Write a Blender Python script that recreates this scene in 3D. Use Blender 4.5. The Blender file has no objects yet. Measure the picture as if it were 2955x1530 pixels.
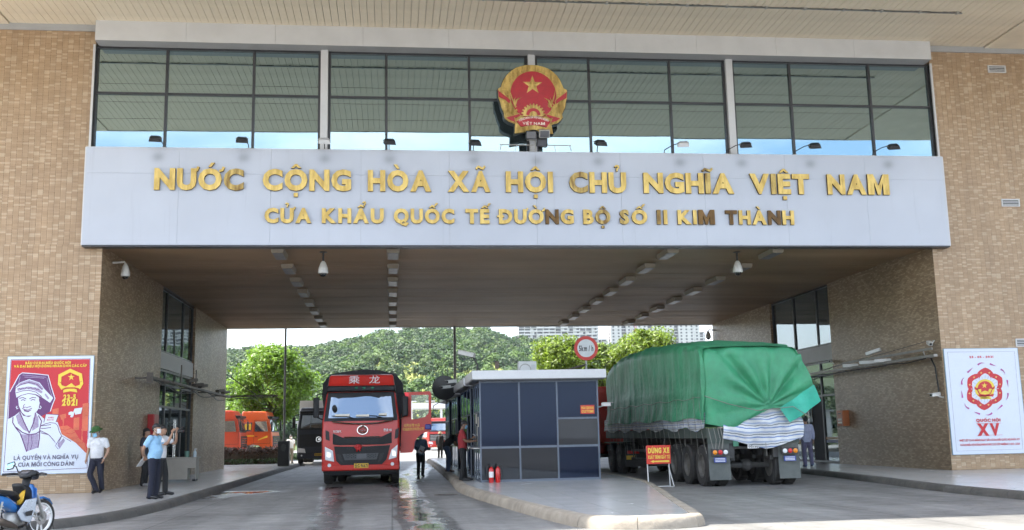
import bpy, bmesh, math, random
import numpy as np
from mathutils import Vector, Matrix, noise

random.seed(7); np.random.seed(7)
SC = bpy.context.scene
COL = SC.collection
PI = math.pi

# ------------------------------------------------------------------ camera
cam_d = bpy.data.cameras.new('camera'); cam = bpy.data.objects.new('camera', cam_d); COL.objects.link(cam)
YAW, PITCH, ROLL = 0.1184, 0.1649, -0.0209
_f = Vector((math.sin(YAW)*math.cos(PITCH), math.cos(YAW)*math.cos(PITCH), math.sin(PITCH)))
_r = Vector((math.cos(YAW), -math.sin(YAW), 0)); _u = _r.cross(_f)
_r2 = _r*math.cos(ROLL) + _u*math.sin(ROLL); _u2 = -_r*math.sin(ROLL) + _u*math.cos(ROLL)
cam.matrix_world = Matrix(((_r2.x, _u2.x, -_f.x, 0), (_r2.y, _u2.y, -_f.y, 0), (_r2.z, _u2.z, -_f.z, 1.42), (0, 0, 0, 1)))
cam_d.sensor_width = 36.0; cam_d.lens = 35.957; cam_d.clip_start = 0.1; cam_d.clip_end = 4000
SC.camera = cam

# ------------------------------------------------------------------ sky, sun, exposure
SUN = Vector((-0.60, 0.245, 1.0)).normalized()
world = bpy.data.worlds.new('World'); SC.world = world; world.use_nodes = True
nt = world.node_tree; nt.nodes.clear()
sky = nt.nodes.new('ShaderNodeTexSky'); sky.sky_type = 'NISHITA'; sky.sun_disc = False
sky.sun_elevation = math.asin(SUN.z); sky.sun_rotation = math.atan2(SUN.x, SUN.y)
sky.air_density = 1.0; sky.dust_density = 2.0; sky.ozone_density = 1.0; sky.altitude = 100
bg = nt.nodes.new('ShaderNodeBackground'); bg.inputs['Strength'].default_value = 0.15
wo = nt.nodes.new('ShaderNodeOutputWorld')
tc = nt.nodes.new('ShaderNodeTexCoord'); nz = nt.nodes.new('ShaderNodeTexNoise')
mp = nt.nodes.new('ShaderNodeMapping'); mp.inputs['Scale'].default_value = (1.0, 1.0, 2.6)
nz.inputs['Scale'].default_value = 2.1; nz.inputs['Detail'].default_value = 7; nz.inputs['Roughness'].default_value = .58
cr = nt.nodes.new('ShaderNodeValToRGB'); cr.color_ramp.elements[0].position = .40; cr.color_ramp.elements[1].position = .62
mxs = nt.nodes.new('ShaderNodeMix'); mxs.data_type = 'RGBA'; mxs.inputs[7].default_value = (6.2, 6.5, 7.0, 1)
mfa = nt.nodes.new('ShaderNodeMath'); mfa.operation = 'MULTIPLY'; mfa.inputs[1].default_value = .78
nt.links.new(tc.outputs['Generated'], mp.inputs['Vector']); nt.links.new(mp.outputs[0], nz.inputs['Vector'])
nt.links.new(nz.outputs['Fac'], cr.inputs['Fac']); nt.links.new(cr.outputs['Color'], mfa.inputs[0])
nt.links.new(mfa.outputs[0], mxs.inputs[0]); nt.links.new(sky.outputs[0], mxs.inputs[6])
nt.links.new(mxs.outputs[2], bg.inputs['Color']); nt.links.new(bg.outputs[0], wo.inputs['Surface'])
sun_d = bpy.data.lights.new('sun', 'SUN'); sun_d.energy = 4.5; sun_d.angle = math.radians(.53); sun_d.color = (1, .95, .86)
sun = bpy.data.objects.new('sun', sun_d); COL.objects.link(sun)
sun.rotation_euler = SUN.to_track_quat('Z', 'Y').to_euler(); sun.location = (-30, 10, 60)
SC.view_settings.view_transform = 'Standard'; SC.view_settings.look = 'None'
SC.view_settings.exposure = 1.85; SC.view_settings.gamma = 1.0
SC.render.engine = 'CYCLES'
SC.cycles.use_denoising = True; SC.cycles.adaptive_threshold = .03; SC.cycles.max_bounces = 7; SC.cycles.diffuse_bounces = 4; SC.cycles.glossy_bounces = 4
SC.cycles.transmission_bounces = 5; SC.cycles.transparent_max_bounces = 12; SC.cycles.volume_bounces = 0
SC.cycles.caustics_reflective = False; SC.cycles.caustics_refractive = False; SC.cycles.sample_clamp_indirect = 6

# ------------------------------------------------------------------ materials
MATS = {}
def _n(t, ty, **kw):
    n = t.nodes.new(ty)
    for k, v in kw.items(): setattr(n, k, v)
    return n
def mat(name, col, rough=.6, metal=0.0, var=.12, vscale=6.0, bump=0.0, bscale=40.0, spec=.5, coat=0.0, dirt=0.0, dscale=1.5,
        emit=None, estr=0.0, island=0.0, trans=0.0, streak=False):
    """Principled surface whose colour wanders with noise (grain and dirt), with fine relief."""
    if name in MATS: return MATS[name]
    m = bpy.data.materials.new(name); m.use_nodes = True; t = m.node_tree; b = t.nodes['Principled BSDF']
    L = t.links.new
    tcn = _n(t, 'ShaderNodeTexCoord')
    src = tcn.outputs['Object']
    if streak:
        mpn = _n(t, 'ShaderNodeMapping'); mpn.inputs['Scale'].default_value = (1, 1, .12); L(src, mpn.inputs['Vector']); srcv = mpn.outputs[0]
    else: srcv = src
    n1 = _n(t, 'ShaderNodeTexNoise'); n1.inputs['Scale'].default_value = vscale; n1.inputs['Detail'].default_value = 6; n1.inputs['Roughness'].default_value = .65
    L(srcv, n1.inputs['Vector'])
    mr = _n(t, 'ShaderNodeMapRange'); mr.inputs[1].default_value = .3; mr.inputs[2].default_value = .7
    mr.inputs[3].default_value = 1 - var; mr.inputs[4].default_value = 1 + var
    L(n1.outputs['Fac'], mr.inputs[0])
    fac = mr.outputs[0]
    if island:
        g = _n(t, 'ShaderNodeNewGeometry'); m2 = _n(t, 'ShaderNodeMapRange'); m2.inputs[3].default_value = 1-island; m2.inputs[4].default_value = 1+island
        L(g.outputs['Random Per Island'], m2.inputs[0]); mm = _n(t, 'ShaderNodeMath', operation='MULTIPLY'); L(fac, mm.inputs[0]); L(m2.outputs[0], mm.inputs[1]); fac = mm.outputs[0]
    vm = _n(t, 'ShaderNodeVectorMath', operation='SCALE'); vm.inputs[0].default_value = col[:3]; L(fac, vm.inputs['Scale'])
    colout = vm.outputs[0]
    if dirt:
        n2 = _n(t, 'ShaderNodeTexNoise'); n2.inputs['Scale'].default_value = dscale; n2.inputs['Detail'].default_value = 8; n2.inputs['Roughness'].default_value = .7
        L(srcv, n2.inputs['Vector'])
        m3 = _n(t, 'ShaderNodeMapRange'); m3.inputs[1].default_value = .45; m3.inputs[2].default_value = .75; m3.inputs[3].default_value = 0; m3.inputs[4].default_value = dirt
        L(n2.outputs['Fac'], m3.inputs[0])
        mx = _n(t, 'ShaderNodeMix', data_type='RGBA'); mx.inputs[7].default_value = (.09, .075, .06, 1)
        L(m3.outputs[0], mx.inputs[0]); L(colout, mx.inputs[6]); colout = mx.outputs[2]
        m4 = _n(t, 'ShaderNodeMapRange'); m4.inputs[3].default_value = rough; m4.inputs[4].default_value = min(1, rough + .35)
        L(m3.outputs[0], m4.inputs[0]); L(m4.outputs[0], b.inputs['Roughness'])
    else:
        m4 = _n(t, 'ShaderNodeMapRange'); m4.inputs[1].default_value = .3; m4.inputs[2].default_value = .7
        m4.inputs[3].default_value = max(.02, rough - .07); m4.inputs[4].default_value = min(1, rough + .07)
        L(n1.outputs['Fac'], m4.inputs[0]); L(m4.outputs[0], b.inputs['Roughness'])
    L(colout, b.inputs['Base Color'])
    b.inputs['Metallic'].default_value = metal
    b.inputs['Specular IOR Level'].default_value = spec
    if coat: b.inputs['Coat Weight'].default_value = coat; b.inputs['Coat Roughness'].default_value = .06
    if bump:
        n3 = _n(t, 'ShaderNodeTexNoise'); n3.inputs['Scale'].default_value = bscale; n3.inputs['Detail'].default_value = 5; L(src, n3.inputs['Vector'])
        bp = _n(t, 'ShaderNodeBump'); bp.inputs['Strength'].default_value = bump; bp.inputs['Distance'].default_value = .02
        L(n3.outputs['Fac'], bp.inputs['Height']); L(bp.outputs[0], b.inputs['Normal'])
    if emit: b.inputs['Emission Color'].default_value = (*emit, 1); b.inputs['Emission Strength'].default_value = estr
    if trans:
        tr = _n(t, 'ShaderNodeBsdfTranslucent'); L(colout, tr.inputs['Color']); ms = _n(t, 'ShaderNodeMixShader'); ms.inputs[0].default_value = trans
        o = t.nodes['Material Output']; L(b.outputs[0], ms.inputs[1]); L(tr.outputs[0], ms.inputs[2]); L(ms.outputs[0], o.inputs['Surface'])
    MATS[name] = m
    return m

def glass(name, tint, refl, body, rough=.02, wob=.0, see=0.0):
    """Tinted reflective glazing: mirror-like coating over a dark body, optionally see-through."""
    if name in MATS: return MATS[name]
    m = bpy.data.materials.new(name); m.use_nodes = True; t = m.node_tree; t.nodes.clear(); L = t.links.new
    o = _n(t, 'ShaderNodeOutputMaterial'); gl = _n(t, 'ShaderNodeBsdfGlossy'); gl.inputs['Color'].default_value = (*tint, 1); gl.inputs['Roughness'].default_value = rough
    df = _n(t, 'ShaderNodeBsdfDiffuse'); df.inputs['Color'].default_value = (*body, 1)
    lw = _n(t, 'ShaderNodeFresnel'); lw.inputs['IOR'].default_value = 1.5
    mr = _n(t, 'ShaderNodeMapRange'); mr.inputs[1].default_value = .04; mr.inputs[2].default_value = 1; mr.inputs[3].default_value = refl; mr.inputs[4].default_value = 1
    L(lw.outputs[0], mr.inputs[0])
    under = df.outputs[0]
    if see:
        tp = _n(t, 'ShaderNodeBsdfTransparent'); tp.inputs['Color'].default_value = (*[min(1, c*1.1) for c in tint], 1)
        m1 = _n(t, 'ShaderNodeMixShader'); m1.inputs[0].default_value = see; L(under, m1.inputs[1]); L(tp.outputs[0], m1.inputs[2]); under = m1.outputs[0]
    ms = _n(t, 'ShaderNodeMixShader'); L(mr.outputs[0], ms.inputs[0]); L(under, ms.inputs[1]); L(gl.outputs[0], ms.inputs[2])
    L(ms.outputs[0], o.inputs['Surface'])
    if wob:
        tcn = _n(t, 'ShaderNodeTexCoord'); n3 = _n(t, 'ShaderNodeTexNoise'); n3.inputs['Scale'].default_value = .6; n3.inputs['Detail'].default_value = 1
        L(tcn.outputs['Object'], n3.inputs['Vector']); bp = _n(t, 'ShaderNodeBump'); bp.inputs['Strength'].default_value = wob; bp.inputs['Distance'].default_value = .05
        L(n3.outputs['Fac'], bp.inputs['Height']); L(bp.outputs[0], gl.inputs['Normal'])
    MATS[name] = m
    return m

# ------------------------------------------------------------------ mesh helpers
def put(o, parent=None):
    COL.objects.link(o)
    if parent is not None: o.parent = parent
    return o
def tag(o, label=None, cat=None, group=None, kind=None):
    if label: o['label'] = label
    if cat: o['category'] = cat
    if group: o['group'] = group
    if kind: o['kind'] = kind
    return o
def thing(name, label, cat, loc=(0, 0, 0), rz=0.0, group=None):
    o = bpy.data.objects.new(name, None); o.location = loc; o.rotation_euler = (0, 0, rz); o.empty_display_size = .1
    put(o); return tag(o, label, cat, group)
def obj_from(name, me, parent=None, loc=None, m=None):
    o = bpy.data.objects.new(name, me); put(o, parent)
    if loc: o.location = loc
    if m is not None and not me.materials: me.materials.append(m)
    return o
def copy_tree(o, parent=None):
    c = o.copy(); COL.objects.link(c); c.parent = parent
    for ch in list(o.children): copy_tree(ch, c)
    return c
class MB:
    """Collects shapes and links them as ONE mesh object."""
    def __init__(s): s.v = []; s.f = []
    def add(s, vs, fs):
        k = len(s.v); s.v += [tuple(p) for p in vs]; s.f += [tuple(i+k for i in f) for f in fs]; return s
    def box(s, x0, x1, y0, y1, z0, z1, M=None):
        vs = [Vector(p) for p in ((x0,y0,z0),(x1,y0,z0),(x1,y1,z0),(x0,y1,z0),(x0,y0,z1),(x1,y0,z1),(x1,y1,z1),(x0,y1,z1))]
        if M is not None: vs = [M @ p for p in vs]
        return s.add(vs, [(0,3,2,1),(4,5,6,7),(0,1,5,4),(1,2,6,5),(2,3,7,6),(3,0,4,7)])
    def hexa(s, p): return s.add(p, [(0,3,2,1),(4,5,6,7),(0,1,5,4),(1,2,6,5),(2,3,7,6),(3,0,4,7)])
    def tube(s, p0, p1, r, n=8, r1=None, caps=True):
        return s.path([p0, p1], r if r1 is None else [r, r1], n, caps)
    def path(s, pts, r, n=8, caps=True, sy=1.0):
        pts = [Vector(p) for p in pts]; k = len(pts); rr = r if isinstance(r, (list, tuple)) else [r]*k
        vs = []; ref = None
        for i, p in enumerate(pts):
            d = (pts[min(i+1, k-1)] - pts[max(i-1, 0)]).normalized()
            if ref is None:
                ref = d.orthogonal().normalized() if abs(d.z) > .95 else Vector((0,0,1)).cross(d).normalized()
            ref = (ref - d*ref.dot(d)).normalized(); b = d.cross(ref)
            for j in range(n):
                a = 2*PI*j/n; vs.append(p + ref*math.cos(a)*rr[i] + b*math.sin(a)*rr[i]*sy)
        fs = [(i*n+j, i*n+(j+1)%n, (i+1)*n+(j+1)%n, (i+1)*n+j) for i in range(k-1) for j in range(n)]
        if caps: fs += [tuple(range(n))[::-1], tuple(range((k-1)*n, k*n))]
        return s.add(vs, fs)
    def lathe(s, prof, M=None, n=20, close=False):
        """prof: (radius, height) pairs turned about local Z."""
        vs = []
        for r, h in prof:
            for j in range(n):
                a = 2*PI*j/n; p = Vector((r*math.cos(a), r*math.sin(a), h)); vs.append(M @ p if M is not None else p)
        k = len(prof); fs = []
        for i in range(k if close else k-1):
            i2 = (i+1) % k
            for j in range(n): fs.append((i*n+j, i*n+(j+1)%n, i2*n+(j+1)%n, i2*n+j))
        if not close: fs += [tuple(range(n))[::-1], tuple(range((k-1)*n, k*n))]
        return s.add(vs, fs)
    def ell(s, c, r, M=None, nu=12, nv=8):
        vs = []; fs = []
        for i in range(nv+1):
            t = PI*i/nv
            for j in range(nu):
                a = 2*PI*j/nu; p = Vector((c[0]+r[0]*math.sin(t)*math.cos(a), c[1]+r[1]*math.sin(t)*math.sin(a), c[2]+r[2]*math.cos(t)))
                vs.append(M @ p if M is not None else p)
        for i in range(nv):
            for j in range(nu): fs.append((i*nu+j, (i+1)*nu+j, (i+1)*nu+(j+1)%nu, i*nu+(j+1)%nu))
        return s.add(vs, fs)
    def prism(s, poly, a, b, fn=None):
        """poly in 2D extruded from a to b; fn maps (u, v, w) to a point (default x, z in the plane, y the depth)."""
        fn = fn or (lambda u, v, w: (u, w, v)); n = len(poly)
        vs = [fn(u, v, a) for u, v in poly] + [fn(u, v, b) for u, v in poly]
        fs = [tuple(range(n)), tuple(range(n, 2*n))[::-1]] + [(i, i+n, (i+1) % n + n, (i+1) % n) for i in range(n)]
        return s.add(vs, fs)
    def flat(s, poly, y=0.0, fn=None):
        fn = fn or (lambda u, v, w: (u, w, v)); return s.add([fn(u, v, y) for u, v in poly], [tuple(range(len(poly)))])
    def stroke(s, pts, w, y=0.0, fn=None):
        fn = fn or (lambda u, v, ww: (u, ww, v)); P = [Vector(p) for p in pts]; k = len(P); vs = []
        for i, p in enumerate(P):
            d = (P[min(i+1, k-1)] - P[max(i-1, 0)]); d.normalize(); nn = Vector((-d.y, d.x)); h = (w if not isinstance(w, (list, tuple)) else w[i])/2
            a = p + nn*h; b = p - nn*h; vs += [fn(a.x, a.y, y), fn(b.x, b.y, y)]
        return s.add(vs, [(2*i, 2*i+1, 2*i+3, 2*i+2) for i in range(k-1)])
    def mesh(s, name):
        me = bpy.data.meshes.new(name); me.from_pydata([tuple(p) for p in s.v], [], s.f); me.update(); return me
    def build(s, name, m, parent=None, smooth=False, bevel=0.0, loc=None, fix=True, seg=2):
        me = s.mesh(name)
        if fix:
            bm = bmesh.new(); bm.from_mesh(me); bmesh.ops.recalc_face_normals(bm, faces=bm.faces); bm.to_mesh(me); bm.free()
        if m is not None: me.materials.append(m)
        if smooth:
            me.shade_smooth()
            if smooth is not True: me.set_sharp_from_angle(angle=math.radians(smooth))
        o = bpy.data.objects.new(name, me); put(o, parent)
        if loc: o.location = loc
        if bevel:
            bv = o.modifiers.new('bevel', 'BEVEL'); bv.width = bevel; bv.segments = seg; bv.limit_method = 'ANGLE'; bv.angle_limit = math.radians(40)
            if not smooth: me.shade_smooth(); me.set_sharp_from_angle(angle=math.radians(30))
        return o
def rotm(ax, deg, at=(0, 0, 0)):
    return Matrix.Translation(at) @ Matrix.Rotation(math.radians(deg), 4, ax)

_G = {}
def glyph(ch, off=.03, depth=.0):
    """Outline of one piece of lettering as (verts, faces, x0, x1, y0, y1), cap height about .7."""
    k = (ch, off, depth)
    if ch == 'M' and k not in _G:      # drawn as one outline: its strokes would overlap
        e = off; P = [(-e, -e), (-e, .7+e), (.19, .7+e), (.40, .30), (.61, .7+e), (.80+e, .7+e), (.80+e, -e), (.64-e, -e), (.64-e, .44), (.46, -e), (.34, -e), (.16+e, .44), (.16+e, -e)]
        _G[k] = ([(u, v, 0) for u, v in P], [tuple(range(13))[::-1]], -e, .80+e, -e, .7+e)
    if k not in _G:
        c = bpy.data.curves.new('lettering', 'FONT'); c.body = ch; c.size = 1; c.offset = off; c.extrude = depth; c.resolution_u = 3
        o = bpy.data.objects.new('lettering', c); me = bpy.data.meshes.new_from_object(o)
        vs = [tuple(v.co) for v in me.vertices]; fs = [tuple(p.vertices) for p in me.polygons]
        bpy.data.objects.remove(o); bpy.data.curves.remove(c); bpy.data.meshes.remove(me)
        xs = [v[0] for v in vs] or [0]; ys = [v[1] for v in vs] or [0]
        _G[k] = (vs, fs, min(xs), max(xs), min(ys), max(ys))
    return _G[k]
import unicodedata
def _strip(pts, w):
    P = [Vector(p) for p in pts]; k = len(P); a = []; b = []
    for i, p in enumerate(P):
        d = (P[min(i+1, k-1)] - P[max(i-1, 0)]).normalized(); nn = Vector((-d.y, d.x))*w/2; a.append(tuple(p+nn)); b.append(tuple(p-nn))
    return a + b[::-1]
def mark_polys(cps, g):
    """Accent shapes of one letter as 2D polygons."""
    xm = (g[2]+g[3])/2; out = []; circ = 0x302 in cps or 0x306 in cps; tx, ty = (xm+.17, .09) if circ else (xm, 0)
    for c in cps:
        if c == 0x301: out.append([(tx-.07, ty+.79), (tx+.03, ty+.79), (tx+.16, ty+.95), (tx+.03, ty+.95)])
        elif c == 0x300: out.append([(tx+.07, ty+.79), (tx-.03, ty+.79), (tx-.16, ty+.95), (tx-.03, ty+.95)][::-1])
        elif c == 0x302: out.append([(xm-.19, .78), (xm-.04, .93), (xm+.04, .93), (xm+.19, .78), (xm+.08, .78), (xm, .85), (xm-.08, .78)][::-1])
        elif c == 0x306: out.append(_strip([(xm-.15, .92), (xm-.08, .83), (xm, .81), (xm+.08, .83), (xm+.15, .92)], .07))
        elif c == 0x303: out.append(_strip([(tx-.19, ty+.81), (tx-.10, ty+.90), (tx, ty+.86), (tx+.10, ty+.82), (tx+.19, ty+.92)], .085))
        elif c == 0x309: out.append(_strip([(tx-.08, ty+.93), (tx-.02, ty+.99), (tx+.06, ty+.97), (tx+.06, ty+.90), (tx, ty+.85), (tx, ty+.77)], .07))
        elif c == 0x323: out.append([(xm-.075, -.27), (xm+.075, -.27), (xm+.075, -.13), (xm-.075, -.13)])
        elif c == 0x31B: out.append(_strip([(g[3]-.10, .64), (g[3]+.02, .68), (g[3]+.06, .80)], .09))
        elif c == 1: out.append([(g[2]-.09, .29), (g[2]+.28, .29), (g[2]+.28, .40), (g[2]-.09, .40)])
    return out
def letterform(ch, off):
    """(glyph, accent polygons) of one character, accents taken apart from the base letter."""
    if ch == 'Đ': return glyph('D', off, 0.0), [1]
    d = unicodedata.normalize('NFD', ch); return glyph(d[0], off, 0.0), [ord(c) for c in d[1:]]
def compose(s, off, gap=.10):
    """Whole line as (verts, faces, width): the z of a vertex counts coplanar layers."""
    V = []; F = []; x = 0.0
    for ch in s:
        if ch == ' ': x += .26; continue
        g, cps = letterform(ch, off)
        if not g[0]: continue
        k = len(V); V += [(v[0]-g[2]+x, v[1], 0) for v in g[0]]; F += [tuple(i+k for i in f) for f in g[1]]
        for P in mark_polys(cps, g):
            k = len(V); V += [(u-g[2]+x, v, 1) for u, v in P]; F.append(tuple(range(k, k+len(P))))
        x += g[3]-g[2]+gap
    return V, F, x-gap
def text_mb(mb, s, x0, x1, zb, h, y, off=.03, fn=None, skew=0.0):
    """Flat lettering filling x0..x1, baseline zb, cap height h, laid on the plane y."""
    V, F, w = compose(s, off); fn = fn or (lambda u, v, ww: (u, ww, v)); k = (x1-x0)/w; kz = h/.7
    mb.add([fn(x0+v[0]*k+v[1]*skew*kz, zb+v[1]*kz, y-.0002*v[2]) for v in V], F); return mb
def text_obj(name, s, x0, x1, zb, h, y, m, parent, off=.03, fn=None, skew=0.0):
    return text_mb(MB(), s, x0, x1, zb, h, y, off, fn, skew).build(name, m, parent, fix=False)

# ================================================================== LARGE STRUCTURE
D0, D1 = 29.0, 50.9          # front and rear of the gate building
XL, XR = -7.97, 16.36        # inner faces of the passage
ZC = 6.84                    # passage ceiling
WIN0, WIN1 = -8.40, 16.80    # upper glazing
ZS0, ZS1 = 6.80, 9.57        # sign board
ZB0, ZB1 = 12.68, 13.28      # beam under the canopy
CANY = 19.15                  # canopy edge

# ---- road: one concrete sheet; a "wet" attribute marks spilled water
def wet_at(x, y):
    w = 0.0
    def seg(ax, ay, bx, by, r0, r1, k):
        dx, dy = bx-ax, by-ay; t = max(0, min(1, ((x-ax)*dx+(y-ay)*dy)/(dx*dx+dy*dy))); r = r0+(r1-r0)*t
        d = abs(math.hypot((x-ax-dx*t), (y-ay-dy*t)*.6))/r; return k*max(0, 1-.55*d*d)
    w = max(w, seg(-1.8, 32, -1.45, 25, .42, .38, .80), seg(-1.45, 25, -1.1, 17, .36, .34, .80))
    w = max(w, seg(.2, 37, .35, 28, .55, .38, 1.15), seg(.35, 28, .5, 22, .40, .42, 1.15), seg(.5, 22, .62, 14, .45, .5, 1.12))
    w = max(w, seg(.7, 34, 1.5, 50, .35, .45, 1.0), seg(.5, 38, 1.6, 56, .5, .5, .95))
    w = max(w, seg(-4.6, 29.6, -3.8, 29.8, .75, .65, 1.2), seg(-4.6, 27, -4.3, 28.5, .4, .5, .9))
    return w
def grid_lines(segs):
    out = []
    for a, b, st in segs:
        n = max(1, int(round((b-a)/st))); out += [a+(b-a)*i/n for i in range(n)]
    return out + [segs[-1][1]]
gx = grid_lines([(-1500, -60, 720), (-60, -6, 9), (-6, 3, .2), (3, 60, 9), (60, 1500, 720)])
gy = grid_lines([(-300, 13, 60), (13, 58, .25), (58, 120, 20), (120, 1800, 400)])
vs = [(x, y, 0) for y in gy for x in gx]; nx = len(gx)
fs = [(j*nx+i, j*nx+i+1, (j+1)*nx+i+1, (j+1)*nx+i) for j in range(len(gy)-1) for i in range(nx-1)]
me = bpy.data.meshes.new('road'); me.from_pydata(vs, [], fs); at = me.attributes.new('wet', 'FLOAT', 'POINT')
at.data.foreach_set('value', [wet_at(v[0], v[1]) if (-7 < v[0] < 4 and 10 < v[1] < 60) else 0.0 for v in vs])
m = bpy.data.materials.new('road_concrete'); m.use_nodes = True; t = m.node_tree; b = t.nodes['Principled BSDF']; L = t.links.new
tcn = _n(t, 'ShaderNodeTexCoord'); O = tcn.outputs['Object']
def noise_n(scale, detail=6, rough=.6, vec=None, mapping=None):
    n = _n(t, 'ShaderNodeTexNoise'); n.inputs['Scale'].default_value = scale; n.inputs['Detail'].default_value = detail; n.inputs['Roughness'].default_value = rough
    v = vec or O
    if mapping: mpn = _n(t, 'ShaderNodeMapping'); mpn.inputs['Scale'].default_value = mapping; L(v, mpn.inputs['Vector']); v = mpn.outputs[0]
    L(v, n.inputs['Vector']); return n.outputs['Fac']
def rng(src, a, b_, c, d):
    r = _n(t, 'ShaderNodeMapRange'); r.inputs[1].default_value = a; r.inputs[2].default_value = b_; r.inputs[3].default_value = c; r.inputs[4].default_value = d; L(src, r.inputs[0]); return r.outputs[0]
def mth(op, a, b_):
    r = _n(t, 'ShaderNodeMath', operation=op)
    for i, q in enumerate((a, b_)):
        if isinstance(q, (int, float)): r.inputs[i].default_value = q
        else: L(q, r.inputs[i])
    return r.outputs[0]
f1 = rng(noise_n(.35, 8, .65), .3, .7, .66, 1.30); f2 = rng(noise_n(14, 4, .7), .3, .7, .9, 1.1)
f3 = rng(noise_n(.9, 5, .6, mapping=(1.6, .07, 1)), .35, .65, .74, 1.12)
br = _n(t, 'ShaderNodeTexBrick'); br.offset = 0; br.inputs['Scale'].default_value = 1; br.inputs['Brick Width'].default_value = 4.1; br.inputs['Row Height'].default_value = 5.2
br.inputs['Mortar Size'].default_value = .018; br.inputs['Mortar Smooth'].default_value = .3; br.inputs['Color1'].default_value = (1, 1, 1, 1); br.inputs['Color2'].default_value = (.9, .9, .9, 1); br.inputs['Mortar'].default_value = (.45, .45, .45, 1)
L(O, br.inputs['Vector'])
f = mth('MULTIPLY', mth('MULTIPLY', f1, f2), f3)
vo = _n(t, 'ShaderNodeTexVoronoi', feature='DISTANCE_TO_EDGE'); vo.inputs['Scale'].default_value = .33
dist = _n(t, 'ShaderNodeVectorMath', operation='ADD'); nv = _n(t, 'ShaderNodeTexNoise'); nv.inputs['Scale'].default_value = 1.3; nv.inputs['Detail'].default_value = 6; L(O, nv.inputs['Vector']); L(O, dist.inputs[0]); L(nv.outputs['Color'], dist.inputs[1]); L(dist.outputs[0], vo.inputs['Vector'])
crk = rng(vo.outputs['Distance'], 0, .006, .62, 1); f = mth('MULTIPLY', f, crk)
wa = _n(t, 'ShaderNodeAttribute', attribute_name='wet')
wsum = mth('ADD', wa.outputs['Fac'], mth('ADD', rng(noise_n(1.1, 6, .62, mapping=(1, .45, 1)), .25, .75, -.42, .42), rng(noise_n(5, 4), .3, .7, -.1, .1)))
damp = rng(wsum, .42, .60, 0, 1); pud = rng(wsum, .84, 1.10, 0, 1)
fd = mth('MULTIPLY', f, rng(damp, 0, 1, 1, .36))
vm = _n(t, 'ShaderNodeVectorMath', operation='SCALE'); vm.inputs[0].default_value = (.205, .20, .19); L(fd, vm.inputs['Scale'])
mv = _n(t, 'ShaderNodeVectorMath', operation='MULTIPLY'); L(vm.outputs[0], mv.inputs[0]); L(br.outputs['Color'], mv.inputs[1]); L(mv.outputs[0], b.inputs['Base Color'])
ro = mth('SUBTRACT', mth('SUBTRACT', rng(noise_n(2.5, 5), .3, .7, .48, .72), mth('MULTIPLY', damp, .27)), mth('MULTIPLY', pud, .26))
L(mth('MAXIMUM', ro, .03), b.inputs['Roughness'])
bp = _n(t, 'ShaderNodeBump'); bp.inputs['Distance'].default_value = .01; L(rng(pud, 0, 1, .35, .0), bp.inputs['Strength']); L(noise_n(30, 6, .7), bp.inputs['Height']); L(bp.outputs[0], b.inputs['Normal'])
me.materials.append(m)
road = obj_from('road', me); tag(road, 'grey concrete road with wet patches running under the gate', 'road', kind='structure')

# ---- pavements: tiled top sheet and rounded concrete kerb
def tile_floor(name, col, size, rough):
    m = bpy.data.materials.new(name); m.use_nodes = True; t = m.node_tree; b = t.nodes['Principled BSDF']; L = t.links.new
    tcn = _n(t, 'ShaderNodeTexCoord'); br = _n(t, 'ShaderNodeTexBrick'); br.offset = 0
    br.inputs['Scale'].default_value = 1; br.inputs['Brick Width'].default_value = size; br.inputs['Row Height'].default_value = size; br.inputs['Mortar Size'].default_value = .004
    br.inputs['Color1'].default_value = (*col, 1); br.inputs['Color2'].default_value = (*[c*.93 for c in col], 1); br.inputs['Mortar'].default_value = (*[c*.55 for c in col], 1)
    n1 = _n(t, 'ShaderNodeTexNoise'); n1.inputs['Scale'].default_value = .8; n1.inputs['Detail'].default_value = 8; n1.inputs['Roughness'].default_value = .7
    L(tcn.outputs['Object'], br.inputs['Vector']); L(tcn.outputs['Object'], n1.inputs['Vector'])
    r1 = _n(t, 'ShaderNodeMapRange'); r1.inputs[1].default_value = .3; r1.inputs[2].default_value = .7; r1.inputs[3].default_value = .78; r1.inputs[4].default_value = 1.1; L(n1.outputs['Fac'], r1.inputs[0])
    v = _n(t, 'ShaderNodeVectorMath', operation='SCALE'); L(br.outputs['Color'], v.inputs[0]); L(r1.outputs[0], v.inputs['Scale']); L(v.outputs[0], b.inputs['Base Color'])
    r2 = _n(t, 'ShaderNodeMapRange'); r2.inputs[1].default_value = .3; r2.inputs[2].default_value = .7; r2.inputs[3].default_value = rough+.16; r2.inputs[4].default_value = rough; L(n1.outputs['Fac'], r2.inputs[0]); L(r2.outputs[0], b.inputs['Roughness'])
    return m
M_pave = tile_floor('pavement_tile', (.58, .575, .555), .6, .13)
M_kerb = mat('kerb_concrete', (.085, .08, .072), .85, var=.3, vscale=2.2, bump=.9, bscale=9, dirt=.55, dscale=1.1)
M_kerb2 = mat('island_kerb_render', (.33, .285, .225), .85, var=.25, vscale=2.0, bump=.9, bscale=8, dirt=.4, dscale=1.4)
def smooth_pts(pts, n=4):
    out = []; k = len(pts)
    for i in range(k-1):
        p0, p1, p2, p3 = (Vector(pts[max(i-1, 0)]), Vector(pts[i]), Vector(pts[i+1]), Vector(pts[min(i+2, k-1)]))
        for j in range(n):
            t = j/n; out.append(.5*((2*p1)+(p2-p0)*t+(2*p0-5*p1+4*p2-p3)*t*t+(3*p1-p0-3*p2+p3)*t**3))
    return out + [Vector(pts[-1])]
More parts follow.
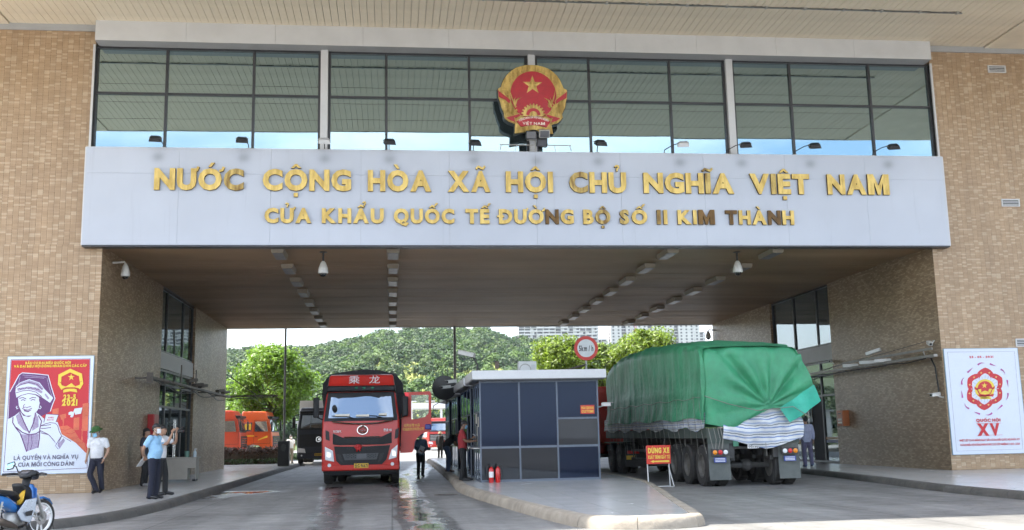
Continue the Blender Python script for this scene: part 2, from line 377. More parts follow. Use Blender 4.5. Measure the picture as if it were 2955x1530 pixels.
def kerb_sweep(name, line, h, side, m, parent, wob=.012):
    """line: 2D points of the kerb foot; side=+1 when the pavement lies to the left of the walking direction."""
    prof = [(0, -.02), (.015, h*.45), (.045, h*.80), (.075, h*.95), (.11, h), (.24, h), (.24, -.02)]
    ex = []; gv = []; acc = 0.0
    for i, p in enumerate(line):
        if i: acc += (p-line[i-1]).length
        if acc > 1.0 and i < len(line)-1:     # a joint between two kerb stones
            acc = 0.0; e = (line[i+1]-p).normalized(); ex += [p-e*.010, p, p+e*.010]; gv += [0, 1, 0]
        else: ex.append(p); gv.append(0)
    line = ex; k = len(line); vs = []
    for i, p in enumerate(line):
        d = (line[min(i+1, k-1)] - line[max(i-1, 0)]).normalized(); nn = Vector((-d.y, d.x))*side
        for o, z in prof:
            w = 1+.10*noise.noise(Vector((p.x*.9, p.y*.9, z*3))); jj = wob*noise.noise(Vector((p.x*2.3, p.y*2.3, o*9)))
            q = p + nn*(o + (jj if z > 0 and o < .2 else 0) + (.016 if gv[i] and o < .2 else 0)); vs.append((q.x, q.y, (z*w if z < h*.97 else z + .35*jj*(o < .2)) - (.016 if gv[i] and z > h*.5 else 0)))
    n = len(prof); fs = [(i*n+j, i*n+j+1, (i+1)*n+j+1, (i+1)*n+j) for i in range(k-1) for j in range(n-1)]
    mb = MB(); mb.add(vs, fs); mb.f += [tuple(range(n)), tuple(range((k-1)*n, k*n))]
    return mb.build(name, m, parent, smooth=50)
def offset_line(line, d):
    k = len(line); out = []
    for i, p in enumerate(line):
        e = (line[min(i+1, k-1)] - line[max(i-1, 0)]).normalized(); out.append(p + Vector((-e.y, e.x))*d)
    return out
def densify(line, st=.35):
    out = [line[0]]
    for a, b in zip(line, line[1:]):
        n = max(1, int((b-a).length/st))
        out += [a.lerp(b, (i+1)/n) for i in range(n)]
    return out
def pavement(name, label, line, far, h, side, mk):
    """far: extra 2D points closing the paved area away from the kerb."""
    ln = densify(smooth_pts(line), .25); inner = offset_line(ln, .22*side)
    mb = MB(); poly = [(p.x, p.y) for p in inner] + far
    mb.prism(poly, h-.012, .0 if False else -.02, fn=lambda u, v, w: (u, v, w))
    o = mb.build(name, M_pave); tag(o, label, 'pavement', kind='structure')
    kerb_sweep('kerb', ln, h, side, mk, o); return o
kl = [(-30, 18.1), (-16, 18.0), (-9, 17.95), (-7.2, 18.05), (-6.3, 18.3), (-5.58, 18.95), (-5.1, 20.4), (-4.88, 22.5), (-4.82, 26), (-4.85, 34.9), (-4.9, 46), (-4.94, 56.5), (-5.05, 57.6), (-5.6, 58.2), (-7.0, 58.4), (-20, 58.4)]
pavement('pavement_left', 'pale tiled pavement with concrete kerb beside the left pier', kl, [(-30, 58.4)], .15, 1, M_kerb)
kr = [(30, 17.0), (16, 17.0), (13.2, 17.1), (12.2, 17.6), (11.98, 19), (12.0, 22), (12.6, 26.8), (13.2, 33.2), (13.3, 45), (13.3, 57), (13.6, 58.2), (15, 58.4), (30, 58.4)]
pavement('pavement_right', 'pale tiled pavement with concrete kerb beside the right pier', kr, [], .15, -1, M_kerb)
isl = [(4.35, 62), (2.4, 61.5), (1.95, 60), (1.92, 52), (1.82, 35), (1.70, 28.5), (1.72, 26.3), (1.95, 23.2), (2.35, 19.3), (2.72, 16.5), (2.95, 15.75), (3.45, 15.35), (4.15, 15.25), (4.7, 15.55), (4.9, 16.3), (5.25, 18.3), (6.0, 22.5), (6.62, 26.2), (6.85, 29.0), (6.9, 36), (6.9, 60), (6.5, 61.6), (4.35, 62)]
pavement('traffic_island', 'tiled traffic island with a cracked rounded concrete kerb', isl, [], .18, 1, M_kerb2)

# ---- gate building
gate = thing('gate_building', 'brick tiled border gate building with a wide passage and upper glazing', 'building', (0, 0, 0))
def brick_material(name, plane):
    m = bpy.data.materials.new(name); m.use_nodes = True; t = m.node_tree; b = t.nodes['Principled BSDF']; L = t.links.new
    tcn = _n(t, 'ShaderNodeTexCoord'); sp = _n(t, 'ShaderNodeSeparateXYZ'); cb = _n(t, 'ShaderNodeCombineXYZ'); L(tcn.outputs['Object'], sp.inputs[0])
    ad = _n(t, 'ShaderNodeMath', operation='ADD'); L(sp.outputs['X'], ad.inputs[0]); L(sp.outputs['Y'], ad.inputs[1]); L(ad.outputs[0], cb.inputs['X']); L(sp.outputs['Z'], cb.inputs['Y'])
    def brick(c1, c2, mo, bias):
        br = _n(t, 'ShaderNodeTexBrick'); br.offset = .5 if plane else 0; br.offset_frequency = 2; br.inputs['Scale'].default_value = 1; br.inputs['Brick Width'].default_value = .153; br.inputs['Row Height'].default_value = .0517
        br.inputs['Mortar Size'].default_value = .004; br.inputs['Mortar Smooth'].default_value = .2; br.inputs['Bias'].default_value = bias
        br.inputs['Color1'].default_value = (*c1, 1); br.inputs['Color2'].default_value = (*c2, 1); br.inputs['Mortar'].default_value = (*mo, 1); L(cb.outputs[0], br.inputs['Vector']); return br
    br = brick((.262, .172, .095), (.54, .405, .26), (.17, .112, .066), -.32)
    n1 = _n(t, 'ShaderNodeTexNoise'); n1.inputs['Scale'].default_value = .7; n1.inputs['Detail'].default_value = 6; L(tcn.outputs['Object'], n1.inputs['Vector'])
    r1 = _n(t, 'ShaderNodeMapRange'); r1.inputs[1].default_value = .3; r1.inputs[2].default_value = .7; r1.inputs[3].default_value = .85; r1.inputs[4].default_value = 1.12; L(n1.outputs['Fac'], r1.inputs[0])
    v = _n(t, 'ShaderNodeVectorMath', operation='SCALE'); L(br.outputs['Color'], v.inputs[0]); L(r1.outputs[0], v.inputs['Scale']); L(v.outputs[0], b.inputs['Base Color'])
    b.inputs['Roughness'].default_value = .42
    bp = _n(t, 'ShaderNodeBump'); bp.inputs['Strength'].default_value = .6; bp.inputs['Distance'].default_value = .006; bp.invert = True; L(br.outputs['Fac'], bp.inputs['Height']); L(bp.outputs[0], b.inputs['Normal'])
    return m
M_brickw = brick_material('brick_tile_wall', True)
M_grout = mat('grout', (.17, .12, .075), .9, var=.15)
tile_cols = [(.435, .298, .178), (.415, .282, .166), (.455, .316, .194), (.525, .39, .255), (.395, .265, .154)]
M_tiles = [mat('facade_tile_%s' % n, c, .42, var=.12, vscale=3.5, dirt=.16, dscale=.55, streak=True) for n, c in zip('abcde', tile_cols)]
M_stone = mat('grey_cladding', (.40, .40, .40), .55, var=.08, vscale=2)
M_darkgrey = mat('dark_cladding', (.20, .20, .21), .5, var=.1, vscale=2)
M_frame = mat('dark_aluminium', (.055, .055, .058), .4, metal=.4, var=.15, vscale=8)
M_whitealu = mat('white_aluminium', (.62, .62, .62), .38, var=.05, vscale=1.2, dirt=.10, dscale=.8)
piers = {}
for side in ('left', 'right'):
    mb = MB()
    if side == 'left':
        mb.box(-30, XL-.20, D0, D1, -.1, ZC+.05); mb.box(XL-.205, XL, D0+.001, 36.7, -.1, ZC+.04); mb.box(XL-.205, XL, 42.8, D1-.001, -.1, ZC+.04)
        mb.box(-30, WIN0, D0+.001, D1-.002, ZC+.045, 13.1)
    else:
        mb.box(XR+.20, 40, D0, D1, -.1, ZC+.05); mb.box(XR, XR+.205, D0+.001, 36.7, -.1, ZC+.04); mb.box(XR, XR+.205, 42.75, D1-.001, -.1, ZC+.04)
        mb.box(WIN1, 40, D0+.001, D1-.002, ZC+.045, 13.1)
    p = mb.build('brick_pier', M_brickw, gate); piers[side] = p
# glazed tiles on the front: the 300 lowest ones single, the rest one joined mesh
TW, TH, TJ = .153, .0517, .005
tri_v = [(0, 0, 0), (TW-TJ, 0, 0), (TW-TJ, 0, TH-TJ), (0, 0, TH-TJ), (0, .012, 0), (TW-TJ, .012, 0), (TW-TJ, .012, TH-TJ), (0, .012, TH-TJ)]
tri_f = [(0, 1, 2, 3), (0, 4, 5, 1), (1, 5, 6, 2), (2, 6, 7, 3), (3, 7, 4, 0)]
tile_meshes = []
for mt in M_tiles:
    tm = bpy.data.meshes.new('tile'); tm.from_pydata(tri_v, [], tri_f); tm.materials.append(mt); tile_meshes.append(tm)
rt = random.Random(3)
for side in ('left', 'right'):
    V = []; Fc = []; MI = []; singles = 0
    rows = int((13.08-.15)/TH)
    for r in range(rows):
        z = .155 + r*TH
        edge = (XL if z < ZC else WIN0) if side == 'left' else (XR if z < ZC else WIN1)
        if side == 'left': n = int((edge+12.8)/TW); x0 = edge - n*TW
        else: n = int((21.6-edge)/TW); x0 = edge
        shift = (rt.randrange(0, 2)*.5*TW if (r//6) % 2 else 0)
        # in sheets of courses the joints line up, as on mesh-backed tile sheets
        for c in range(n):
            x = x0 + c*TW + TJ*.5
            k = rt.random(); mi = 3 if k < .17 else (4 if k < .36 else (2 if k < .58 else (1 if k < .78 else 0)))
            near = (x > edge-2.4) if side == 'left' else (x < edge+2.2)
            if z < .67 and near and singles < 150:
                o = bpy.data.objects.new('tile', tile_meshes[mi]); o.location = (x, D0-.012, z); put(o, piers[side]); singles += 1; continue
            k0 = len(V); dy = rt.uniform(-.0015, .0015)
            V += [(x+a, D0-.012+b_+dy*(b_ == 0), z+c_) for a, b_, c_ in tri_v]; Fc += [tuple(i+k0 for i in f) for f in tri_f]; MI += [mi]*5
    me = bpy.data.meshes.new('tile_cladding'); me.from_pydata(V, [], Fc)
    for mt in M_tiles: me.materials.append(mt)
    me.polygons.foreach_set('material_index', MI); o = obj_from('tile_cladding', me, piers[side]); o['kind'] = 'stuff'
    # grey strip over the tiles
    mb = MB()
    if side == 'left': mb.box(-30, WIN0-.03, D0-.05, D0+.3, 13.08, ZB1-.004)
    else: mb.box(WIN1+.03, 40, D0-.05, D0+.3, 13.08, ZB1-.004)
    mb.build('top_strip', M_stone, gate)
# white reveals at the ends of the glazing
for x0, x1 in ((WIN0-.06, WIN0+.0), (WIN1-.0, WIN1+.06)):
    MB().box(x0, x1, D0-.06, D0+.35, ZS1-.3, ZB0+.002).build('window_reveal', M_whitealu, gate)

# upper glazing: frame, three white posts, two rows of panes
M_upglass = glass('upper_window_glass', (.55, .72, .75), .55, (.05, .07, .074), rough=.012, wob=.05)
cw = MB(); YW = D0+.12
bars = [-8.37, -6.43, -3.98, -2.10, -1.81, -.16, 2.29, 4.01, 4.31, 5.92, 8.42, 10.13, 10.42, 12.24, 14.82, 16.77]
for x in bars: cw.box(x-.035, x+.035, YW-.05, YW+.06, ZS1-.35, ZB0+.01)
for z in (ZS1-.30, 11.29, ZB0-.035): 
    for a, b_ in zip(bars, bars[1:]):
        if b_-a > .5: cw.box(a+.034, b_-.034, YW-.045, YW+.055, z-.032, z+.032)
frame = cw.build('window_frame', M_frame, gate)
for x in (-1.955, 4.16, 10.275): MB().box(x-.105, x+.105, YW-.16, YW+.1, ZS1-.3, ZB0+.012).build('window_post', M_whitealu, gate)
for a, b_ in zip(bars, bars[1:]):
    if b_-a < .5: continue
    for z0, z1 in ((ZS1-.27, 11.255), (11.325, ZB0-.06)):
        tl = random.uniform(-.0022, .0022); mb = MB()
        mb.box(-(b_-a)/2+.036, (b_-a)/2-.036, -.004, .004, -(z1-z0)/2, (z1-z0)/2)
        o = mb.build('pane', M_upglass, frame, loc=((a+b_)/2, YW+.01, (z0+z1)/2)); o.rotation_euler = (random.uniform(-.003, .003), 0, tl*1.6)
MB().box(WIN0+.01, WIN1-.01, YW+.25, D1-.01, ZC+.25, ZB1-.02).build('upper_storey', mat('interior_dark', (.05, .06, .055), .9), gate)
# beam of white panels
beam = MB().box(WIN0+.10, WIN1-.16, 28.64, 29.14, ZB0+.01, ZB1-.002).build('beam', M_darkgrey, gate)
n = 10; w = (WIN1-.13-(WIN0+.07))/n
for i in range(n):
    x = WIN0+.07+i*w
    MB().box(x+.003, x+w-.003, 28.60, 28.645, ZB0, ZB1-.006).build('beam_panel', M_whitealu, beam)
MB().box(WIN0+.07, WIN1-.13, 28.602, 29.12, ZB0-.004, ZB0+.009).build('beam_soffit', M_stone, beam)

# canopy: slab, soffit boards, cable tray
M_soffit = mat('canopy_soffit', (.80, .70, .535), .55, var=.07, vscale=1.3, dirt=.14, dscale=.6)
can = MB().box(-19, 36, CANY, D1+16.0, ZB1+.02, ZB1+.45).build('canopy', M_stone, gate)  # unseen rear overhang lengthened to shade the yard; left end cut for bounce light
bm_ = MB(); LB = D0+.04-CANY
bm_.add([(.004, 0, 0), (.196, 0, 0), (.196, LB, 0), (.004, LB, 0), (0, 0, .03), (.2, 0, .03), (.2, LB, .03), (0, LB, .03)], [(0, 3, 2, 1), (0, 1, 5, 4), (1, 2, 6, 5), (2, 3, 7, 6), (3, 0, 4, 7)])
pm = bm_.mesh('soffit_board'); pm.materials.append(M_soffit)
x = -10.75; k = 0
while x < 18.6:
    o = bpy.data.objects.new('soffit_board', pm); o.location = (x, CANY+.02, ZB1-.012 + random.uniform(-.0025, .0025)); o.rotation_euler = (0, random.uniform(-.012, .012), 0); put(o, can); x += .2055; k += 1
for xa, xb in ((-19, -10.78), (18.68, 36)): MB().box(xa, xb, CANY+.02, D0-.04, ZB1-.05, ZB1+.03).build('soffit_panel', M_soffit, can)
for y in (20.6, 22.5, 24.4): MB().box(-10.75, 18.65, y-.012, y+.012, ZB1-.018, ZB1-.008).build('soffit_joint_strip', mat('soffit_joint', (.30, .25, .18), .7), can)
MB().box(-19, 36, CANY-.06, CANY+.0, ZB1-.03, ZB1+.46).build('canopy_edge', M_whitealu, can)
tr = MB(); tr.box(-9.2, 16.45, 26.36, 26.42, ZB1-.06, ZB1-.045)
tr.box(-9.2, 16.45, 26.36, 26.37, ZB1-.06, ZB1-.035); tr.box(-9.2, 16.45, 26.41, 26.42, ZB1-.06, ZB1-.035)
xx = -9.0
while xx < 16.4: tr.box(xx-.03, xx+.03, 26.34, 26.44, ZB1-.07, ZB1-.013); xx += 1.15
M_galv = mat('galvanised_steel', (.46, .45, .42), .5, metal=.5, var=.2, vscale=5)
ct = tr.build('cable_tray', M_galv, can)
cbm = MB(); xx = -9.0
while xx < 16.0:
    pts = [(xx+i*.1, 26.39, ZB1-.045-.0+.035*abs(math.sin(i*1.3+xx))) for i in range(7)]; cbm.path(pts, .011, 5); xx += random.uniform(.9, 1.5)
cbm.build('cable', mat('black_cable', (.03, .03, .03), .6), ct)

# passage ceiling of glossy boards
M_board = mat('passage_ceiling_board', (.34, .225, .125), .5, spec=.15, var=.30, vscale=1.1, dirt=.25, dscale=.9)
_t = M_board.node_tree   # grain runs along the boards
for _nd in [q for q in _t.nodes if q.type == 'TEX_NOISE']:
    _mp = _t.nodes.new('ShaderNodeMapping'); _mp.inputs['Scale'].default_value = (.16, 5.0, 1); _t.links.new(_t.nodes['Texture Coordinate'].outputs['Object'], _mp.inputs['Vector'])
    _g = _t.nodes.new('ShaderNodeObjectInfo'); _ad = _t.nodes.new('ShaderNodeVectorMath'); _ad.operation = 'ADD'; _sc = _t.nodes.new('ShaderNodeVectorMath'); _sc.operation = 'SCALE'; _sc.inputs['Scale'].default_value = 1.0
    _t.links.new(_g.outputs['Location'], _sc.inputs[0]); _t.links.new(_mp.outputs[0], _ad.inputs[0]); _t.links.new(_sc.outputs[0], _ad.inputs[1]); _t.links.new(_ad.outputs[0], _nd.inputs['Vector'])
pc = MB().box(XL-.1, XR+.1, D0-.05, D1, ZC+.03, ZC+.24).build('passage_ceiling', M_darkgrey, gate)
nb = 110; wb = (D1-D0)/nb
bmb = MB(); bmb.box(XL-.002, XR+.002, .003, wb-.003, 0, .028); bmsh = bmb.mesh('ceiling_board'); bmsh.materials.append(M_board)
for i in range(nb):
    o = bpy.data.objects.new('ceiling_board', bmsh); o.location = (0, D0+i*wb, ZC + random.uniform(-.003, .003)); o.rotation_euler = (random.uniform(-.03, .03), 0, 0); put(o, pc)
MB().box(XL-.1, XR+.1, D1-.02, D1+.25, ZC-.02, 13.3).build('rear_wall', M_stone, gate)

# glazed entrances in both passage walls
M_doorglass = glass('entrance_glass', (.55, .62, .64), .30, (.03, .04, .042), rough=.02, wob=.04)
def entrance(side):
    sg = 1 if side == 'left' else -1; xw = XL-.14 if side == 'left' else XR+.14
    e = bpy.data.objects.new('entrance', None); put(e, gate)
    fr = MB(); ys = [36.72, 38.0, 40.9, 42.78] if side == 'left' else [36.72, 38.1, 40.4, 42.73]
    def bar(y0, y1, z0, z1): fr.box(min(xw-.05, xw+.05), max(xw-.05, xw+.05), y0, y1, z0, z1)
    for y in ys: bar(y-.045, y+.045, .15, 3.98); bar(y-.045, y+.045, 4.56, ZC)
    for a, b_ in zip(ys, ys[1:]):
        for z in (.19, 2.68, 3.45, 3.94, 4.60, 6.80): bar(a+.045, b_-.045, z-.035, z+.035)
    f_ = fr.build('window_frame', M_frame, e)
    for a, b_ in zip(ys, ys[1:]):
        for z0, z1 in ((.22, 2.65), (2.71, 3.42), (3.48, 3.91), (4.63, 6.77)):
            if side == 'right' and (a, z0) == (38.1, .22):
                # one leaf stands open: the opening shows the dark hall
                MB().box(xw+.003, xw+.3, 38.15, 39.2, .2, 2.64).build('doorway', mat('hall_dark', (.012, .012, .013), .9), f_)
                MB().box(xw-.004, xw+.004, 39.25, 40.35, z0, z1).build('pane', M_doorglass, f_)
                continue
            o = MB().box(-.004, .004, -(b_-a)/2+.046, (b_-a)/2-.046, -(z1-z0)/2, (z1-z0)/2).build('pane', M_doorglass, f_, loc=(xw, (a+b_)/2, (z0+z1)/2)); o.rotation_euler = (0, random.uniform(-.004, .004), random.uniform(-.006, .006))
    MB().box(min(xw, xw+sg*.10), max(xw, xw+sg*.10), 36.70, 42.79, 3.985, 4.555).build('spandrel_panel', M_stone, e)
    hx = xw + sg*.11
    for y in (39.35, 39.65): 
        MB().tube((hx, y, .75), (hx, y, 2.25), .02, 8).tube((hx, y, .95), (xw, y, .95), .014, 6).tube((hx, y, 2.05), (xw, y, 2.05), .014, 6).build('door_handle', mat('stainless_steel', (.6, .6, .6), .25, metal=1), e)
    return e
entrance('left'); er = entrance('right')
MB().box(XR+.125, XR+.133, 36.78, 38.05, 1.02, 1.10).build('safety_stripe', mat('safety_stripe_orange', (.35, .16, .03), .5), er)
MB().box(XR+.125, XR+.133, 36.78, 38.05, .90, 1.0).build('safety_stripe', mat('safety_stripe_blue', (.02, .03, .12), .5), er)

# ================================================================== SIGN BOARD, LETTERING, EMBLEM, LAMPS
FLX = [-6.49, -4.15, -1.89, -.06, 2.37, 6.03, 8.49, 10.39, 12.52, 14.99]
def sign_material():
    m = bpy.data.materials.new('sign_panel'); m.use_nodes = True; t = m.node_tree; b = t.nodes['Principled BSDF']; L = t.links.new
    tcn = _n(t, 'ShaderNodeTexCoord'); n1 = _n(t, 'ShaderNodeTexNoise'); n1.inputs['Scale'].default_value = .5; n1.inputs['Detail'].default_value = 5; L(tcn.outputs['Object'], n1.inputs['Vector'])
    mpn = _n(t, 'ShaderNodeMapping'); mpn.inputs['Scale'].default_value = (7, 7, .35); n2 = _n(t, 'ShaderNodeTexNoise'); n2.inputs['Scale'].default_value = 1; n2.inputs['Detail'].default_value = 8; n2.inputs['Roughness'].default_value = .7
    L(tcn.outputs['Object'], mpn.inputs['Vector']); L(mpn.outputs[0], n2.inputs['Vector'])
    def rg(s, a, b_, c, d):
        r = _n(t, 'ShaderNodeMapRange'); r.inputs[1].default_value = a; r.inputs[2].default_value = b_; r.inputs[3].default_value = c; r.inputs[4].default_value = d; L(s, r.inputs[0]); return r.outputs[0]
    def mu(a, b_):
        r = _n(t, 'ShaderNodeMath', operation='MULTIPLY'); L(a, r.inputs[0]); L(b_, r.inputs[1]); return r.outputs[0]
    at = _n(t, 'ShaderNodeAttribute', attribute_name='dark_spot')
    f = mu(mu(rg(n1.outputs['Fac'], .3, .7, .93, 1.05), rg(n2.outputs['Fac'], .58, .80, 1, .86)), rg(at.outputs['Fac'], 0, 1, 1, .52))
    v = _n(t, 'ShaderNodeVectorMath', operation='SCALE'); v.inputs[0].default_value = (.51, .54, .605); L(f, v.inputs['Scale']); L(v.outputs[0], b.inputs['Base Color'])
    b.inputs['Roughness'].default_value = .34
    return m
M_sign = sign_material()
sb = thing('sign_board', 'long white sign board with gold lettering across the gate', 'sign', (4.16, 28.8, ZS0))
def sobj(mb, name, m, parent=sb, **k):
    o = mb.build(name, m, parent, **k)
    if parent is sb: o.matrix_parent_inverse = Matrix.Translation((-4.16, -28.8, -ZS0))
    return o
sobj(MB().box(-8.40, 16.72, 28.69, 29.1, ZS0+.02, ZS1-.03), 'backing', M_frame)
npn = 10; pw = (16.75+8.43)/npn; ZJ = 8.83
for i in range(npn):
    xa = -8.43+i*pw+.002; xb = -8.43+(i+1)*pw-.002
    for za, zb in ((ZS0, ZJ-.002), (ZJ+.002, ZS1)):
        # front sheet as a grid so that soft dark spots above the lettering can be stored on it
        nx_, nz_ = (34, 12) if za > 8 else (2, 2)
        V = [(xa+(xb-xa)*a/nx_, 28.65, za+(zb-za)*c/nz_) for c in range(nz_+1) for a in range(nx_+1)]
        Fq = [(c*(nx_+1)+a, c*(nx_+1)+a+1, (c+1)*(nx_+1)+a+1, (c+1)*(nx_+1)+a) for c in range(nz_) for a in range(nx_)]
        k = len(V); V += [(xa, 28.65, za), (xb, 28.65, za), (xb, 28.65, zb), (xa, 28.65, zb), (xa, 28.685, za), (xb, 28.685, za), (xb, 28.685, zb), (xa, 28.685, zb)]
        Fq += [(k, k+4, k+5, k+1), (k+1, k+5, k+6, k+2), (k+2, k+6, k+7, k+3), (k+3, k+7, k+4, k)]
        me = bpy.data.meshes.new('sign_panel'); me.from_pydata(V, [], Fq); a_ = me.attributes.new('dark_spot', 'FLOAT', 'POINT')
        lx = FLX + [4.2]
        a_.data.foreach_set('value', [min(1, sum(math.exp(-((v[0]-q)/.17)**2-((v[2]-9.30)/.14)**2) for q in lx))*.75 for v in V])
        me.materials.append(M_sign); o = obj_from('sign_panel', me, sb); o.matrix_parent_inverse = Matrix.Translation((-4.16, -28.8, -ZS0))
for xa, xb in ((-8.46, -8.43), (16.75, 16.78)): sobj(MB().box(xa, xb, 28.66, 29.0, ZS0, ZS1), 'end_cap', M_whitealu)
sobj(MB().box(-8.43, 16.75, 28.652, 29.0, ZS0-.05, ZS0-.003), 'bottom_trim', M_frame)
sobj(MB().box(-8.43, 16.75, 28.66, 29.05, ZS1+.001, ZS1+.012), 'top_cap', M_whitealu)

def gold_material(name, c1, c2, rough):
    m = bpy.data.materials.new(name); m.use_nodes = True; t = m.node_tree; b = t.nodes['Principled BSDF']; L = t.links.new
    tcn = _n(t, 'ShaderNodeTexCoord'); mpn = _n(t, 'ShaderNodeMapping'); mpn.inputs['Scale'].default_value = (3.2, 1, .8); n2 = _n(t, 'ShaderNodeTexNoise'); n2.inputs['Scale'].default_value = 2.0; n2.inputs['Detail'].default_value = 7; n2.inputs['Roughness'].default_value = .62
    L(tcn.outputs['Object'], mpn.inputs['Vector']); L(mpn.outputs[0], n2.inputs['Vector'])
    r = _n(t, 'ShaderNodeValToRGB'); r.color_ramp.elements[0].position = .40; r.color_ramp.elements[1].position = .62; r.color_ramp.elements[0].color = (*c1, 1); r.color_ramp.elements[1].color = (*c2, 1)
    L(n2.outputs['Fac'], r.inputs['Fac']); L(r.outputs['Color'], b.inputs['Base Color']); b.inputs['Metallic'].default_value = .30; b.inputs['Roughness'].default_value = rough+.1
    return m
M_gold = gold_material('gold_letter_face', (.78, .56, .17), (.52, .34, .08), .34)
M_gold2 = gold_material('tarnished_letter_face', (.20, .105, .022), (.10, .05, .012), .42)
M_gold3 = gold_material('patchy_letter_face', (.62, .45, .14), (.20, .11, .025), .4)
M_goldside = mat('letter_side', (.11, .065, .02), .5, metal=.5, var=.2)
def letter(ch, x0, x1, zb, h, yf, dep, face, off):
    """Raised letter with its accents: face towards -Y, dark gold sides."""
    g, cps = letterform(ch, off); k = (x1-x0)/(g[3]-g[2]); kz = h/(.7+2*off); V = []; F = []; MI = []
    vs, fs = g[0], g[1]; n = len(vs)
    P_ = lambda u, v, y: (x0+(u-g[2])*k, y, zb+(v+off)*kz)
    V = [P_(v[0], v[1], yf) for v in vs] + [P_(v[0], v[1], yf+dep) for v in vs]
    F = [tuple(f) for f in fs]; MI = [0]*len(F); ec = {}
    for f in fs:
        for a, b_ in zip(f, f[1:]+f[:1]): ec[(a, b_)] = 1
    for (a, b_) in ec:
        if (b_, a) not in ec: F.append((a, b_, b_+n, a+n)); MI.append(1)
    for P in mark_polys(cps, g):
        q = len(V); m_ = len(P); V += [P_(u, v, yf-.003) for u, v in P] + [P_(u, v, yf+dep) for u, v in P]
        F.append(tuple(range(q, q+m_))); MI.append(0)
        for i in range(m_): F.append((q+i, q+(i+1) % m_, q+(i+1) % m_+m_, q+i+m_)); MI.append(1)
    me = bpy.data.meshes.new('letter'); me.from_pydata(V, [], F); me.materials.append(face); me.materials.append(M_goldside)
    me.polygons.foreach_set('material_index', MI); o = obj_from('letter', me, sb); o.matrix_parent_inverse = Matrix.Translation((-4.16, -28.8, -ZS0)); return o
ROW1 = [('NƯỚC', -6.56, -4.13), ('CỘNG', -3.61, -1.15), ('HÒA', -.68, 1.12), ('XÃ', 1.59, 2.82), ('HỘI', 3.27, 4.65), ('CHỦ', 5.13, 6.82), ('NGHĨA', 7.34, 10.08), ('VIỆT', 10.57, 12.42), ('NAM', 12.98, 14.93)]
ROW2 = [('CỬA', -3.54, -2.25), ('KHẨU', -1.96, -.23), ('QUỐC', .05, 1.77), ('TẾ', 2.09, 2.78), ('ĐƯỜNG', 3.05, 5.23), ('BỘ', 5.51, 6.31), ('SỐ', 6.59, 7.41), ('II', 7.70, 8.01), ('KIM', 8.32, 9.44), ('THÀNH', 9.77, 11.87)]
DARK = {('ĐƯỜNG', 3): M_gold2, ('KIM', 2): M_gold2, ('THÀNH', 0): M_gold2, ('THÀNH', 3): M_gold2, ('SỐ', 0): M_gold3, ('II', 0): M_gold3, ('BỘ', 1): M_gold3, ('VIỆT', 1): M_gold3, ('NGHĨA', 3): M_gold3, ('NƯỚC', 3): M_gold3, ('CHỦ', 0): M_gold3}
for row, zb, h in ((ROW1, 8.34, .635), (ROW2, 7.41, .44)):
    for wd, xa, xb in row:
        off = .052; ws_off = lambda c: off; ws = [letterform(c, ws_off(c))[0] for c in wd]; kz = h/.804
        tot = sum((g[3]-g[2]) for g in ws)*kz*1.02; gap = (xb-xa-tot)/(len(wd)-1); kx = 1.02
        if gap < .05: kx = 1.02*(xb-xa-.05*(len(wd)-1))/tot; gap = .05
        if gap > .16 and len(wd) > 2: kx = 1.02*(xb-xa-.16*(len(wd)-1))/tot; gap = .16
        x = xa
        for i, (c, g) in enumerate(zip(wd, ws)):
            w_ = (g[3]-g[2])*kz*kx; letter(c, x, x+w_, zb, h, 28.57, .078, DARK.get((wd, i), M_gold), ws_off(c)); x += w_ + gap

# ---- emblem (drawn in its own plane; u right, v up, metres from its centre)
EMB = Vector((4.09, 28.42, 11.10))
em = thing('emblem', 'round red and gold state emblem with star, gear and rice wreath above the sign', 'emblem', tuple(EMB))
KE = .00228
def E_(x, y): return ((x-648)*KE, (580-y)*KE)
efn = lambda u, v, w: (u, w, v)
M_egold = gold_material('emblem_gold', (.72, .52, .16), (.36, .22, .05), .38)
M_ered = mat('emblem_red', (.42, .018, .028), .42, var=.18, vscale=4)
M_eblack = mat('emblem_back', (.012, .012, .013), .5)
out = [(645,112),(725,116),(800,133),(870,160),(930,203),(980,255),(1020,318),(1048,385),(1062,425),(1100,440),(1108,462),(1100,560),(1085,610),(1075,680),(1050,735),(1032,775),(1038,820),(1020,850),(965,900),(905,915),(888,925),(906,1045),(770,1005),(650,985),(530,1003),(404,1040),(412,915),(330,885),(280,845),(268,810),(270,775),(240,700),(222,620),(203,570),(195,460),(205,438),(235,425),(250,375),(280,310),(318,255),(370,203),(430,160),(500,133),(570,116)]
outl = [E_(*p) for p in out]
MB().prism(outl, .05, .30, efn).build('back_plate', M_eblack, em)
MB().prism([(u*.985, v*.985) for u, v in outl], .0, .052, efn).build('gold_plate', M_egold, em, bevel=.012)
disc = [(650+305*math.sin(a)*(1 if abs(a) < 2 else .95), 530-320*math.cos(a)) for a in [2*PI*i/56 for i in range(56)]]
MB().prism([E_(x, min(y, 835)) for x, y in disc], -.018, .002, efn).build('red_field', M_ered, em)
st = MB(); c0 = E_(650, 395); pts = []
for i in range(10):
    r = (132 if i % 2 == 0 else 52)*KE; a = PI/2 + i*PI/5; pts.append((c0[0]+r*math.cos(a), c0[1]+r*math.sin(a)))
V = [(c0[0], -.062, c0[1])] + [(u, -.020, v) for u, v in pts]; st.add(V, [(0, 1+i, 1+(i+1) % 10) for i in range(10)])
st.build('star', M_egold, em)
gr = MB(); g0 = E_(650, 800)
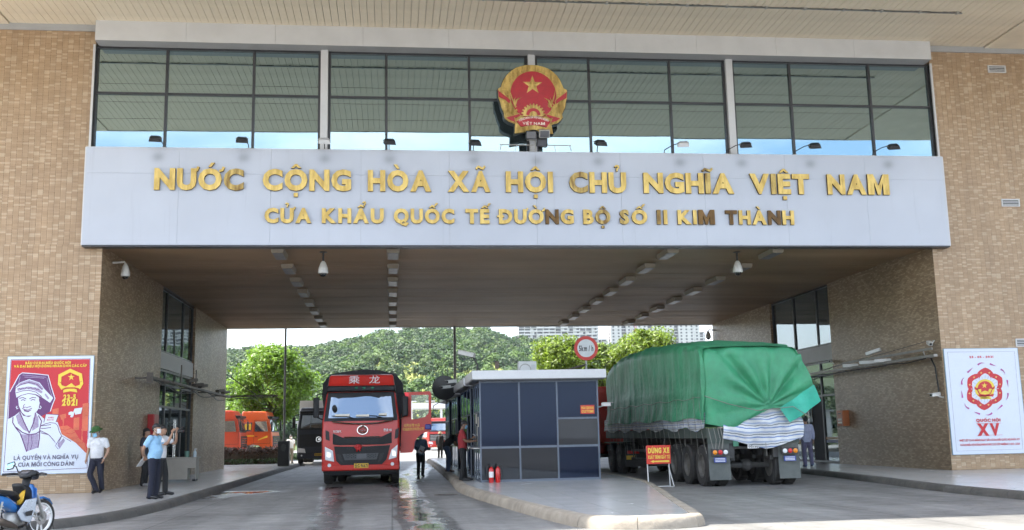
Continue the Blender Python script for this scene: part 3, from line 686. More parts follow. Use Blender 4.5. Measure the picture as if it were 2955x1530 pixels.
def gear_poly(r0, r1, n):
    P = []
    for i in range(n):
        a0 = 2*PI*i/n
        for fr_, r in ((0, r0), (.18, r1), (.5, r1), (.68, r0)): P.append((g0[0]+r*KE*math.cos(a0+2*PI/n*fr_), max(g0[1]-.03, g0[1]+r*KE*math.sin(a0+2*PI/n*fr_))))
    return P
gr.prism(gear_poly(128, 155, 22), -.05, -.019, efn); gr.build('gear', M_egold, em)
rg_ = MB()
for r0, r1 in ((76, 92),):
    rg_.prism([(g0[0]+r*KE*math.cos(a), max(g0[1]-.03, g0[1]+r*KE*math.sin(a))) for r, a in [(92, PI*i/24) for i in range(25)] + [(52, PI*(24-i)/24) for i in range(25)]], -.054, -.051, efn)
rg_.build('gear_groove', M_ered, em)
wr = MB(); rw = random.Random(5)
for sgn in (-1, 1):
    for ring, (ra, rb) in enumerate(((318, 330), (345, 360), (372, 388))):
        for i in range(30):
            a = sgn*(.06 + i*.0865); ww = 1+.12*max(0, i-10)/20
            rr_ = rw.uniform(ra, rb)*(1 if i < 18 else 1-.004*(i-18)*(ring-1)); x = 648 + rr_*math.sin(a); y = 522-rr_*math.cos(a)
            if y > 850: continue
            u, v = E_(x, y); M_ = Matrix.Translation((u, -.008-.006*(ring == 1), v)) @ Matrix.Rotation(a + sgn*rw.uniform(-.35, .1) + PI/2, 4, 'Y')
            wr.ell((0, 0, 0), (.045, .022, .017), M_, 6, 4)
    for k in range(26):   # bundles near the gear
        x = 648 + sgn*rw.uniform(200, 355); y = rw.uniform(640, 800); u, v = E_(x, y)
        wr.ell((0, 0, 0), (.042, .022, .015), Matrix.Translation((u, -.02, v)) @ Matrix.Rotation(sgn*(.9+rw.uniform(-.3, .3)), 4, 'Y'), 6, 4)
    for tip in ((500, 560), (470, 570), (425, 560), (400, 590), (350, 450), (360, 500)):
        x = 648 + sgn*(648-tip[0]); u0, v0 = E_(648+sgn*230, 690); u1, v1 = E_(x, tip[1]); um, vm_ = (u0+u1)/2 + sgn*.03, (v0+v1)/2+.06
        wr.path([(u0, -.015, v0), (um, -.03, vm_), (u1, -.02, v1)], [.014, .016, .004], 5)
wr.build('rice_wreath', M_egold, em, smooth=True)['kind'] = 'stuff'
rb = MB()
for sgn in (-1, 1):
    f_ = lambda x, y: E_(648+sgn*(648-x), y)
    rb.prism([f_(203, 470), f_(215, 490), f_(345, 590), f_(360, 615), f_(345, 650), f_(290, 600), f_(212, 560)], -.045, -.0, efn)
    rb.prism([f_(300, 838), f_(400, 805), f_(470, 785), f_(480, 810), f_(430, 835), f_(400, 840), f_(410, 880), f_(430, 905), f_(345, 870)], -.05, -.0, efn)
rb.prism([E_(430, 880), E_(520, 838), E_(650, 822), E_(780, 838), E_(872, 880), E_(815, 960), E_(735, 938), E_(650, 930), E_(565, 938), E_(490, 955)], -.058, -.0, efn)
rb.build('ribbon', M_ered, em)
rbg = MB()
for sgn in (-1, 1):
    f_ = lambda x, y: E_(648+sgn*(648-x), y)
    for pl in ([(203, 470), (345, 585), (362, 615), (345, 655)], [(203, 572), (290, 608), (345, 655)], [(290, 838), (400, 805), (470, 783), (485, 812), (440, 850), (400, 838)], [(430, 880), (520, 838), (650, 820)], [(290, 838), (345, 875), (430, 905)]):
        rbg.path([(f_(*p)[0], -.05, f_(*p)[1]) for p in pl], .010, 5)
rbg.path([(E_(x, y)[0], -.02, E_(x, y)[1]) for x, y in ((404, 1035), (650, 982), (900, 1040))], .012, 5)
for k in range(6):
    for sgn in (-1, 1):
        y = 950+k*13; a = E_(648+sgn*60, y-6); b_ = E_(648+sgn*(220+k*3), y+8+k*3); rbg.path([(a[0], -.004, a[1]), (b_[0], -.004, b_[1])], .010, 5)
rbg.prism([E_(595, 932), E_(712, 932), E_(712, 985), E_(595, 985)], -.03, 0, efn)
rbg.build('ribbon_edging', M_egold, em)['kind'] = 'stuff'
M_paper = mat('pale_lettering', (.8, .74, .62), .5, var=.04)
text_obj('lettering', 'VIỆT NAM', E_(508, 0)[0], E_(795, 0)[0], E_(0, 930)[1], .085, -.0605, M_paper, em, .01)
arc = 'CỘNG HÒA XÃ HỘI CHỦ NGHĨA'; tm = MB()
AV, AF, AWd = compose(arc, .03)
def arcf(v):
    s = v[0]/AWd; u = (462+s*(845-462)); y = 888 - 46*math.sin(PI*s) - v[1]*38; return (E_(u, y)[0], -.0605-.0003*v[2], E_(u, y)[1])
tm.add([arcf(v) for v in AV], AF); tm.build('lettering', M_paper, em, fix=False)
mbk = MB(); mbk.box(-.05, .05, .28, .62, -.9, .6); mbk.build('mount', M_frame, em)

# ---- floodlights
M_lampbody = mat('black_lamp_housing', (.022, .022, .023), .45, metal=.3, var=.2, vscale=10)
M_lampglass = glass('lamp_glass', (.75, .78, .8), .12, (.10, .10, .11), rough=.08)
def floodlight(label, x, z, mx, tilt, yaw, y=28.22, pale=False):
    t_ = thing('floodlight', label, 'floodlight', (mx, 28.70, ZS1+.012), 0, 'floodlights along the top of the sign board')
    c = Vector((x-mx, y-28.70, z-ZS1-.012)); M_ = Matrix.Translation(c) @ Matrix.Rotation(yaw, 4, 'Z') @ Matrix.Rotation(tilt, 4, 'X')
    hb = MB(); q = [M_ @ Vector(p) for p in ((-.13, -.055, -.115), (.13, -.055, -.115), (.17, .06, -.135), (-.17, .06, -.135), (-.13, -.055, .115), (.13, -.055, .115), (.17, .06, .135), (-.17, .06, .135))]
    hb.hexa(q)
    for i in range(7): hb.box(-.10+i*.031, -.09+i*.031, -.085, -.045, -.08, .08, M_)
    hb.build('housing', M_whitealu if pale else M_lampbody, t_)
    MB().box(-.15, .15, .0605, .066, -.115, .115, M_).build('front_glass', M_lampglass, t_)
    br_ = MB(); br_.path([M_ @ Vector(p) for p in ((-.155, 0, .0), (-.17, 0, .19), (.17, 0, .19), (.155, 0, .0))], .011, 5)
    br_.build('bracket', M_galv, t_)
    ar = MB(); top = M_ @ Vector((0, 0, .19)); ar.path([(0, 0, 0), (0, -.03, .10), (top.x*.5, top.y*.55, max(.2, top.z*.9)), tuple(top)], .014, 6); ar.build('arm', M_lampbody, t_)
    MB().box(-.06, .06, -.03, .06, 0.0, .012).build('foot_plate', M_galv, t_)
    return t_
names = ['leftmost, at the end of the sign', 'second from the left, over the letter C', 'third from the left, against a white post', 'fourth from the left, over the word HÒA', 'fifth from the left, before the emblem', 'sixth from the left, just past the emblem', 'seventh from the left, over the word NGHĨA', 'eighth from the left, beside a white post', 'ninth from the left, over the word VIỆT', 'rightmost, over the word NAM']
for i, x in enumerate(FLX):
    floodlight('black floodlight %s' % names[i], x, 9.70 + (.04 if i > 4 else 0), x - (.45 if i > 5 else (-.12 if i < 2 else .02)), math.radians(-62), math.radians(-14 if i > 5 else 8), pale=(i in (2, 6)))
# three lamps on a stand under the emblem
rk = thing('lamp_rack', 'steel rack holding three floodlights under the emblem', 'lamp rack', (4.16, 28.55, ZS1+.012))
mb = MB(); mb.tube((0, 0, 0), (0, 0, .42), .022, 8)
for sx in (-1, 1):
    mb.path([(sx*.06, -.02, .16), (sx*1.05, -.02, .16)], .014, 6); mb.path([(sx*1.0, -.02, .16), (sx*1.05, -.02, .0)], .012, 6); mb.path([(sx*.55, -.02, .16), (sx*.6, .05, .0)], .010, 6)
mb.path([(-.25, -.05, .30), (.28, -.05, .30)], .014, 6)
mb.build('rail', M_galv, rk)
for j, (lx_, lz, pl) in enumerate(((-.15, .42, False), (.24, .46, True), (.16, .20, False))):
    M_ = Matrix.Translation((lx_, -.18, lz)) @ Matrix.Rotation(math.radians(20+8*j), 4, 'X')
    h = MB().box(-.155, .155, -.06, .05, -.12, .12, M_).build('lamp_head', M_lampbody if not pl else M_galv, rk, bevel=.01)
    MB().box(-.13, .13, -.064, -.0605, -.095, .095, M_).build('front_glass', M_lampglass, h)

# ---- passage ceiling lights
M_tube = mat('lamp_diffuser', (.10, .10, .11), .35, var=.15)
def ceiling_light(label, x, y):
    t_ = thing('ceiling_light', label, 'ceiling light', (x, y, ZC-.012), 0, 'box lights on the passage ceiling')
    MB().hexa([(-.19, -.62, 0), (.19, -.62, 0), (.19, .62, 0), (-.19, .62, 0), (-.16, -.60, -.14), (.16, -.60, -.14), (.16, .60, -.14), (-.16, .60, -.14)]).build('housing', mat('light_housing', (.27, .23, .175), .55, var=.15), t_)
    MB().box(-.135, .135, -.56, .56, -.148, -.141).build('diffuser', M_tube, t_)
    return t_
ordn = ['nearest', 'second', 'third', 'fourth', 'fifth', 'sixth', 'seventh', 'farthest']
for r_, (x, nm) in enumerate(((-3.25, 'far left'), (.03, 'centre left'), (8.32, 'centre right'), (11.57, 'far right'))):
    for k in range(8):
        ceiling_light('cream box light, %s of the %s row on the passage ceiling' % (ordn[k], nm), x, 29.85+k*2.75)

# ---- cameras
M_camw = mat('camera_white', (.62, .61, .57), .4, var=.08)
M_camb = mat('camera_black', (.015, .015, .016), .2)
def dome_camera(name, label, loc, wall=None, size=1.0):
    t_ = thing(name, label, 'camera', loc)
    s = size; mb = MB()
    if wall: mb.path([(0, 0, 0), (wall*.10, 0, 0), (wall*.32, 0, .02), (wall*.36, 0, -.04)], .03*s, 8); cx = wall*.36
    else: mb.tube((0, 0, .0), (0, 0, -.30), .028*s, 8); mb.lathe([(.10*s, 0), (.10*s, -.02), (.04*s, -.03)], None, 14); cx = 0
    mb.build('mount', M_frame if not wall else M_camw, t_)
    zt = -.04 if wall else -.28
    MB().lathe([(.03*s, zt), (.07*s, zt-.05), (.115*s, zt-.20), (.13*s, zt-.33), (.125*s, zt-.36), (.09*s, zt-.37)], Matrix.Translation((cx, 0, 0)), 18).build('housing', M_camw, t_, smooth=40)
    MB().ell((cx, 0, zt-.375), (.085*s, .085*s, .075*s), None, 14, 8).build('lens_dome', M_camb, t_, smooth=True)
dome_camera('dome_camera', 'white dome camera hanging from the passage ceiling, over the red truck', (-2.0, 29.95, ZC), None, 1.15)
dome_camera('dome_camera', 'white dome camera hanging from the passage ceiling, over the green tarp', (10.53, 29.95, ZC), None, 1.15)
dome_camera('wall_camera', 'white ball camera bracketed high on the left passage wall', (XL, 30.1, 6.55), 1, 1.0)
dome_camera('wall_camera', 'dark ball camera at the far end of the right passage wall', (XR, 50.5, 6.5), -1, 1.1)
def bullet(name, label, base, head, aim, parent=None, L_=.34, group=None):
    """Bullet camera: foot, arm, body with visor, lens."""
    t_ = thing(name, label, 'camera', base, 0, group)
    h = Vector(head)-Vector(base); aim = Vector(aim).normalized(); q = aim.to_track_quat('Y', 'Z').to_matrix().to_4x4(); M_ = Matrix.Translation(h) @ q
    MB().path([(0, 0, 0), tuple(h*.5 + Vector((0, 0, -.02))), tuple(h - aim*.05)], .018, 6).lathe([(.05, 0), (.05, .02)], None, 10).build('mount', M_camw, t_)
    b_ = MB().box(-.055, .055, -L_/2, L_/2, -.05, .05, M_).build('housing', M_camw, t_, bevel=.012)
    MB().box(-.065, .065, -L_/2+.02, L_/2+.07, .053, .06, M_).build('visor', M_camw, b_)
    MB().tube(M_ @ Vector((0, L_/2-.01, 0)), M_ @ Vector((0, L_/2+.012, 0)), .038, 12).build('lens', M_camb, b_)
    return t_
bullet('bullet_camera', 'small bullet camera above the cable boom on the right pier corner', (XR, 29.35, 3.98), (XR-.22, 29.25, 3.90), (-.3, -1, -.25))
bullet('bullet_camera', 'small bullet camera low on the right pier corner beside the white poster', (XR, 29.12, 2.27), (XR-.2, 29.2, 2.36), (-.9, -.25, -.1))
bullet('bullet_camera', 'boxy camera on the right wall over the glass entrance', (XR, 36.6, 3.80), (XR-.15, 36.6, 3.90), (-.5, -1, -.1))

# ---- cable booms on both walls
M_rust = mat('weathered_steel', (.16, .14, .12), .65, metal=.4, var=.3, vscale=6, dirt=.3)
lb = thing('cable_boom', 'dark steel cable boom with hanging cameras along the left passage wall', 'boom', (XL, 33.2, 3.42))
mb = MB(); mb.box(.42, .56, -.15, 15.6, -.03, .05)
for yy in (0, 3.4, 7.0, 10.5, 14): mb.box(-.0, .50, yy-.04, yy+.04, -.02, .03)
for yy in (4.6, 7.4): mb.box(.47, .51, yy-.03, yy+.03, .05, .72)
mb.box(.40, .58, -.2, -.15, -.16, .16); mb.build('beam', M_rust, lb)
mb = MB()
for y0, y1, sag in ((0, 4, .10), (3.4, 7.4, .16), (6, 12, .2), (10, 15.5, .2), (1, 8, .24)):
    mb.path([(.5+.05*math.sin(i), y0+(y1-y0)*i/10, -.04-sag*math.sin(PI*i/10)) for i in range(11)], .016, 5)
mb.build('cable', MATS['black_cable'], lb)
for k, (yy, dx, ln) in enumerate(((6.0, .15, .6), (7.3, .1, .6), (8.2, .2, .5), (12.4, .15, .5), (13.8, .15, .5))):
    M_ = Matrix.Translation((.55+dx*.3, yy, .15+.1*(k == 0))) @ Matrix.Rotation(math.radians(-20), 4, 'Z') @ Matrix.Rotation(math.radians(6), 4, 'X')
    c_ = MB().box(-.09, .09, -ln/2, ln/2, -.06, .06, M_).build('boom_camera', M_rust, lb, bevel=.012)
    MB().tube((.5, yy, .0), (.55, yy, .10), .015, 6).build('camera_arm', M_rust, lb)
fb = thing('barrier_boom', 'thin black boom with stay wire at the far left wall corner', 'boom', (XL, 50.95, 3.55))
MB().tube((-.05, .08, 0), (2.35, 1.0, .05), .05, 6).build('beam', M_rust, fb)
MB().tube((-.02, .06, 1.08), (1.35, .62, .08), .022, 6).path([(1.3, .6, 0), (1.5, .68, -.3), (1.8, .8, -.42), (2.1, .9, -.3), (2.3, .98, .0)], .015, 5).path([(0, .1, -.03), (.6, .35, -.10), (1.2, .58, -.08), (2.2, .95, -.02)], .02, 5).build('stay', MATS['black_cable'], fb)
rbm = thing('cable_boom', 'pale steel cable boom with cameras along the right passage wall', 'boom', (XR, 29.3, 3.5))
mb = MB(); mb.box(-.42, -.30, -.6, 11.2, -.04, .04); mb.box(-.44, -.41, -.55, 5.6, .17, .24)
for yy in (.2, 3.2, 6.4, 9.6): mb.box(-.31, 0, yy-.03, yy+.03, -.02, .02)
mb.path([(-.42, 5.5, .2), (-.36, 8.2, .02)], .02, 6); mb.path([(-.42, .0, .2), (-.36, .0, .0)], .02, 6)
mb.build('beam', mat('weathered_pale_steel', (.30, .28, .25), .55, metal=.3, var=.2, vscale=5, dirt=.3), rbm)
mb = MB(); mb.path([(-.05, .25, -.02), (-.05, .05, -.3), (-.03, -.02, -1.1)], .022, 6); mb.path([(-.35, i*1.1, -.05-.06*abs(math.sin(i*1.4))) for i in range(11)], .017, 5); mb.path([(-.40, -.2, .45), (-.42, 2.5, .30), (-.40, 5, .23)], .008, 4)
mb.build('cable', MATS['black_cable'], rbm)
for yy, zz, az in ((2.6, .08, 60), (3.7, .10, 50), (5.0, .08, 60), (3.2, .42, 40)):
    M_ = Matrix.Translation((-.42, yy, zz)) @ Matrix.Rotation(math.radians(az), 4, 'Z') @ Matrix.Rotation(math.radians(-14 if zz > .3 else 0), 4, 'X')
    MB().box(-.07, .07, -.26, .26, -.055, .055, M_).build('boom_camera', M_camw, rbm, bevel=.01)

# ---- air vents on the right pier
for lab, z in (('top one, near the canopy', 12.55), ('middle one, beside the sign board', 8.21), ('lowest one, right of the poster', 3.87)):
    v_ = thing('air_vent', 'white louvred air vent on the right pier, %s' % lab, 'vent', (19.05, 28.985, z), 0, 'air vents on the right pier')
    fr = MB(); fr.box(-.30, .30, -.03, .0, -.12, -.085); fr.box(-.30, .30, -.03, .0, .085, .12); fr.box(-.30, -.265, -.03, 0, -.085, .085); fr.box(.265, .30, -.03, 0, -.085, .085); fr.build('frame', M_whitealu, v_)
    MB().box(-.265, .265, -.006, .0, -.085, .085).build('backing', M_eblack, v_)
    for k in range(3): MB().box(-.265, .265, -.028, -.010, -.062+k*.05, -.042+k*.05, None).build('slat', M_whitealu, v_)

# ---- mailbox, fire box, desk
mbx = thing('suggestion_box', 'orange metal suggestion box on the right passage wall', 'box', (XR, 35.85, 1.5))
MB().box(-.26, 0, -.24, .24, 0, .56).build('body', mat('orange_enamel', (.40, .12, .035), .45, var=.12), mbx, bevel=.015)
MB().box(-.264, -.258, -.12, .12, .43, .46).build('slot', M_eblack, mbx)
for z in (.09, .20): MB().box(-.264, -.2605, -.16, .16, z, z+.07).build('notice', M_paper, mbx)
fbx = thing('fire_hose_cabinet', 'red fire hose cabinet on the left passage wall by the entrance', 'cabinet', (XL, 35.4, 1.55))
MB().box(0, .2, -.35, .35, 0, .8).build('body', mat('fire_red', (.36, .02, .02), .4, var=.08), fbx, bevel=.012)
MB().box(.2, .215, -.32, .32, .03, .77).build('door', MATS['fire_red'], fbx); MB().box(.215, .235, .22, .26, .34, .46).build('handle', M_galv, fbx)
dk = thing('desk', 'cream counter desk standing by the left glass entrance', 'desk', (-7.0, 35.6, .15))
M_desk = mat('desk_laminate', (.36, .33, .28), .5, var=.06)
MB().box(-.62, .62, -.3, .3, .74, .78).build('top', M_desk, dk, bevel=.006)
MB().box(-.58, .3, -.27, -.25, .06, .74).build('front_panel', M_desk, dk); MB().box(.30, .57, -.27, .27, .42, .74).build('side_cabinet', M_desk, dk)
MB().box(-.58, -.55, -.25, .27, .06, .74).build('side_panel', M_desk, dk); MB().box(.55, .58, -.27, .27, .06, .42).build('side_panel', M_desk, dk); MB().box(.28, .30, -.25, .27, .06, .74).build('side_panel', M_desk, dk)
for sx in (-.5, .5): MB().box(sx-.05, sx+.05, -.2, .2, 0, .06).build('foot', M_eblack, dk)
pt = thing('pencil_cup', 'green cup standing on the cream desk', 'cup', (-6.75, 35.45, .93)); MB().lathe([(.07, 0), (.085, .2), (.075, .2), (.06, .02)], None, 14).build('body', mat('green_plastic', (.12, .25, .2), .4), pt, smooth=40)
bt = thing('sanitizer_bottle', 'clear pump bottle standing on the cream desk', 'bottle', (-6.5, 35.45, .93)); MB().lathe([(.055, 0), (.06, .02), (.055, .16), (.02, .2), (.02, .24)], None, 14).build('body', mat('bottle_plastic', (.5, .58, .62), .2), bt, smooth=40); MB().box(-.015, .06, -.012, .012, .24, .27).build('pump', M_whitealu, bt)

# ================================================================== POSTERS
M_board_w = mat('poster_vinyl', (.66, .71, .80), .35, var=.02)
M_pred = mat('print_red', (.55, .02, .03), .38, var=.1, vscale=1)
M_pyel = mat('print_yellow', (.78, .58, .06), .38, var=.03)
M_ppur = mat('print_purple', (.115, .03, .14), .38, var=.15, vscale=2)
M_plil = mat('print_lilac', (.34, .28, .42), .38, var=.3, vscale=18)
M_porg = mat('print_orange', (.62, .13, .06), .38, var=.25, vscale=2)
M_pgrey = mat('print_grey', (.13, .12, .17), .4, var=.05)
M_edge = mat('poster_edge', (.30, .42, .50), .4)
def poster(name, label, x0, x1, z0, z1):
    t_ = thing(name, label, 'poster', ((x0+x1)/2, 28.985, z0)); w = x1-x0; h = z1-z0
    MB().box(-w/2, w/2, -.045, 0, 0, h).build('panel', M_board_w, t_)
    e = MB()
    for a, b_, c, d in ((-w/2-.012, -w/2, 0, h), (w/2, w/2+.012, 0, h), (-w/2-.012, w/2+.012, h, h+.012), (-w/2-.012, w/2+.012, -.012, 0)): e.box(a, b_, -.05, 0, c, d)
    e.build('frame', M_edge, t_)
    return t_, w, h
# --- left: woman holding a ballot paper
pl, PW, PH = poster('election_poster', 'red election poster of a woman in a headscarf holding a ballot', -10.27, -8.05, .67, 3.78)
def Q(p):   # sketch coordinates -> poster metres
    x, y = p; s = (y-69)/(1295-69); xl = 90*(1-s); xr = 1008+(905-1008)*s; return ((x-xl)/(xr-xl)*PW-PW/2, (1-s)*PH)
class Art:
    def __init__(s, parent, f): s.k = 0; s.p = parent; s.f = f
    def lay(s): s.k += 1; return -.0458-.0007*s.k
    def poly(s, name, m, *polys):
        y = s.lay()
        for P in polys: MB().flat([s.f(p) for p in P], y).build(name, m, s.p, fix=False)
    def line(s, name, m, w, *lines, close=False):
        y = s.lay()
        if m is M_ppur and not isinstance(w, list): w *= 1.4
        for P in lines: MB().stroke([s.f(p) for p in (P+[P[0]] if close else P)], w, y).build(name, m, s.p, fix=False)
    def text(s, name, txt, a, b_, h, m, off=.03, skew=0):
        y = s.lay(); A = s.f(a); B = s.f(b_); return text_obj(name, txt, A[0], B[0], (A[1]+B[1])/2, h, y, m, s.p, off, None, skew)
A = Art(pl, Q)
A.line('print_border', M_ppur, .012, [(122, 100), (967, 97), (893, 1247), (28, 1268)], close=True)
A.poly('print_ground', M_pred, [(127, 106), (962, 103), (897, 1103), (780, 982), (640, 890), (430, 700), (84, 725), (100, 440)])
A.poly('print_city', M_porg, [(548, 628), (615, 617), (607, 760), (545, 700)], [(770, 725), (830, 715), (822, 850), (762, 850)], [(870, 575), (935, 565), (930, 700), (862, 700)], [(620, 690), (690, 676), (690, 720), (640, 740)], [(862, 700), (925, 690), (915, 860), (852, 860)], [(610, 810), (700, 800), (770, 850), (820, 940), (880, 990), (897, 1100), (780, 982), (640, 890)])
A.line('print_steps', M_pred, .012, [(620, 840), (680, 850), (740, 830)], [(680, 880), (740, 890), (800, 860)], [(730, 930), (790, 935), (850, 900)], [(800, 985), (850, 985), (890, 960)])
A.line('print_tower', M_porg, [.05, .02, .02, .05], [(658, 735), (660, 770), (655, 800), (660, 830)], [(855, 840), (855, 870), (850, 910), (850, 960)])
A.poly('print_scarf', M_ppur, [(205, 262), (240, 240), (512, 266), (578, 515), (525, 650), (430, 700), (84, 725), (104, 440)])
A.line('print_scarf_edge', M_board_w, .022, [(104, 440), (150, 360), (205, 262), (240, 240), (380, 252), (512, 268), (545, 400), (578, 515), (550, 580), (525, 650)])
A.line('print_scarf_folds', M_plil, .014, [(240, 262), (360, 275), (490, 290)], [(260, 285), (370, 290), (470, 300)], [(215, 280), (190, 380)], [(500, 300), (520, 400), (550, 500)])
A.poly('print_headband', M_board_w, [(163, 440), (170, 380), (215, 340), (310, 308), (420, 345), (475, 420), (560, 510), (525, 560), (440, 500), (380, 468), (300, 455), (220, 475), (172, 500)])
A.poly('print_headband_pattern', M_plil, [(175, 385), (215, 345), (310, 318), (410, 348), (460, 410), (440, 425), (380, 375), (300, 352), (220, 372)], [(180, 405), (300, 385), (400, 400), (450, 440), (440, 460), (360, 425), (290, 408), (190, 430)], [(480, 460), (520, 510), (505, 525), (470, 475)])
A.line('print_headband_edge', M_ppur, .012, [(172, 395), (230, 360), (310, 342), (390, 362), (450, 420)], [(168, 450), (240, 430), (300, 425), (380, 445), (440, 495)], [(190, 412), (205, 400), (220, 415), (240, 398), (260, 412), (280, 396), (300, 410), (325, 395), (345, 412), (370, 402), (390, 422), (415, 415)])
A.poly('print_face', M_board_w, [(190, 505), (225, 480), (300, 462), (370, 475), (408, 500), (420, 540), (412, 600), (385, 650), (335, 690), (270, 695), (225, 655), (197, 590)])
A.line('print_features', M_ppur, .016, [(203, 508), (240, 500), (275, 515)], [(308, 515), (345, 500), (380, 506)], [(220, 530), (242, 522), (266, 533)], [(322, 532), (345, 521), (370, 530)])
A.line('print_features', M_ppur, .013, [(242, 605), (250, 580), (262, 570)], [(245, 605), (265, 600), (280, 608), (300, 600), (325, 595)], [(232, 612), (255, 625), (290, 632), (335, 612)], [(250, 640), (290, 650), (325, 630)], [(412, 520), (420, 560), (405, 625), (375, 662), (335, 692), (268, 696), (225, 660), (195, 590)])
A.poly('print_lips', M_ppur, [(240, 625), (290, 640), (330, 625), (300, 652), (265, 648)])
A.line('print_earring', M_board_w, .022, [(180, 588), (170, 600), (178, 618), (190, 608)], [(420, 590), (432, 605), (420, 622), (405, 612)])
A.poly('print_dress', M_board_w, [(80, 725), (150, 690), (210, 645), (240, 690), (300, 705), (360, 672), (375, 655), (430, 700), (462, 750), (600, 762), (640, 890), (740, 968), (785, 985), (897, 1105), (891, 1243), (31, 1263)])
A.poly('print_dress_pattern', M_plil, [(165, 690), (205, 655), (300, 865), (240, 835), (185, 770)], [(345, 720), (380, 672), (400, 720), (400, 810), (330, 850)], [(210, 880), (300, 890), (400, 880), (385, 1025), (270, 1062)], [(590, 1000), (660, 930), (672, 960), (612, 1045)])
A.line('print_dress_lines', M_ppur, .020, [(205, 650), (245, 750), (300, 870)], [(372, 660), (350, 760), (302, 870)], [(135, 705), (130, 760), (165, 820), (205, 870), (240, 970), (270, 1065)], [(400, 690), (432, 750), (412, 830), (405, 930), (388, 1028)], [(165, 810), (230, 865), (300, 890), (370, 880), (425, 850)])
A.line('print_dress_lines', M_ppur, .010, [(300, 870), (290, 960), (275, 1060)], [(320, 890), (330, 980), (310, 1045)], [(600, 1045), (570, 1010), (640, 910), (735, 968)], [(640, 905), (630, 930), (600, 990)])
A.poly('print_ballot', M_board_w, [(482, 676), (612, 688), (578, 775), (455, 765)])
A.line('print_ballot_edge', M_ppur, .014, [(455, 765), (482, 676), (612, 688), (578, 775)])
A.text('print_text', 'PHIẾU', (505, 722), (562, 722), .035, M_pred, .05); A.text('print_text', 'BẦU CỬ', (492, 745), (560, 745), .035, M_pred, .05)
A.poly('print_hand', M_board_w, [(425, 800), (455, 768), (520, 752), (600, 765), (620, 830), (640, 905), (578, 995), (525, 910), (500, 890), (425, 872)])
A.line('print_hand_lines', M_ppur, .013, [(425, 798), (470, 780), (520, 768), (575, 775), (600, 800), (615, 860), (638, 908), (580, 995), (560, 960), (515, 905), (500, 892)], [(425, 800), (480, 795), (530, 788)], [(422, 828), (470, 826), (530, 818)], [(425, 852), (460, 870), (500, 890)], [(422, 872), (470, 884), (500, 892)])
gc = (752, 335)
A.line('print_emblem', M_pyel, [.05, .085, .10, .10, .10, .085, .05], [(660, 420), (632, 365), (640, 275), (750, 222), (858, 270), (868, 365), (840, 418)])
A.poly('print_emblem', M_pyel, [(632, 370), (700, 392), (760, 355), (800, 392), (868, 365), (840, 410), (790, 405), (715, 405), (660, 412)], [(672, 425), (720, 415), (790, 415), (812, 422), (818, 455), (745, 442), (668, 455)], [(760+(38 if i % 2 == 0 else 15)*math.sin(i*PI/5), 293-(38 if i % 2 == 0 else 15)*math.cos(i*PI/5)) for i in range(10)])
A.line('print_emblem_line', M_pred, .012, [(632, 340), (680, 372)], [(870, 335), (820, 368)], [(665, 418), (700, 402), (790, 402), (840, 415)])
A.text('print_text', '23-5', (668, 527), (802, 527), .125, M_pyel, .055); A.text('print_text', '2021', (650, 590), (815, 590), .150, M_pyel, .06)
A.poly('print_dove', M_board_w, [(720, 665), (745, 655), (770, 660), (785, 625), (868, 615), (850, 680), (815, 685), (790, 690), (780, 660), (770, 705), (755, 718), (735, 712), (745, 690), (718, 690)])
A.text('print_text', 'BẦU CỬ ĐẠI BIỂU QUỐC HỘI', (275, 150), (760, 148), .062, M_pyel, .05); A.text('print_text', 'VÀ ĐẠI BIỂU HỘI ĐỒNG NHÂN DÂN CÁC CẤP', (153, 186), (930, 181), .062, M_pyel, .05)
A.text('print_text', 'LÀ QUYỀN VÀ NGHĨA VỤ', (135, 1152), (805, 1142), .105, M_pgrey, .028); A.text('print_text', 'CỦA MỖI CÔNG DÂN!', (178, 1222), (760, 1212), .105, M_pgrey, .028)
# --- right: white poster with a ring of red petals
pr, PW2, PH2 = poster('assembly_poster', 'white poster with a red petal ring around a small emblem', 16.41, 18.76, .59, 3.70)
def Q2(p):
    x, y = p; s = (y-95)/(1258-95); xl = 140+(272-140)*s; xr = 942+(1085-942)*s; return ((x-xl)/(xr-xl)*PW2-PW2/2, (1-s)*PH2)
B = Art(pr, Q2)
M_pgold = mat('print_pale_gold', (.80, .55, .16), .38); M_ppink = mat('print_pink', (.42, .07, .30), .4, var=.3, vscale=5); M_ppale = mat('print_pale', (.52, .53, .66), .4)
B.line('print_border', M_pgrey, .008, [(181, 130), (912, 131), (1030, 1216), (308, 1222)], close=True)
B.text('print_text', '23 - 05 - 2021', (420, 199), (682, 199), .058, M_pred, .05)
cx, cy = 597, 545
ring = []; inner = []
def pet(r0, amp, i, n=96):
    a = 2*PI*i/n; ph = (a*6/(2*PI)) % 1; k = abs(2*ph-1)**.75; return (cx + (r0+amp*(k))*math.sin(a)*.93, cy - (r0+amp*k)*math.cos(a)*1.02)
y_ = B.lay(); mb = MB(); n = 96
oo = [Q2(pet(190, 42, i)) for i in range(n)]; ii = [Q2(pet(132, 38, i)) for i in range(n)]
mb.add([(u, y_, v) for u, v in oo+ii], [(i, (i+1) % n, n+(i+1) % n, n+i) for i in range(n)]); mb.build('print_petal_ring', M_pred, pr, fix=False)
B.line('print_rays', M_ppale, .02, *[[(cx+(112)*math.sin(a), cy-112*math.cos(a)), (cx+(150)*math.sin(a), cy-150*math.cos(a))] for a in [2*PI*i/24 for i in range(24)]])
B.poly('print_star', M_pgold, *[[(cx+180*math.sin(a0)*.95+(13 if j % 2 == 0 else 6)*math.sin(j*PI/5), cy-184*math.cos(a0)-(13 if j % 2 == 0 else 6)*math.cos(j*PI/5)) for j in range(10)] for a0 in [2*PI*(i+.5)/12 for i in range(12)]])
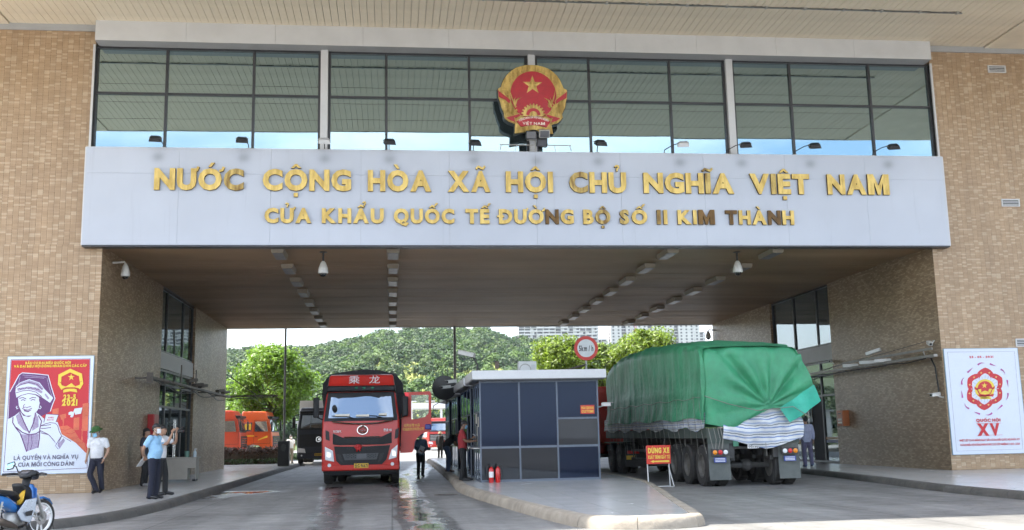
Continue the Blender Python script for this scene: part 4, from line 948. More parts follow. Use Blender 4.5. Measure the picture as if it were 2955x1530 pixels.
B.poly('print_emblem', M_pyel, [(cx+108*math.sin(a), cy-108*math.cos(a)) for a in [2*PI*i/32 for i in range(32)]], [(548, 640), (668, 640), (672, 660), (550, 660)])
B.poly('print_emblem', M_pred, [(cx+82*math.sin(a), cy+2-88*math.cos(a)) for a in [2*PI*i/32 for i in range(32)]], [(482, 520), (530, 545), (530, 570), (485, 545)], [(708, 515), (660, 545), (662, 570), (705, 540)], [(512, 605), (600, 622), (700, 600), (690, 632), (600, 628), (545, 635)])
B.poly('print_emblem', M_pyel, [(592+(34 if i % 2 == 0 else 13)*math.sin(i*PI/5), 508-(34 if i % 2 == 0 else 13)*math.cos(i*PI/5)) for i in range(10)], [(545, 600), (570, 575), (600, 565), (630, 575), (655, 600), (600, 608)], [(520, 550), (555, 545), (560, 575), (545, 595)], [(675, 545), (645, 545), (635, 575), (655, 595)])
for i in range(12):
    a0 = 2*PI*(i+.35)/12; P = []
    for k in range(6): a = a0 + k*.058; r = 262+(10 if i % 2 else -4)*math.sin(k*.6); P.append((cx+r*math.sin(a)*.98, cy-r*math.cos(a)*1.08))
    B.line('print_flourish', M_ppink, [.05, .045, .035, .025, .015, .004], P)
B.text('print_text', 'QUỐC HỘI', (510, 907), (775, 907), .082, M_pred, .055); B.text('print_numeral', 'XV', (530, 1052), (775, 1052), .315, M_pred, .06)
B.line('print_rule', M_pred, .007, [(508, 926), (783, 926)], [(525, 1055), (802, 1055)])
B.text('print_text', 'NHIỆT LIỆT CHÀO MỪNG NGÀY BẦU CỬ ĐẠI BIỂU QUỐC HỘI KHÓA XV', (335, 1118), (990, 1116), .055, M_pred, .04); B.text('print_text', 'VÀ ĐẠI BIỂU HỘI ĐỒNG NHÂN DÂN CÁC CẤP NHIỆM KỲ 2021 - 2026!', (342, 1168), (994, 1164), .055, M_pred, .04)

# ================================================================== VEHICLES
def paint(name, c, dirt=.12): return mat(name, c, .34, var=.06, vscale=2, coat=.22, dirt=dirt, dscale=1.2)
M_red = paint('truck_red', (.53, .025, .015)); M_orange = paint('truck_orange', (.62, .10, .018)); M_navy = mat('truck_dark_blue', (.009, .012, .022), .4, var=.1, dirt=.1)
M_blackp = mat('black_plastic', (.014, .014, .015), .5, var=.2, vscale=6, bump=.15, spec=.3); M_rubber = mat('tyre_rubber', (.028, .027, .026), .8, var=.3, vscale=5, dirt=.35, dscale=3)
M_chrome = mat('chrome', (.75, .75, .76), .14, metal=1, var=.05); M_steelw = mat('wheel_steel', (.20, .19, .17), .55, metal=.5, var=.25, dirt=.35, dscale=4)
M_chassis = mat('chassis_steel', (.055, .053, .05), .7, var=.3, vscale=4, dirt=.3); M_screen = glass('windscreen_glass', (.85, .92, .98), .34, (.05, .06, .07), rough=.02)
M_headl = mat('headlamp_glass', (.75, .78, .8), .1, var=.05, coat=.5); M_plate = mat('plate_yellow', (.62, .38, .02), .45, var=.05); M_platetx = mat('plate_black', (.02, .02, .02), .5)
M_white = mat('white_paint', (.74, .74, .73), .4, var=.05); M_tarpblk = mat('black_net_tarp', (.025, .026, .028), .8, var=.35, vscale=12, bump=.5, bscale=30)
M_amber = mat('amber_lens', (.75, .25, .01), .2); M_redlens = mat('red_lens', (.55, .02, .02), .2); M_whitelens = mat('white_lens', (.7, .72, .72), .15)
def wheel(parent, x, y, r, w, side=1, name='wheel', dish=.06):
    """Truck wheel on the X axis: part wheel > rim, hub."""
    Mx = Matrix.Translation((x, y, r)) @ Matrix.Rotation(PI/2*side, 4, 'Y')
    t_ = MB(); t_.lathe([(r*.60, -w/2), (r*.93, -w/2), (r, -w*.36), (r, w*.36), (r*.93, w/2), (r*.60, w/2)], Mx, 32, close=True)
    for k in range(24):   # tread blocks
        a = 2*PI*k/24; Mk = Mx @ Matrix.Rotation(a, 4, 'Z'); t_.box(r-.006, r+.012, -.03, .03, -w*.34, w*.34, Mk)
    o = t_.build(name, M_rubber, parent, smooth=40)
    MB().lathe([(r*.60, -w*.45), (r*.605, w*.46), (r*.56, w*.47), (r*.54, w*.18), (r*.30, w*.10), (r*.26, w*.30), (r*.12, w*.32), (.0, w*.32)], Mx, 24).build('rim', M_steelw, o, smooth=40)
    b_ = MB()
    for k in range(8): a = 2*PI*k/8; b_.tube(Mx @ Vector((r*.36*math.cos(a), r*.36*math.sin(a), w*.10)), Mx @ Vector((r*.36*math.cos(a), r*.36*math.sin(a), w*.17)), .016, 6)
    b_.build('wheel_nut', M_steelw, o)['kind'] = 'stuff'
    return o
def cab(t_, W=1.20, H=3.44, pm=None, trim=None, depth=2.15, vis=True, fair=True, side_detail=True, screen=(2.06, 2.80)):
    """Cab-over truck cab in its own frame: front at y=0 looking to -Y, parts under t_."""
    z0, z1 = screen
    prof = [(.02, .52), (.0, .75), (.0, 1.25), (.03, 1.70), (.07, 1.98), (.26, 2.86), (.33, 3.02)]
    prof += [(.40, 3.10), (.52, H-.03), (.75, H), (depth, H+.02)] if fair else [(.5, 3.08), (depth, 3.10)]
    prof += [(depth, 1.05), (1.95, .98), (1.75, 1.10), (1.35, 1.16), (.95, 1.10), (.78, .95), (.72, .52)]
    mb = MB(); mb.prism(prof, -W, W, fn=lambda u, v, w: (w, u, v)); mb.v = [(x*(1-.10*max(0, min(1, (z-1.95)/.91))-.07*max(0, (z-2.86)/.58)), y, z) for x, y, z in mb.v]; body = mb.build('cab_body', pm, t_, bevel=.07, seg=4)
    sl = lambda z: .07+(z-1.98)*.19/.88
    def front(poly, off, m, name, par=t_, dy=0): return MB().add([(x, (sl(z) if z > 1.95 else .0)-off+dy, z) for x, z in poly], [tuple(range(len(poly)))]).build(name, m, par, fix=False)
    # black surround, glass, wipers
    sr = MB(); sr.hexa([(-W+.06, sl(z0-.10)-.010, z0-.10), (W-.06, sl(z0-.10)-.010, z0-.10), (W-.06, sl(z0)+.05, z0-.10), (-W+.06, sl(z0)+.05, z0-.10), (-W+.17, sl(z1+.06)-.010, z1+.06), (W-.17, sl(z1+.06)-.010, z1+.06), (W-.17, sl(z1)+.08, z1+.06), (-W+.17, sl(z1)+.08, z1+.06)])
    sr.build('windscreen_frame', M_blackp, t_)
    n = 10; V = []; 
    for j in range(5):
        z = z0+(z1-z0)*j/4
        for i in range(n+1):
            u = -1+2*i/n; xx = u*(W-.13-.09*j/4); V.append((xx, sl(z)-.018+.05*u*u*abs(u)-.035, z))
    ws = MB().add(V, [(j*(n+1)+i, j*(n+1)+i+1, (j+1)*(n+1)+i+1, (j+1)*(n+1)+i) for j in range(4) for i in range(n)]).build('windscreen', M_screen, t_, smooth=True, fix=False)
    wp = MB()
    for x in (-.75, .15): wp.path([(x+.55, sl(z0)-.07, z0-.02), (x+.3, sl(z0)-.075, z0+.05), (x-.15, sl(z0)-.075, z0+.07)], .011, 5)
    wp.build('wiper', M_blackp, t_)
    if vis:
        v_ = MB(); v_.hexa([(-W+.14, .05, 2.90), (W-.14, .05, 2.90), (W-.12, .34, 2.86), (-W+.12, .34, 2.86), (-W+.15, .09, 3.05), (W-.15, .09, 3.05), (W-.13, .42, 3.08), (-W+.13, .42, 3.08)]); v_.build('sun_visor', M_blackp, t_, bevel=.02)
    if side_detail:
        for s in (-1, 1):
            x = s*(W+.006); xt = x*.916; x = x*.995; MB().add([(x, .30, 2.02), (x, 1.22, 2.02), (xt, 1.22, 2.72), (xt, .44, 2.72)], [(0, 1, 2, 3)]).build('side_window', M_screen, t_, fix=False)
            ln = MB(); 
            for p in ([(.16, 1.22), (1.28, 1.22)], [(1.28, 1.20), (1.28, 2.80)], [(.16, 1.2), (.16, 1.95), (.34, 2.80), (1.28, 2.80)]): ln.path([(s*(W+.002)*(1-.10*max(0, (b_-1.95)/.91)), a, b_) for a, b_ in p], .010, 4)
            ln.build('door_seam', M_blackp, t_)
            MB().box(min(s*W, s*(W+.035)), max(s*W, s*(W+.035)), 1.02, 1.20, 1.66, 1.70).build('door_handle', M_blackp, t_)
            MB().add([(x, 1.42, 2.05), (x, 1.95, 2.05), (xt, 1.95, 2.66), (xt, 1.42, 2.66)], [(0, 1, 2, 3)]).build('rear_quarter_window', M_screen, t_, fix=False)
            st_ = MB(); st_.box(min(s*(W-.35), s*(W+.01)), max(s*(W-.35), s*(W+.01)), .75, 1.9, .42, .50); st_.box(min(s*(W-.35), s*(W-.02)), max(s*(W-.35), s*(W-.02)), .78, .92, .5, .95); st_.build('step', M_blackp, t_)
    for s in (-1, 1):
        mr = MB(); mr.path([(s*(W-.14), .22, 2.84), (s*(W+.14), .02, 2.80), (s*(W+.17), .0, 2.66)], .022, 6); mr.path([(s*(W-.02), .12, 2.02), (s*(W+.13), .02, 2.08), (s*(W+.17), .0, 2.2)], .022, 6); ma = mr.build('mirror_arm', M_blackp, t_)
        MB().box(s*(W+.18)-.09, s*(W+.18)+.09, -.05, .07, 2.08, 2.70).build('mirror', M_blackp, ma, bevel=.035)
    return body
def chassis(t_, y0, y1, axles, W=1.2, r=.5, dual=True):
    mb = MB()
    for s in (-1, 1): mb.box(s*.42-.05, s*.42+.05, y0, y1, .68, .95)
    for y in axles: mb.tube((-W+.2, y, r), (W-.2, y, r), .08, 8); mb.ell((0, y, r), (.22, .25, .22), None, 10, 6)
    yy = y0+.6
    while yy < y1: mb.box(-.42, .42, yy-.05, yy+.05, .72, .9); yy += 1.2
    mb.build('chassis', M_chassis, t_)
    for i, y in enumerate(axles):
        for s in (-1, 1):
            wheel(t_, s*(W-.15), y, r, .28, s)
            if dual and i > 0: wheel(t_, s*(W-.48), y, r, .28, s)
KZ = .00508
def T(x, y): return ((x-505)*.00512, .59+(940-y)*KZ)   # sketch of the front -> metres
rt_ = thing('red_truck', 'red cab-over cargo truck with its driver door open in the lane', 'truck', (-.97, 32.6, 0))
cab(rt_, 1.20, 3.44, M_red)
def fp(name, m, pts, y0, y1, par=rt_, bev=0.0): return MB().prism([T(*p) for p in pts], y0, y1).build(name, m, par, bevel=bev)
fp('grille', M_blackp, [(337, 742), (400, 772), (622, 772), (690, 740), (692, 808), (640, 815), (380, 815), (337, 810)], -.035, .02, bev=.008)
fp('grille', M_blackp, [(345, 822), (500, 826), (682, 820), (660, 905), (622, 946), (400, 950), (358, 908)], -.04, .02, bev=.008)
fp('grille_inset', mat('grille_grey', (.06, .062, .066), .6), [(395, 868), (612, 866), (600, 905), (410, 906)], -.05, -.039); fp('grille_inset', M_eblack, [(360, 870), (385, 870), (400, 925), (375, 905)], -.048, -.039); fp('grille_inset', M_eblack, [(645, 866), (622, 870), (608, 925), (632, 905)], -.048, -.039)
hx = MB()
for row in range(2):
    for i in range(17):
        x, z = T(425+i*11, 785+row*11+(5 if i % 2 else 0)); hx.add([(x+.022*math.cos(a), -.045, z+.020*math.sin(a)) for a in [PI/3*k for k in range(6)]], [tuple(range(6))])
        x, z = T(425+i*11, 828+row*10+(5 if i % 2 else 0)); hx.add([(x+.022*math.cos(a), -.050, z+.018*math.sin(a)) for a in [PI/3*k for k in range(6)]], [tuple(range(6))])
        x, z = T(418+i*11, 874+row*12+(5 if i % 2 else 0)); hx.add([(x+.022*math.cos(a), -.056, z+.018*math.sin(a)) for a in [PI/3*k for k in range(6)]], [tuple(range(6))])
hx.build('grille_mesh', M_eblack, rt_, fix=False)['kind'] = 'stuff'
fp('badge_plate', mat('grille_badge', (.09, .09, .10), .4), [(480, 870), (540, 869), (540, 897), (480, 898)], -.062, -.045)
def chromeline(pts, r, par=rt_): return MB().path([(T(*p)[0], -.035 + (.02 if p[1] < 700 else 0), T(*p)[1]) for p in pts], r, 6).build('chrome_strip', M_chrome, par)
chromeline([(332, 672), (420, 684), (515, 688), (610, 684), (700, 668)], .024); chromeline([(405, 767), (515, 770), (620, 767)], .018)
fp('headlamp', M_headl, [(290, 822), (338, 848), (346, 914), (292, 902)], -.03, .03, bev=.012); fp('headlamp', M_headl, [(728, 818), (690, 848), (672, 908), (722, 896)], -.03, .03, bev=.012)
for x0_, x1_ in ((300, 325), (692, 718)): fp('headlamp_unit', M_chrome, [(x0_, 850), (x1_, 860), (x1_, 890), (x0_, 884)], -.036, -.029)
fp('air_slot', M_eblack, [(293, 722), (314, 732), (318, 788), (294, 778)], -.022, .02, bev=.006); fp('air_slot', M_eblack, [(736, 716), (714, 728), (708, 784), (732, 776)], -.022, .02, bev=.006)
bmp = MB(); bmp.hexa([(-1.19, -.05, .44), (1.19, -.05, .44), (1.19, .5, .44), (-1.19, .5, .44), (-1.19, -.06, .62), (1.19, -.06, .62), (1.19, .5, .62), (-1.19, .5, .62)]); bmp.build('bumper', M_red, rt_, bevel=.035)
MB().hexa([(-1.10, .0, .30), (1.10, .0, .30), (1.10, .4, .30), (-1.10, .4, .30), (-1.16, -.045, .435), (1.16, -.045, .435), (1.16, .4, .435), (-1.16, .4, .435)]).build('lower_bumper', M_blackp, rt_, bevel=.02)
for x in (318, 695): u, v = T(x, 934); MB().tube((u, -.07, v), (u, .0, v), .055, 14).build('fog_lamp', M_headl, rt_)
pu = T(508, 940); npl = MB().box(pu[0]-.22, pu[0]+.22, -.085, -.062, pu[1]-.07, pu[1]+.07).build('number_plate', M_plate, rt_)
text_obj('plate_lettering', '云G 96671', pu[0]-.20, pu[0]+.20, pu[1]-.048, .095, -.0865, M_platetx, npl, .025)
ou = T(515, 726); lg = MB(); lg.lathe([(.175, -.012), (.175, .012), (.15, .012), (.15, -.012)], Matrix.Translation((ou[0], -.02, ou[1])) @ Matrix.Rotation(PI/2, 4, 'X') @ Matrix.Scale(.82, 4, (0, 1, 0)), 28, close=True)
lg.path([(ou[0]+.12, -.03, ou[1]+.02), (ou[0]+.02, -.035, ou[1]+.14), (ou[0]-.13, -.03, ou[1]+.01), (ou[0]+.0, -.035, ou[1]-.02), (ou[0]+.12, -.03, ou[1]-.02), (ou[0]+.0, -.03, ou[1]-.10), (ou[0]-.09, -.03, ou[1]-.04)], .020, 6); lg.build('maker_emblem', M_chrome, rt_, smooth=40)
text_obj('badge_lettering', '东风柳汽', -.85, -.61, T(0, 738)[1], .055, -.012, M_white, rt_, .02); text_obj('badge_lettering', '乘龙 H5', .70, .95, T(0, 735)[1], .065, -.012, M_white, rt_, .03)
ft = lambda u, v, w: (u, .375+(v-3.06)*.42-.03+w, v)
text_obj('roof_lettering', '乘', -.40, -.06, 3.155, .20, .0, M_white, rt_, .0, ft); text_obj('roof_lettering', '龙', .24, .58, 3.155, .20, .0, M_white, rt_, .0, ft)
for x in (475, 523, 575): u = T(x, 0)[0]; MB().ell((u, .065, 2.985), (.055, .02, .03), None, 10, 6).build('marker_lamp', mat('green_lens', (.01, .16, .08), .2), rt_)
bw = MB(); u, v = T(490, 828)
for a in range(6): bw.ell((u+.06*math.cos(a*1.05), -.08, v+.05*math.sin(a*1.05)), (.065, .03, .04), None, 8, 5)
bw.path([(u, -.08, v), (u-.05, -.085, v-.14)], [.02, .03], 6).path([(u, -.08, v), (u+.06, -.085, v-.13)], [.02, .03], 6); bw.build('ribbon_bow', mat('bow_red', (.5, .02, .02), .6), rt_, smooth=True)
MB().ell((-.82, .03, 2.36), (.075, .03, .11), None, 10, 8).build('front_mirror', M_blackp, rt_, smooth=True)
sh_ = MB(); V = []; nn_ = 14
for i in range(nn_+1):
    u = -1+2*i/nn_; x = u*.985; yb = .07+(2.74-1.98)*.216-.062+.05*u*u*abs(u); V += [(x, yb+.012, 2.80), (x*1.0, yb-.008, 2.72-.16*abs(u)**2.2+.02*math.sin(u*7))]
sh_.add(V, [(2*i, 2*i+1, 2*i+3, 2*i+2) for i in range(nn_)]); sh_.build('sun_strip', M_blackp, rt_, fix=False)
for xa, xb, za in ((-.80, -.35, 2.12), (-.15, .25, 2.10), (.55, .80, 2.13)): MB().add([(xa, -.012, za), (xb, -.020 if abs(xb) < .5 else -.005, za-.01), (xb, .0, za+.06), (xa, .006, za+.05)], [(0, 1, 2, 3)]).build('dash_paper', M_paper, rt_, fix=False)
# open driver door: outer skin looks to the front
dz = lambda z: z
dr = MB(); Pd = [(0, .92), (.92, .90), (.985, 1.0), (.99, 2.78), (.95, 2.86), (.30, 2.84), (.08, 2.02)]
win = [(.37, 2.72), (.88, 2.74), (.90, 2.20), (.80, 2.06), (.52, 1.98), (.40, 1.98)]
df = lambda u, v, w: (1.215+u, .34+w-.10*u, v)
dr.prism([(0, .94), (.38, .95), (.43, 1.05), (.46, 1.28), (.55, 1.42), (.70, 1.53), (.985, 1.63), (.985, 1.93), (0.06, 1.93)], 0, .07, df); dr.prism([(.06, 1.9305), (.36, 1.9305), (.36, 2.84), (.30, 2.84), (.08, 2.05)], 0, .07, df); dr.prism([(.905, 1.9305), (.985, 1.9305), (.99, 2.78), (.95, 2.855), (.3605, 2.84), (.3605, 2.745), (.905, 2.745)], 0, .07, df)
dr.prism([(.3605, 1.9305), (.9045, 1.9305), (.9045, 2.18), (.80, 2.05), (.52, 1.985), (.3605, 1.985)], .001, .069, df)
door = dr.build('door', M_red, rt_)
MB().flat([(.362, 1.99), (.52, 1.99), (.80, 2.055), (.903, 2.18), (.903, 2.743), (.362, 2.743)], .03, df).build('door_window', glass('clear_glass', (.9, .95, .95), .1, (.1, .1, .1), see=.85), door, fix=False)
MB().box(1.26, 1.44, .16, .26, 2.08, 2.70).build('door_mirror', M_blackp, door, bevel=.035); MB().path([(1.35, .22, 2.72), (1.30, .32, 2.80)], .02, 6).build('mirror_arm', M_blackp, door)
MB().box(2.0, 2.19, .18, .23, 1.66, 1.82).build('wind_deflector', mat('blue_lens', (.02, .03, .25), .2), door, bevel=.03)
text_obj('door_lettering', '云南省建水县', .12, .62, 1.76, .072, -.004, M_pyel, door, .0, df, .0); text_obj('door_lettering', '鼎盛鑫物流有限公司', .08, .74, 1.64, .072, -.004, M_pyel, door, .0, df)
MB().box(1.20, 1.24, .1, .36, 1.15, 1.25).build('hinge', M_blackp, door)
# cargo body under a black net
chassis(rt_, 1.6, 10.6, [1.35, 3.2, 7.6, 8.95], 1.2, .5)
cb_ = MB(); cs = [(-1.25, 1.15), (-1.28, 2.2), (-1.34, 2.85), (-1.33, 3.25), (-1.10, 3.56), (-.5, 3.69), (0, 3.72), (.5, 3.69), (1.10, 3.56), (1.33, 3.25), (1.34, 2.85), (1.28, 2.2), (1.25, 1.15)]
V = []; ny = 26
for j in range(ny+1):
    y = 2.28 + 8.3*j/ny
    for x, z in cs: nn = noise.noise(Vector((x*2, y*1.6, z*2)))*.05; V.append((x*(1+nn*.5), y, z+nn))
n = len(cs); cb_.add(V, [(j*n+i, j*n+i+1, (j+1)*n+i+1, (j+1)*n+i) for j in range(ny) for i in range(n-1)]); cb_.f += [tuple(range(n)), tuple(range(ny*n, ny*n+n))]
cb_.build('cargo_tarp', M_tarpblk, rt_, smooth=50)
MB().box(-1.24, 1.24, 2.25, 10.6, .98, 1.14).build('cargo_deck', M_red, rt_)
pk = MB()
for s in (-1, 1):
    for y in (2.35, 4.4, 6.4, 8.4, 10.4): pk.box(s*1.27-.03, s*1.27+.03, y-.04, y+.04, 1.1, 3.0)
pk.build('stake', M_red, rt_)

# ---- other trucks
def other_truck(label, loc, rz, pm, load=None, plate=None, W=1.22, length=9.0, group=None, stripe=None, H=3.40, name='parked_truck', cabz=True):
    t_ = thing(name, label, 'truck', loc, rz, group); cab(t_, W, H, pm, vis=True)
    MB().box(-W+.15, W-.15, -.03, .01, 1.0, 1.72).build('grille', M_blackp, t_, bevel=.01)
    for k in range(4): MB().box(-W+.22, W-.22, -.045, -.028, 1.08+k*.16, 1.12+k*.16).build('grille_bar', M_chrome if pm is not M_navy else M_blackp, t_)
    for s in (-1, 1):
        MB().hexa([(s*.72, -.035, .66), (s*1.17, -.03, .70), (s*1.17, .05, .70), (s*.72, .05, .66), (s*.78, -.035, .90), (s*1.18, -.03, .96), (s*1.18, .05, .96), (s*.78, .05, .90)]).build('headlamp', M_headl, t_)
        MB().tube((s*.95, -.07, .52), (s*.95, 0, .52), .05, 12).build('fog_lamp', M_headl, t_)
    MB().hexa([(-W+.02, -.05, .34), (W-.02, -.05, .34), (W-.02, .5, .34), (-W+.02, .5, .34), (-W+.01, -.055, .64), (W-.01, -.055, .64), (W-.01, .5, .64), (-W+.01, .5, .64)]).build('bumper', pm, t_, bevel=.035)
    lgm = MB(); lgm.lathe([(.15, -.012), (.15, .012), (.125, .012), (.125, -.012)], Matrix.Translation((0, -.05, 1.42)) @ Matrix.Rotation(PI/2, 4, 'X'), 24, close=True); lgm.lathe([(.06, -.01), (.06, .01), (.03, .01), (.03, -.01)], Matrix.Translation((.03, -.05, 1.42)) @ Matrix.Rotation(PI/2, 4, 'X'), 16, close=True); lgm.build('maker_emblem', M_chrome, t_)
    if plate: p_ = MB().box(-.22, .22, -.075, -.056, .56-.07, .56+.07).build('number_plate', M_plate, t_); text_obj('plate_lettering', plate, -.19, .19, .515, .09, -.0765, M_platetx, p_, .025)
    if stripe:
        for s in (-1, 1):
            x = s*(W+.008); MB().add([(x, .35, 1.75), (x, .95, 1.50), (x, 1.0, 1.42), (x, .70, 1.52), (x, .32, 1.62)], [(0, 1, 2, 3, 4)]).build('side_graphic', M_pyel, t_, fix=False); MB().box(min(x, x+s*.002), max(x, x+s*.002), 1.25, 1.95, 1.70, 1.78).build('side_graphic', M_pyel, t_)
            MB().box(min(x, x+s*.002), max(x, x+s*.002), 1.48, 1.88, 2.15, 2.55).build('side_graphic', M_pyel, t_)
    chassis(t_, 1.4, length, [1.35, length-2.6, length-1.25], W, .5)
    if load == 'container':
        c_ = MB().box(-1.22, 1.22, 2.4, length, 1.15, 3.72).build('container', M_white, t_)
        rb_ = MB()
        for i in range(16): y = 2.6+i*(length-2.8)/16; rb_.box(-1.245, -1.22, y, y+.16, 1.25, 3.6); rb_.box(1.22, 1.245, y, y+.16, 1.25, 3.6)
        for i in range(10): x = -1.1+i*.235; rb_.box(x, x+.1, 2.375, 2.4, 1.25, 3.6)
        rb_.build('corrugation', M_white, c_)
    elif load:
        V = []; ny = 10; n = 9
        for j in range(ny+1):
            for i in range(n):
                a = PI*i/(n-1); x = -1.22*math.cos(a)*(1 if i not in (0, n-1) else 1); z = 1.4+1.9*math.sin(a)**.45; y = 2.4+(length-2.4)*j/ny
                V.append((x+noise.noise(Vector((x, y, z)))*.05, y, z+noise.noise(Vector((x*2, y, 3)))*.10))
        mb = MB(); mb.add(V, [(j*n+i, j*n+i+1, (j+1)*n+i+1, (j+1)*n+i) for j in range(ny) for i in range(n-1)]); mb.f += [tuple(range(n)), tuple(range(ny*n, ny*n+n))]; mb.build('load', load, t_, smooth=50)
        MB().box(-1.22, 1.22, 2.3, length, 1.05, 1.4).build('cargo_deck', pm, t_)
    return t_
other_truck('dark blue truck with white container behind the red truck', (-4.20, 60.5, 0), 0.03, M_navy, 'container', '云H 83055', group=None, H=3.25)
other_truck('orange cab truck with yellow stripe parked behind the left wall', (-8.02, 73.6, 0), math.radians(84), M_orange, mat('grey_load', (.3, .3, .3), .7), stripe=True, length=8)
other_truck('red cab truck parked nearest the left wall behind the hedge', (-9.75, 70.3, 0), math.radians(88), paint('truck_red_orange', (.50, .05, .018)), mat('grey_load', (.3, .3, .3), .7), length=8)
other_truck('red truck with pale load far beyond the booths', (5.0, 110, 0), .05, M_red, mat('pale_load', (.55, .55, .56), .7, var=.3, vscale=3), length=8)

# ---- green tarped semi-trailer
def G(x, y): return (8.14+(x-795)*.0045, 3.58-(y-225)*.00428)
gt = thing('green_tarp_trailer', 'semi-trailer loaded under a green tarpaulin beside the booth', 'trailer', (9.28, 25.9, 0))
def gobj(mb, name, m, parent=gt, **k):
    o = mb.build(name, m, parent, **k)
    if parent is gt: o.matrix_parent_inverse = Matrix.Translation((-9.28, -25.9, 0))
    return o
def tarp_mat(name, c, sheen=.35):
    m = mat(name, c, sheen, var=.18, vscale=1.6, bump=.7, bscale=9, dirt=.20, dscale=1.3, trans=.12); return m
M_tarp = tarp_mat('green_tarpaulin', (.058, .335, .165), .46); M_tarp2 = tarp_mat('green_tarpaulin_patch', (.035, .45, .31), .46)
def stripe_mat():
    m = bpy.data.materials.new('striped_tarpaulin'); m.use_nodes = True; t = m.node_tree; b = t.nodes['Principled BSDF']; L = t.links.new
    tcn = _n(t, 'ShaderNodeTexCoord'); w = _n(t, 'ShaderNodeAttribute', attribute_name='band'); mm = _n(t, 'ShaderNodeMath', operation='FRACT'); L(w.outputs['Fac'], mm.inputs[0])
    r = _n(t, 'ShaderNodeValToRGB'); r.color_ramp.interpolation = 'CONSTANT'; e = r.color_ramp.elements; e[0].position = 0; e[0].color = (.62, .63, .62, 1); e[1].position = .30; e[1].color = (.12, .20, .42, 1)
    for p, c in ((.42, (.60, .61, .60)), (.60, (.16, .17, .18)), (.70, (.55, .56, .55)), (.82, (.30, .36, .48))): q = e.new(p); q.color = (*c, 1)
    L(mm.outputs[0], r.inputs['Fac']); n1 = _n(t, 'ShaderNodeTexNoise'); n1.inputs['Scale'].default_value = 2.5; n1.inputs['Detail'].default_value = 6; L(tcn.outputs['Object'], n1.inputs['Vector'])
    rr = _n(t, 'ShaderNodeMapRange'); rr.inputs[1].default_value = .3; rr.inputs[2].default_value = .7; rr.inputs[3].default_value = .6; rr.inputs[4].default_value = 1.15; L(n1.outputs['Fac'], rr.inputs[0])
    v = _n(t, 'ShaderNodeVectorMath', operation='SCALE'); L(r.outputs['Color'], v.inputs[0]); L(rr.outputs[0], v.inputs['Scale']); L(v.outputs[0], b.inputs['Base Color']); b.inputs['Roughness'].default_value = .42
    return m
M_striped = stripe_mat()
def ridge(y):   # height of the load along its length
    P = [(25.9, 3.60), (27, 3.80), (29, 4.02), (32, 4.16), (35, 4.22), (37, 4.05), (38.2, 3.80), (38.9, 3.45)]
    for (a, za), (b_, zb) in zip(P, P[1:]):
        if a <= y <= b_: t = (y-a)/(b_-a); return za+(zb-za)*t
    return P[-1][1]
V = []; NY, NS = 120, 44; ylist = [25.95+(38.9-25.95)*(j/NY) for j in range(NY+1)]
def wrk(x, y, z, s=1.0):
    p = Vector((x*.8, y*1.3, z*.8)); f = noise.noise(p)*.045 + noise.noise(Vector((y*4.2, z*.9, x)))*.028 + noise.noise(Vector((y*9, z*2.0, 5)))*.010; return f*s
for y in ylist:
    h = ridge(y); endk = 1-.10*max(0, (y-37.5)/1.4)**2
    for i in range(NS+1):
        s = i/NS   # left hem -> over the top -> right hem
        sh = .10 if y < 26.6 else (.20 if y < 28 else .34)
        if s < .40: q = s/.40; z = 1.74+(h-sh-1.74)*q; x = 8.00+.04*q+.05*math.sin(PI*q)
        elif s < .60: q = (s-.40)/.20; x = 8.04+(10.60-8.04)*(.5-.5*math.cos(PI*q)); z = h-sh + sh*math.sin(PI*q)**.55 if 0 < q < 1 else h-sh
        else: q = (s-.60)/.40; z = h-sh+(1.55-h+sh)*q; x = 10.60+.02*q+.04*math.sin(PI*q)
        dn = wrk(x, y, z)
        if .02 < s < .98: x += dn*(-1 if s < .5 else 1)*(1 if s < .44 or s > .56 else .3); z += dn*(1.2 if .4 < s < .6 else 0)
        if s < .13: x -= (.03+.015*math.sin(y*5.5))*(1-s/.13); z += .035*math.sin(y*2.1+1)*(1-s/.13)
        if abs(s-.155) < .02: x -= .012
        V.append((9.3+(x-9.3)*endk, y, z))
tb = MB(); n = NS+1; tb.add(V, [(j*n+i, j*n+i+1, (j+1)*n+i+1, (j+1)*n+i) for j in range(NY) for i in range(NS)]); tb.f.append(tuple(range(NY*n, NY*n+n)))
gobj(tb, 'tarpaulin', M_tarp, smooth=True)
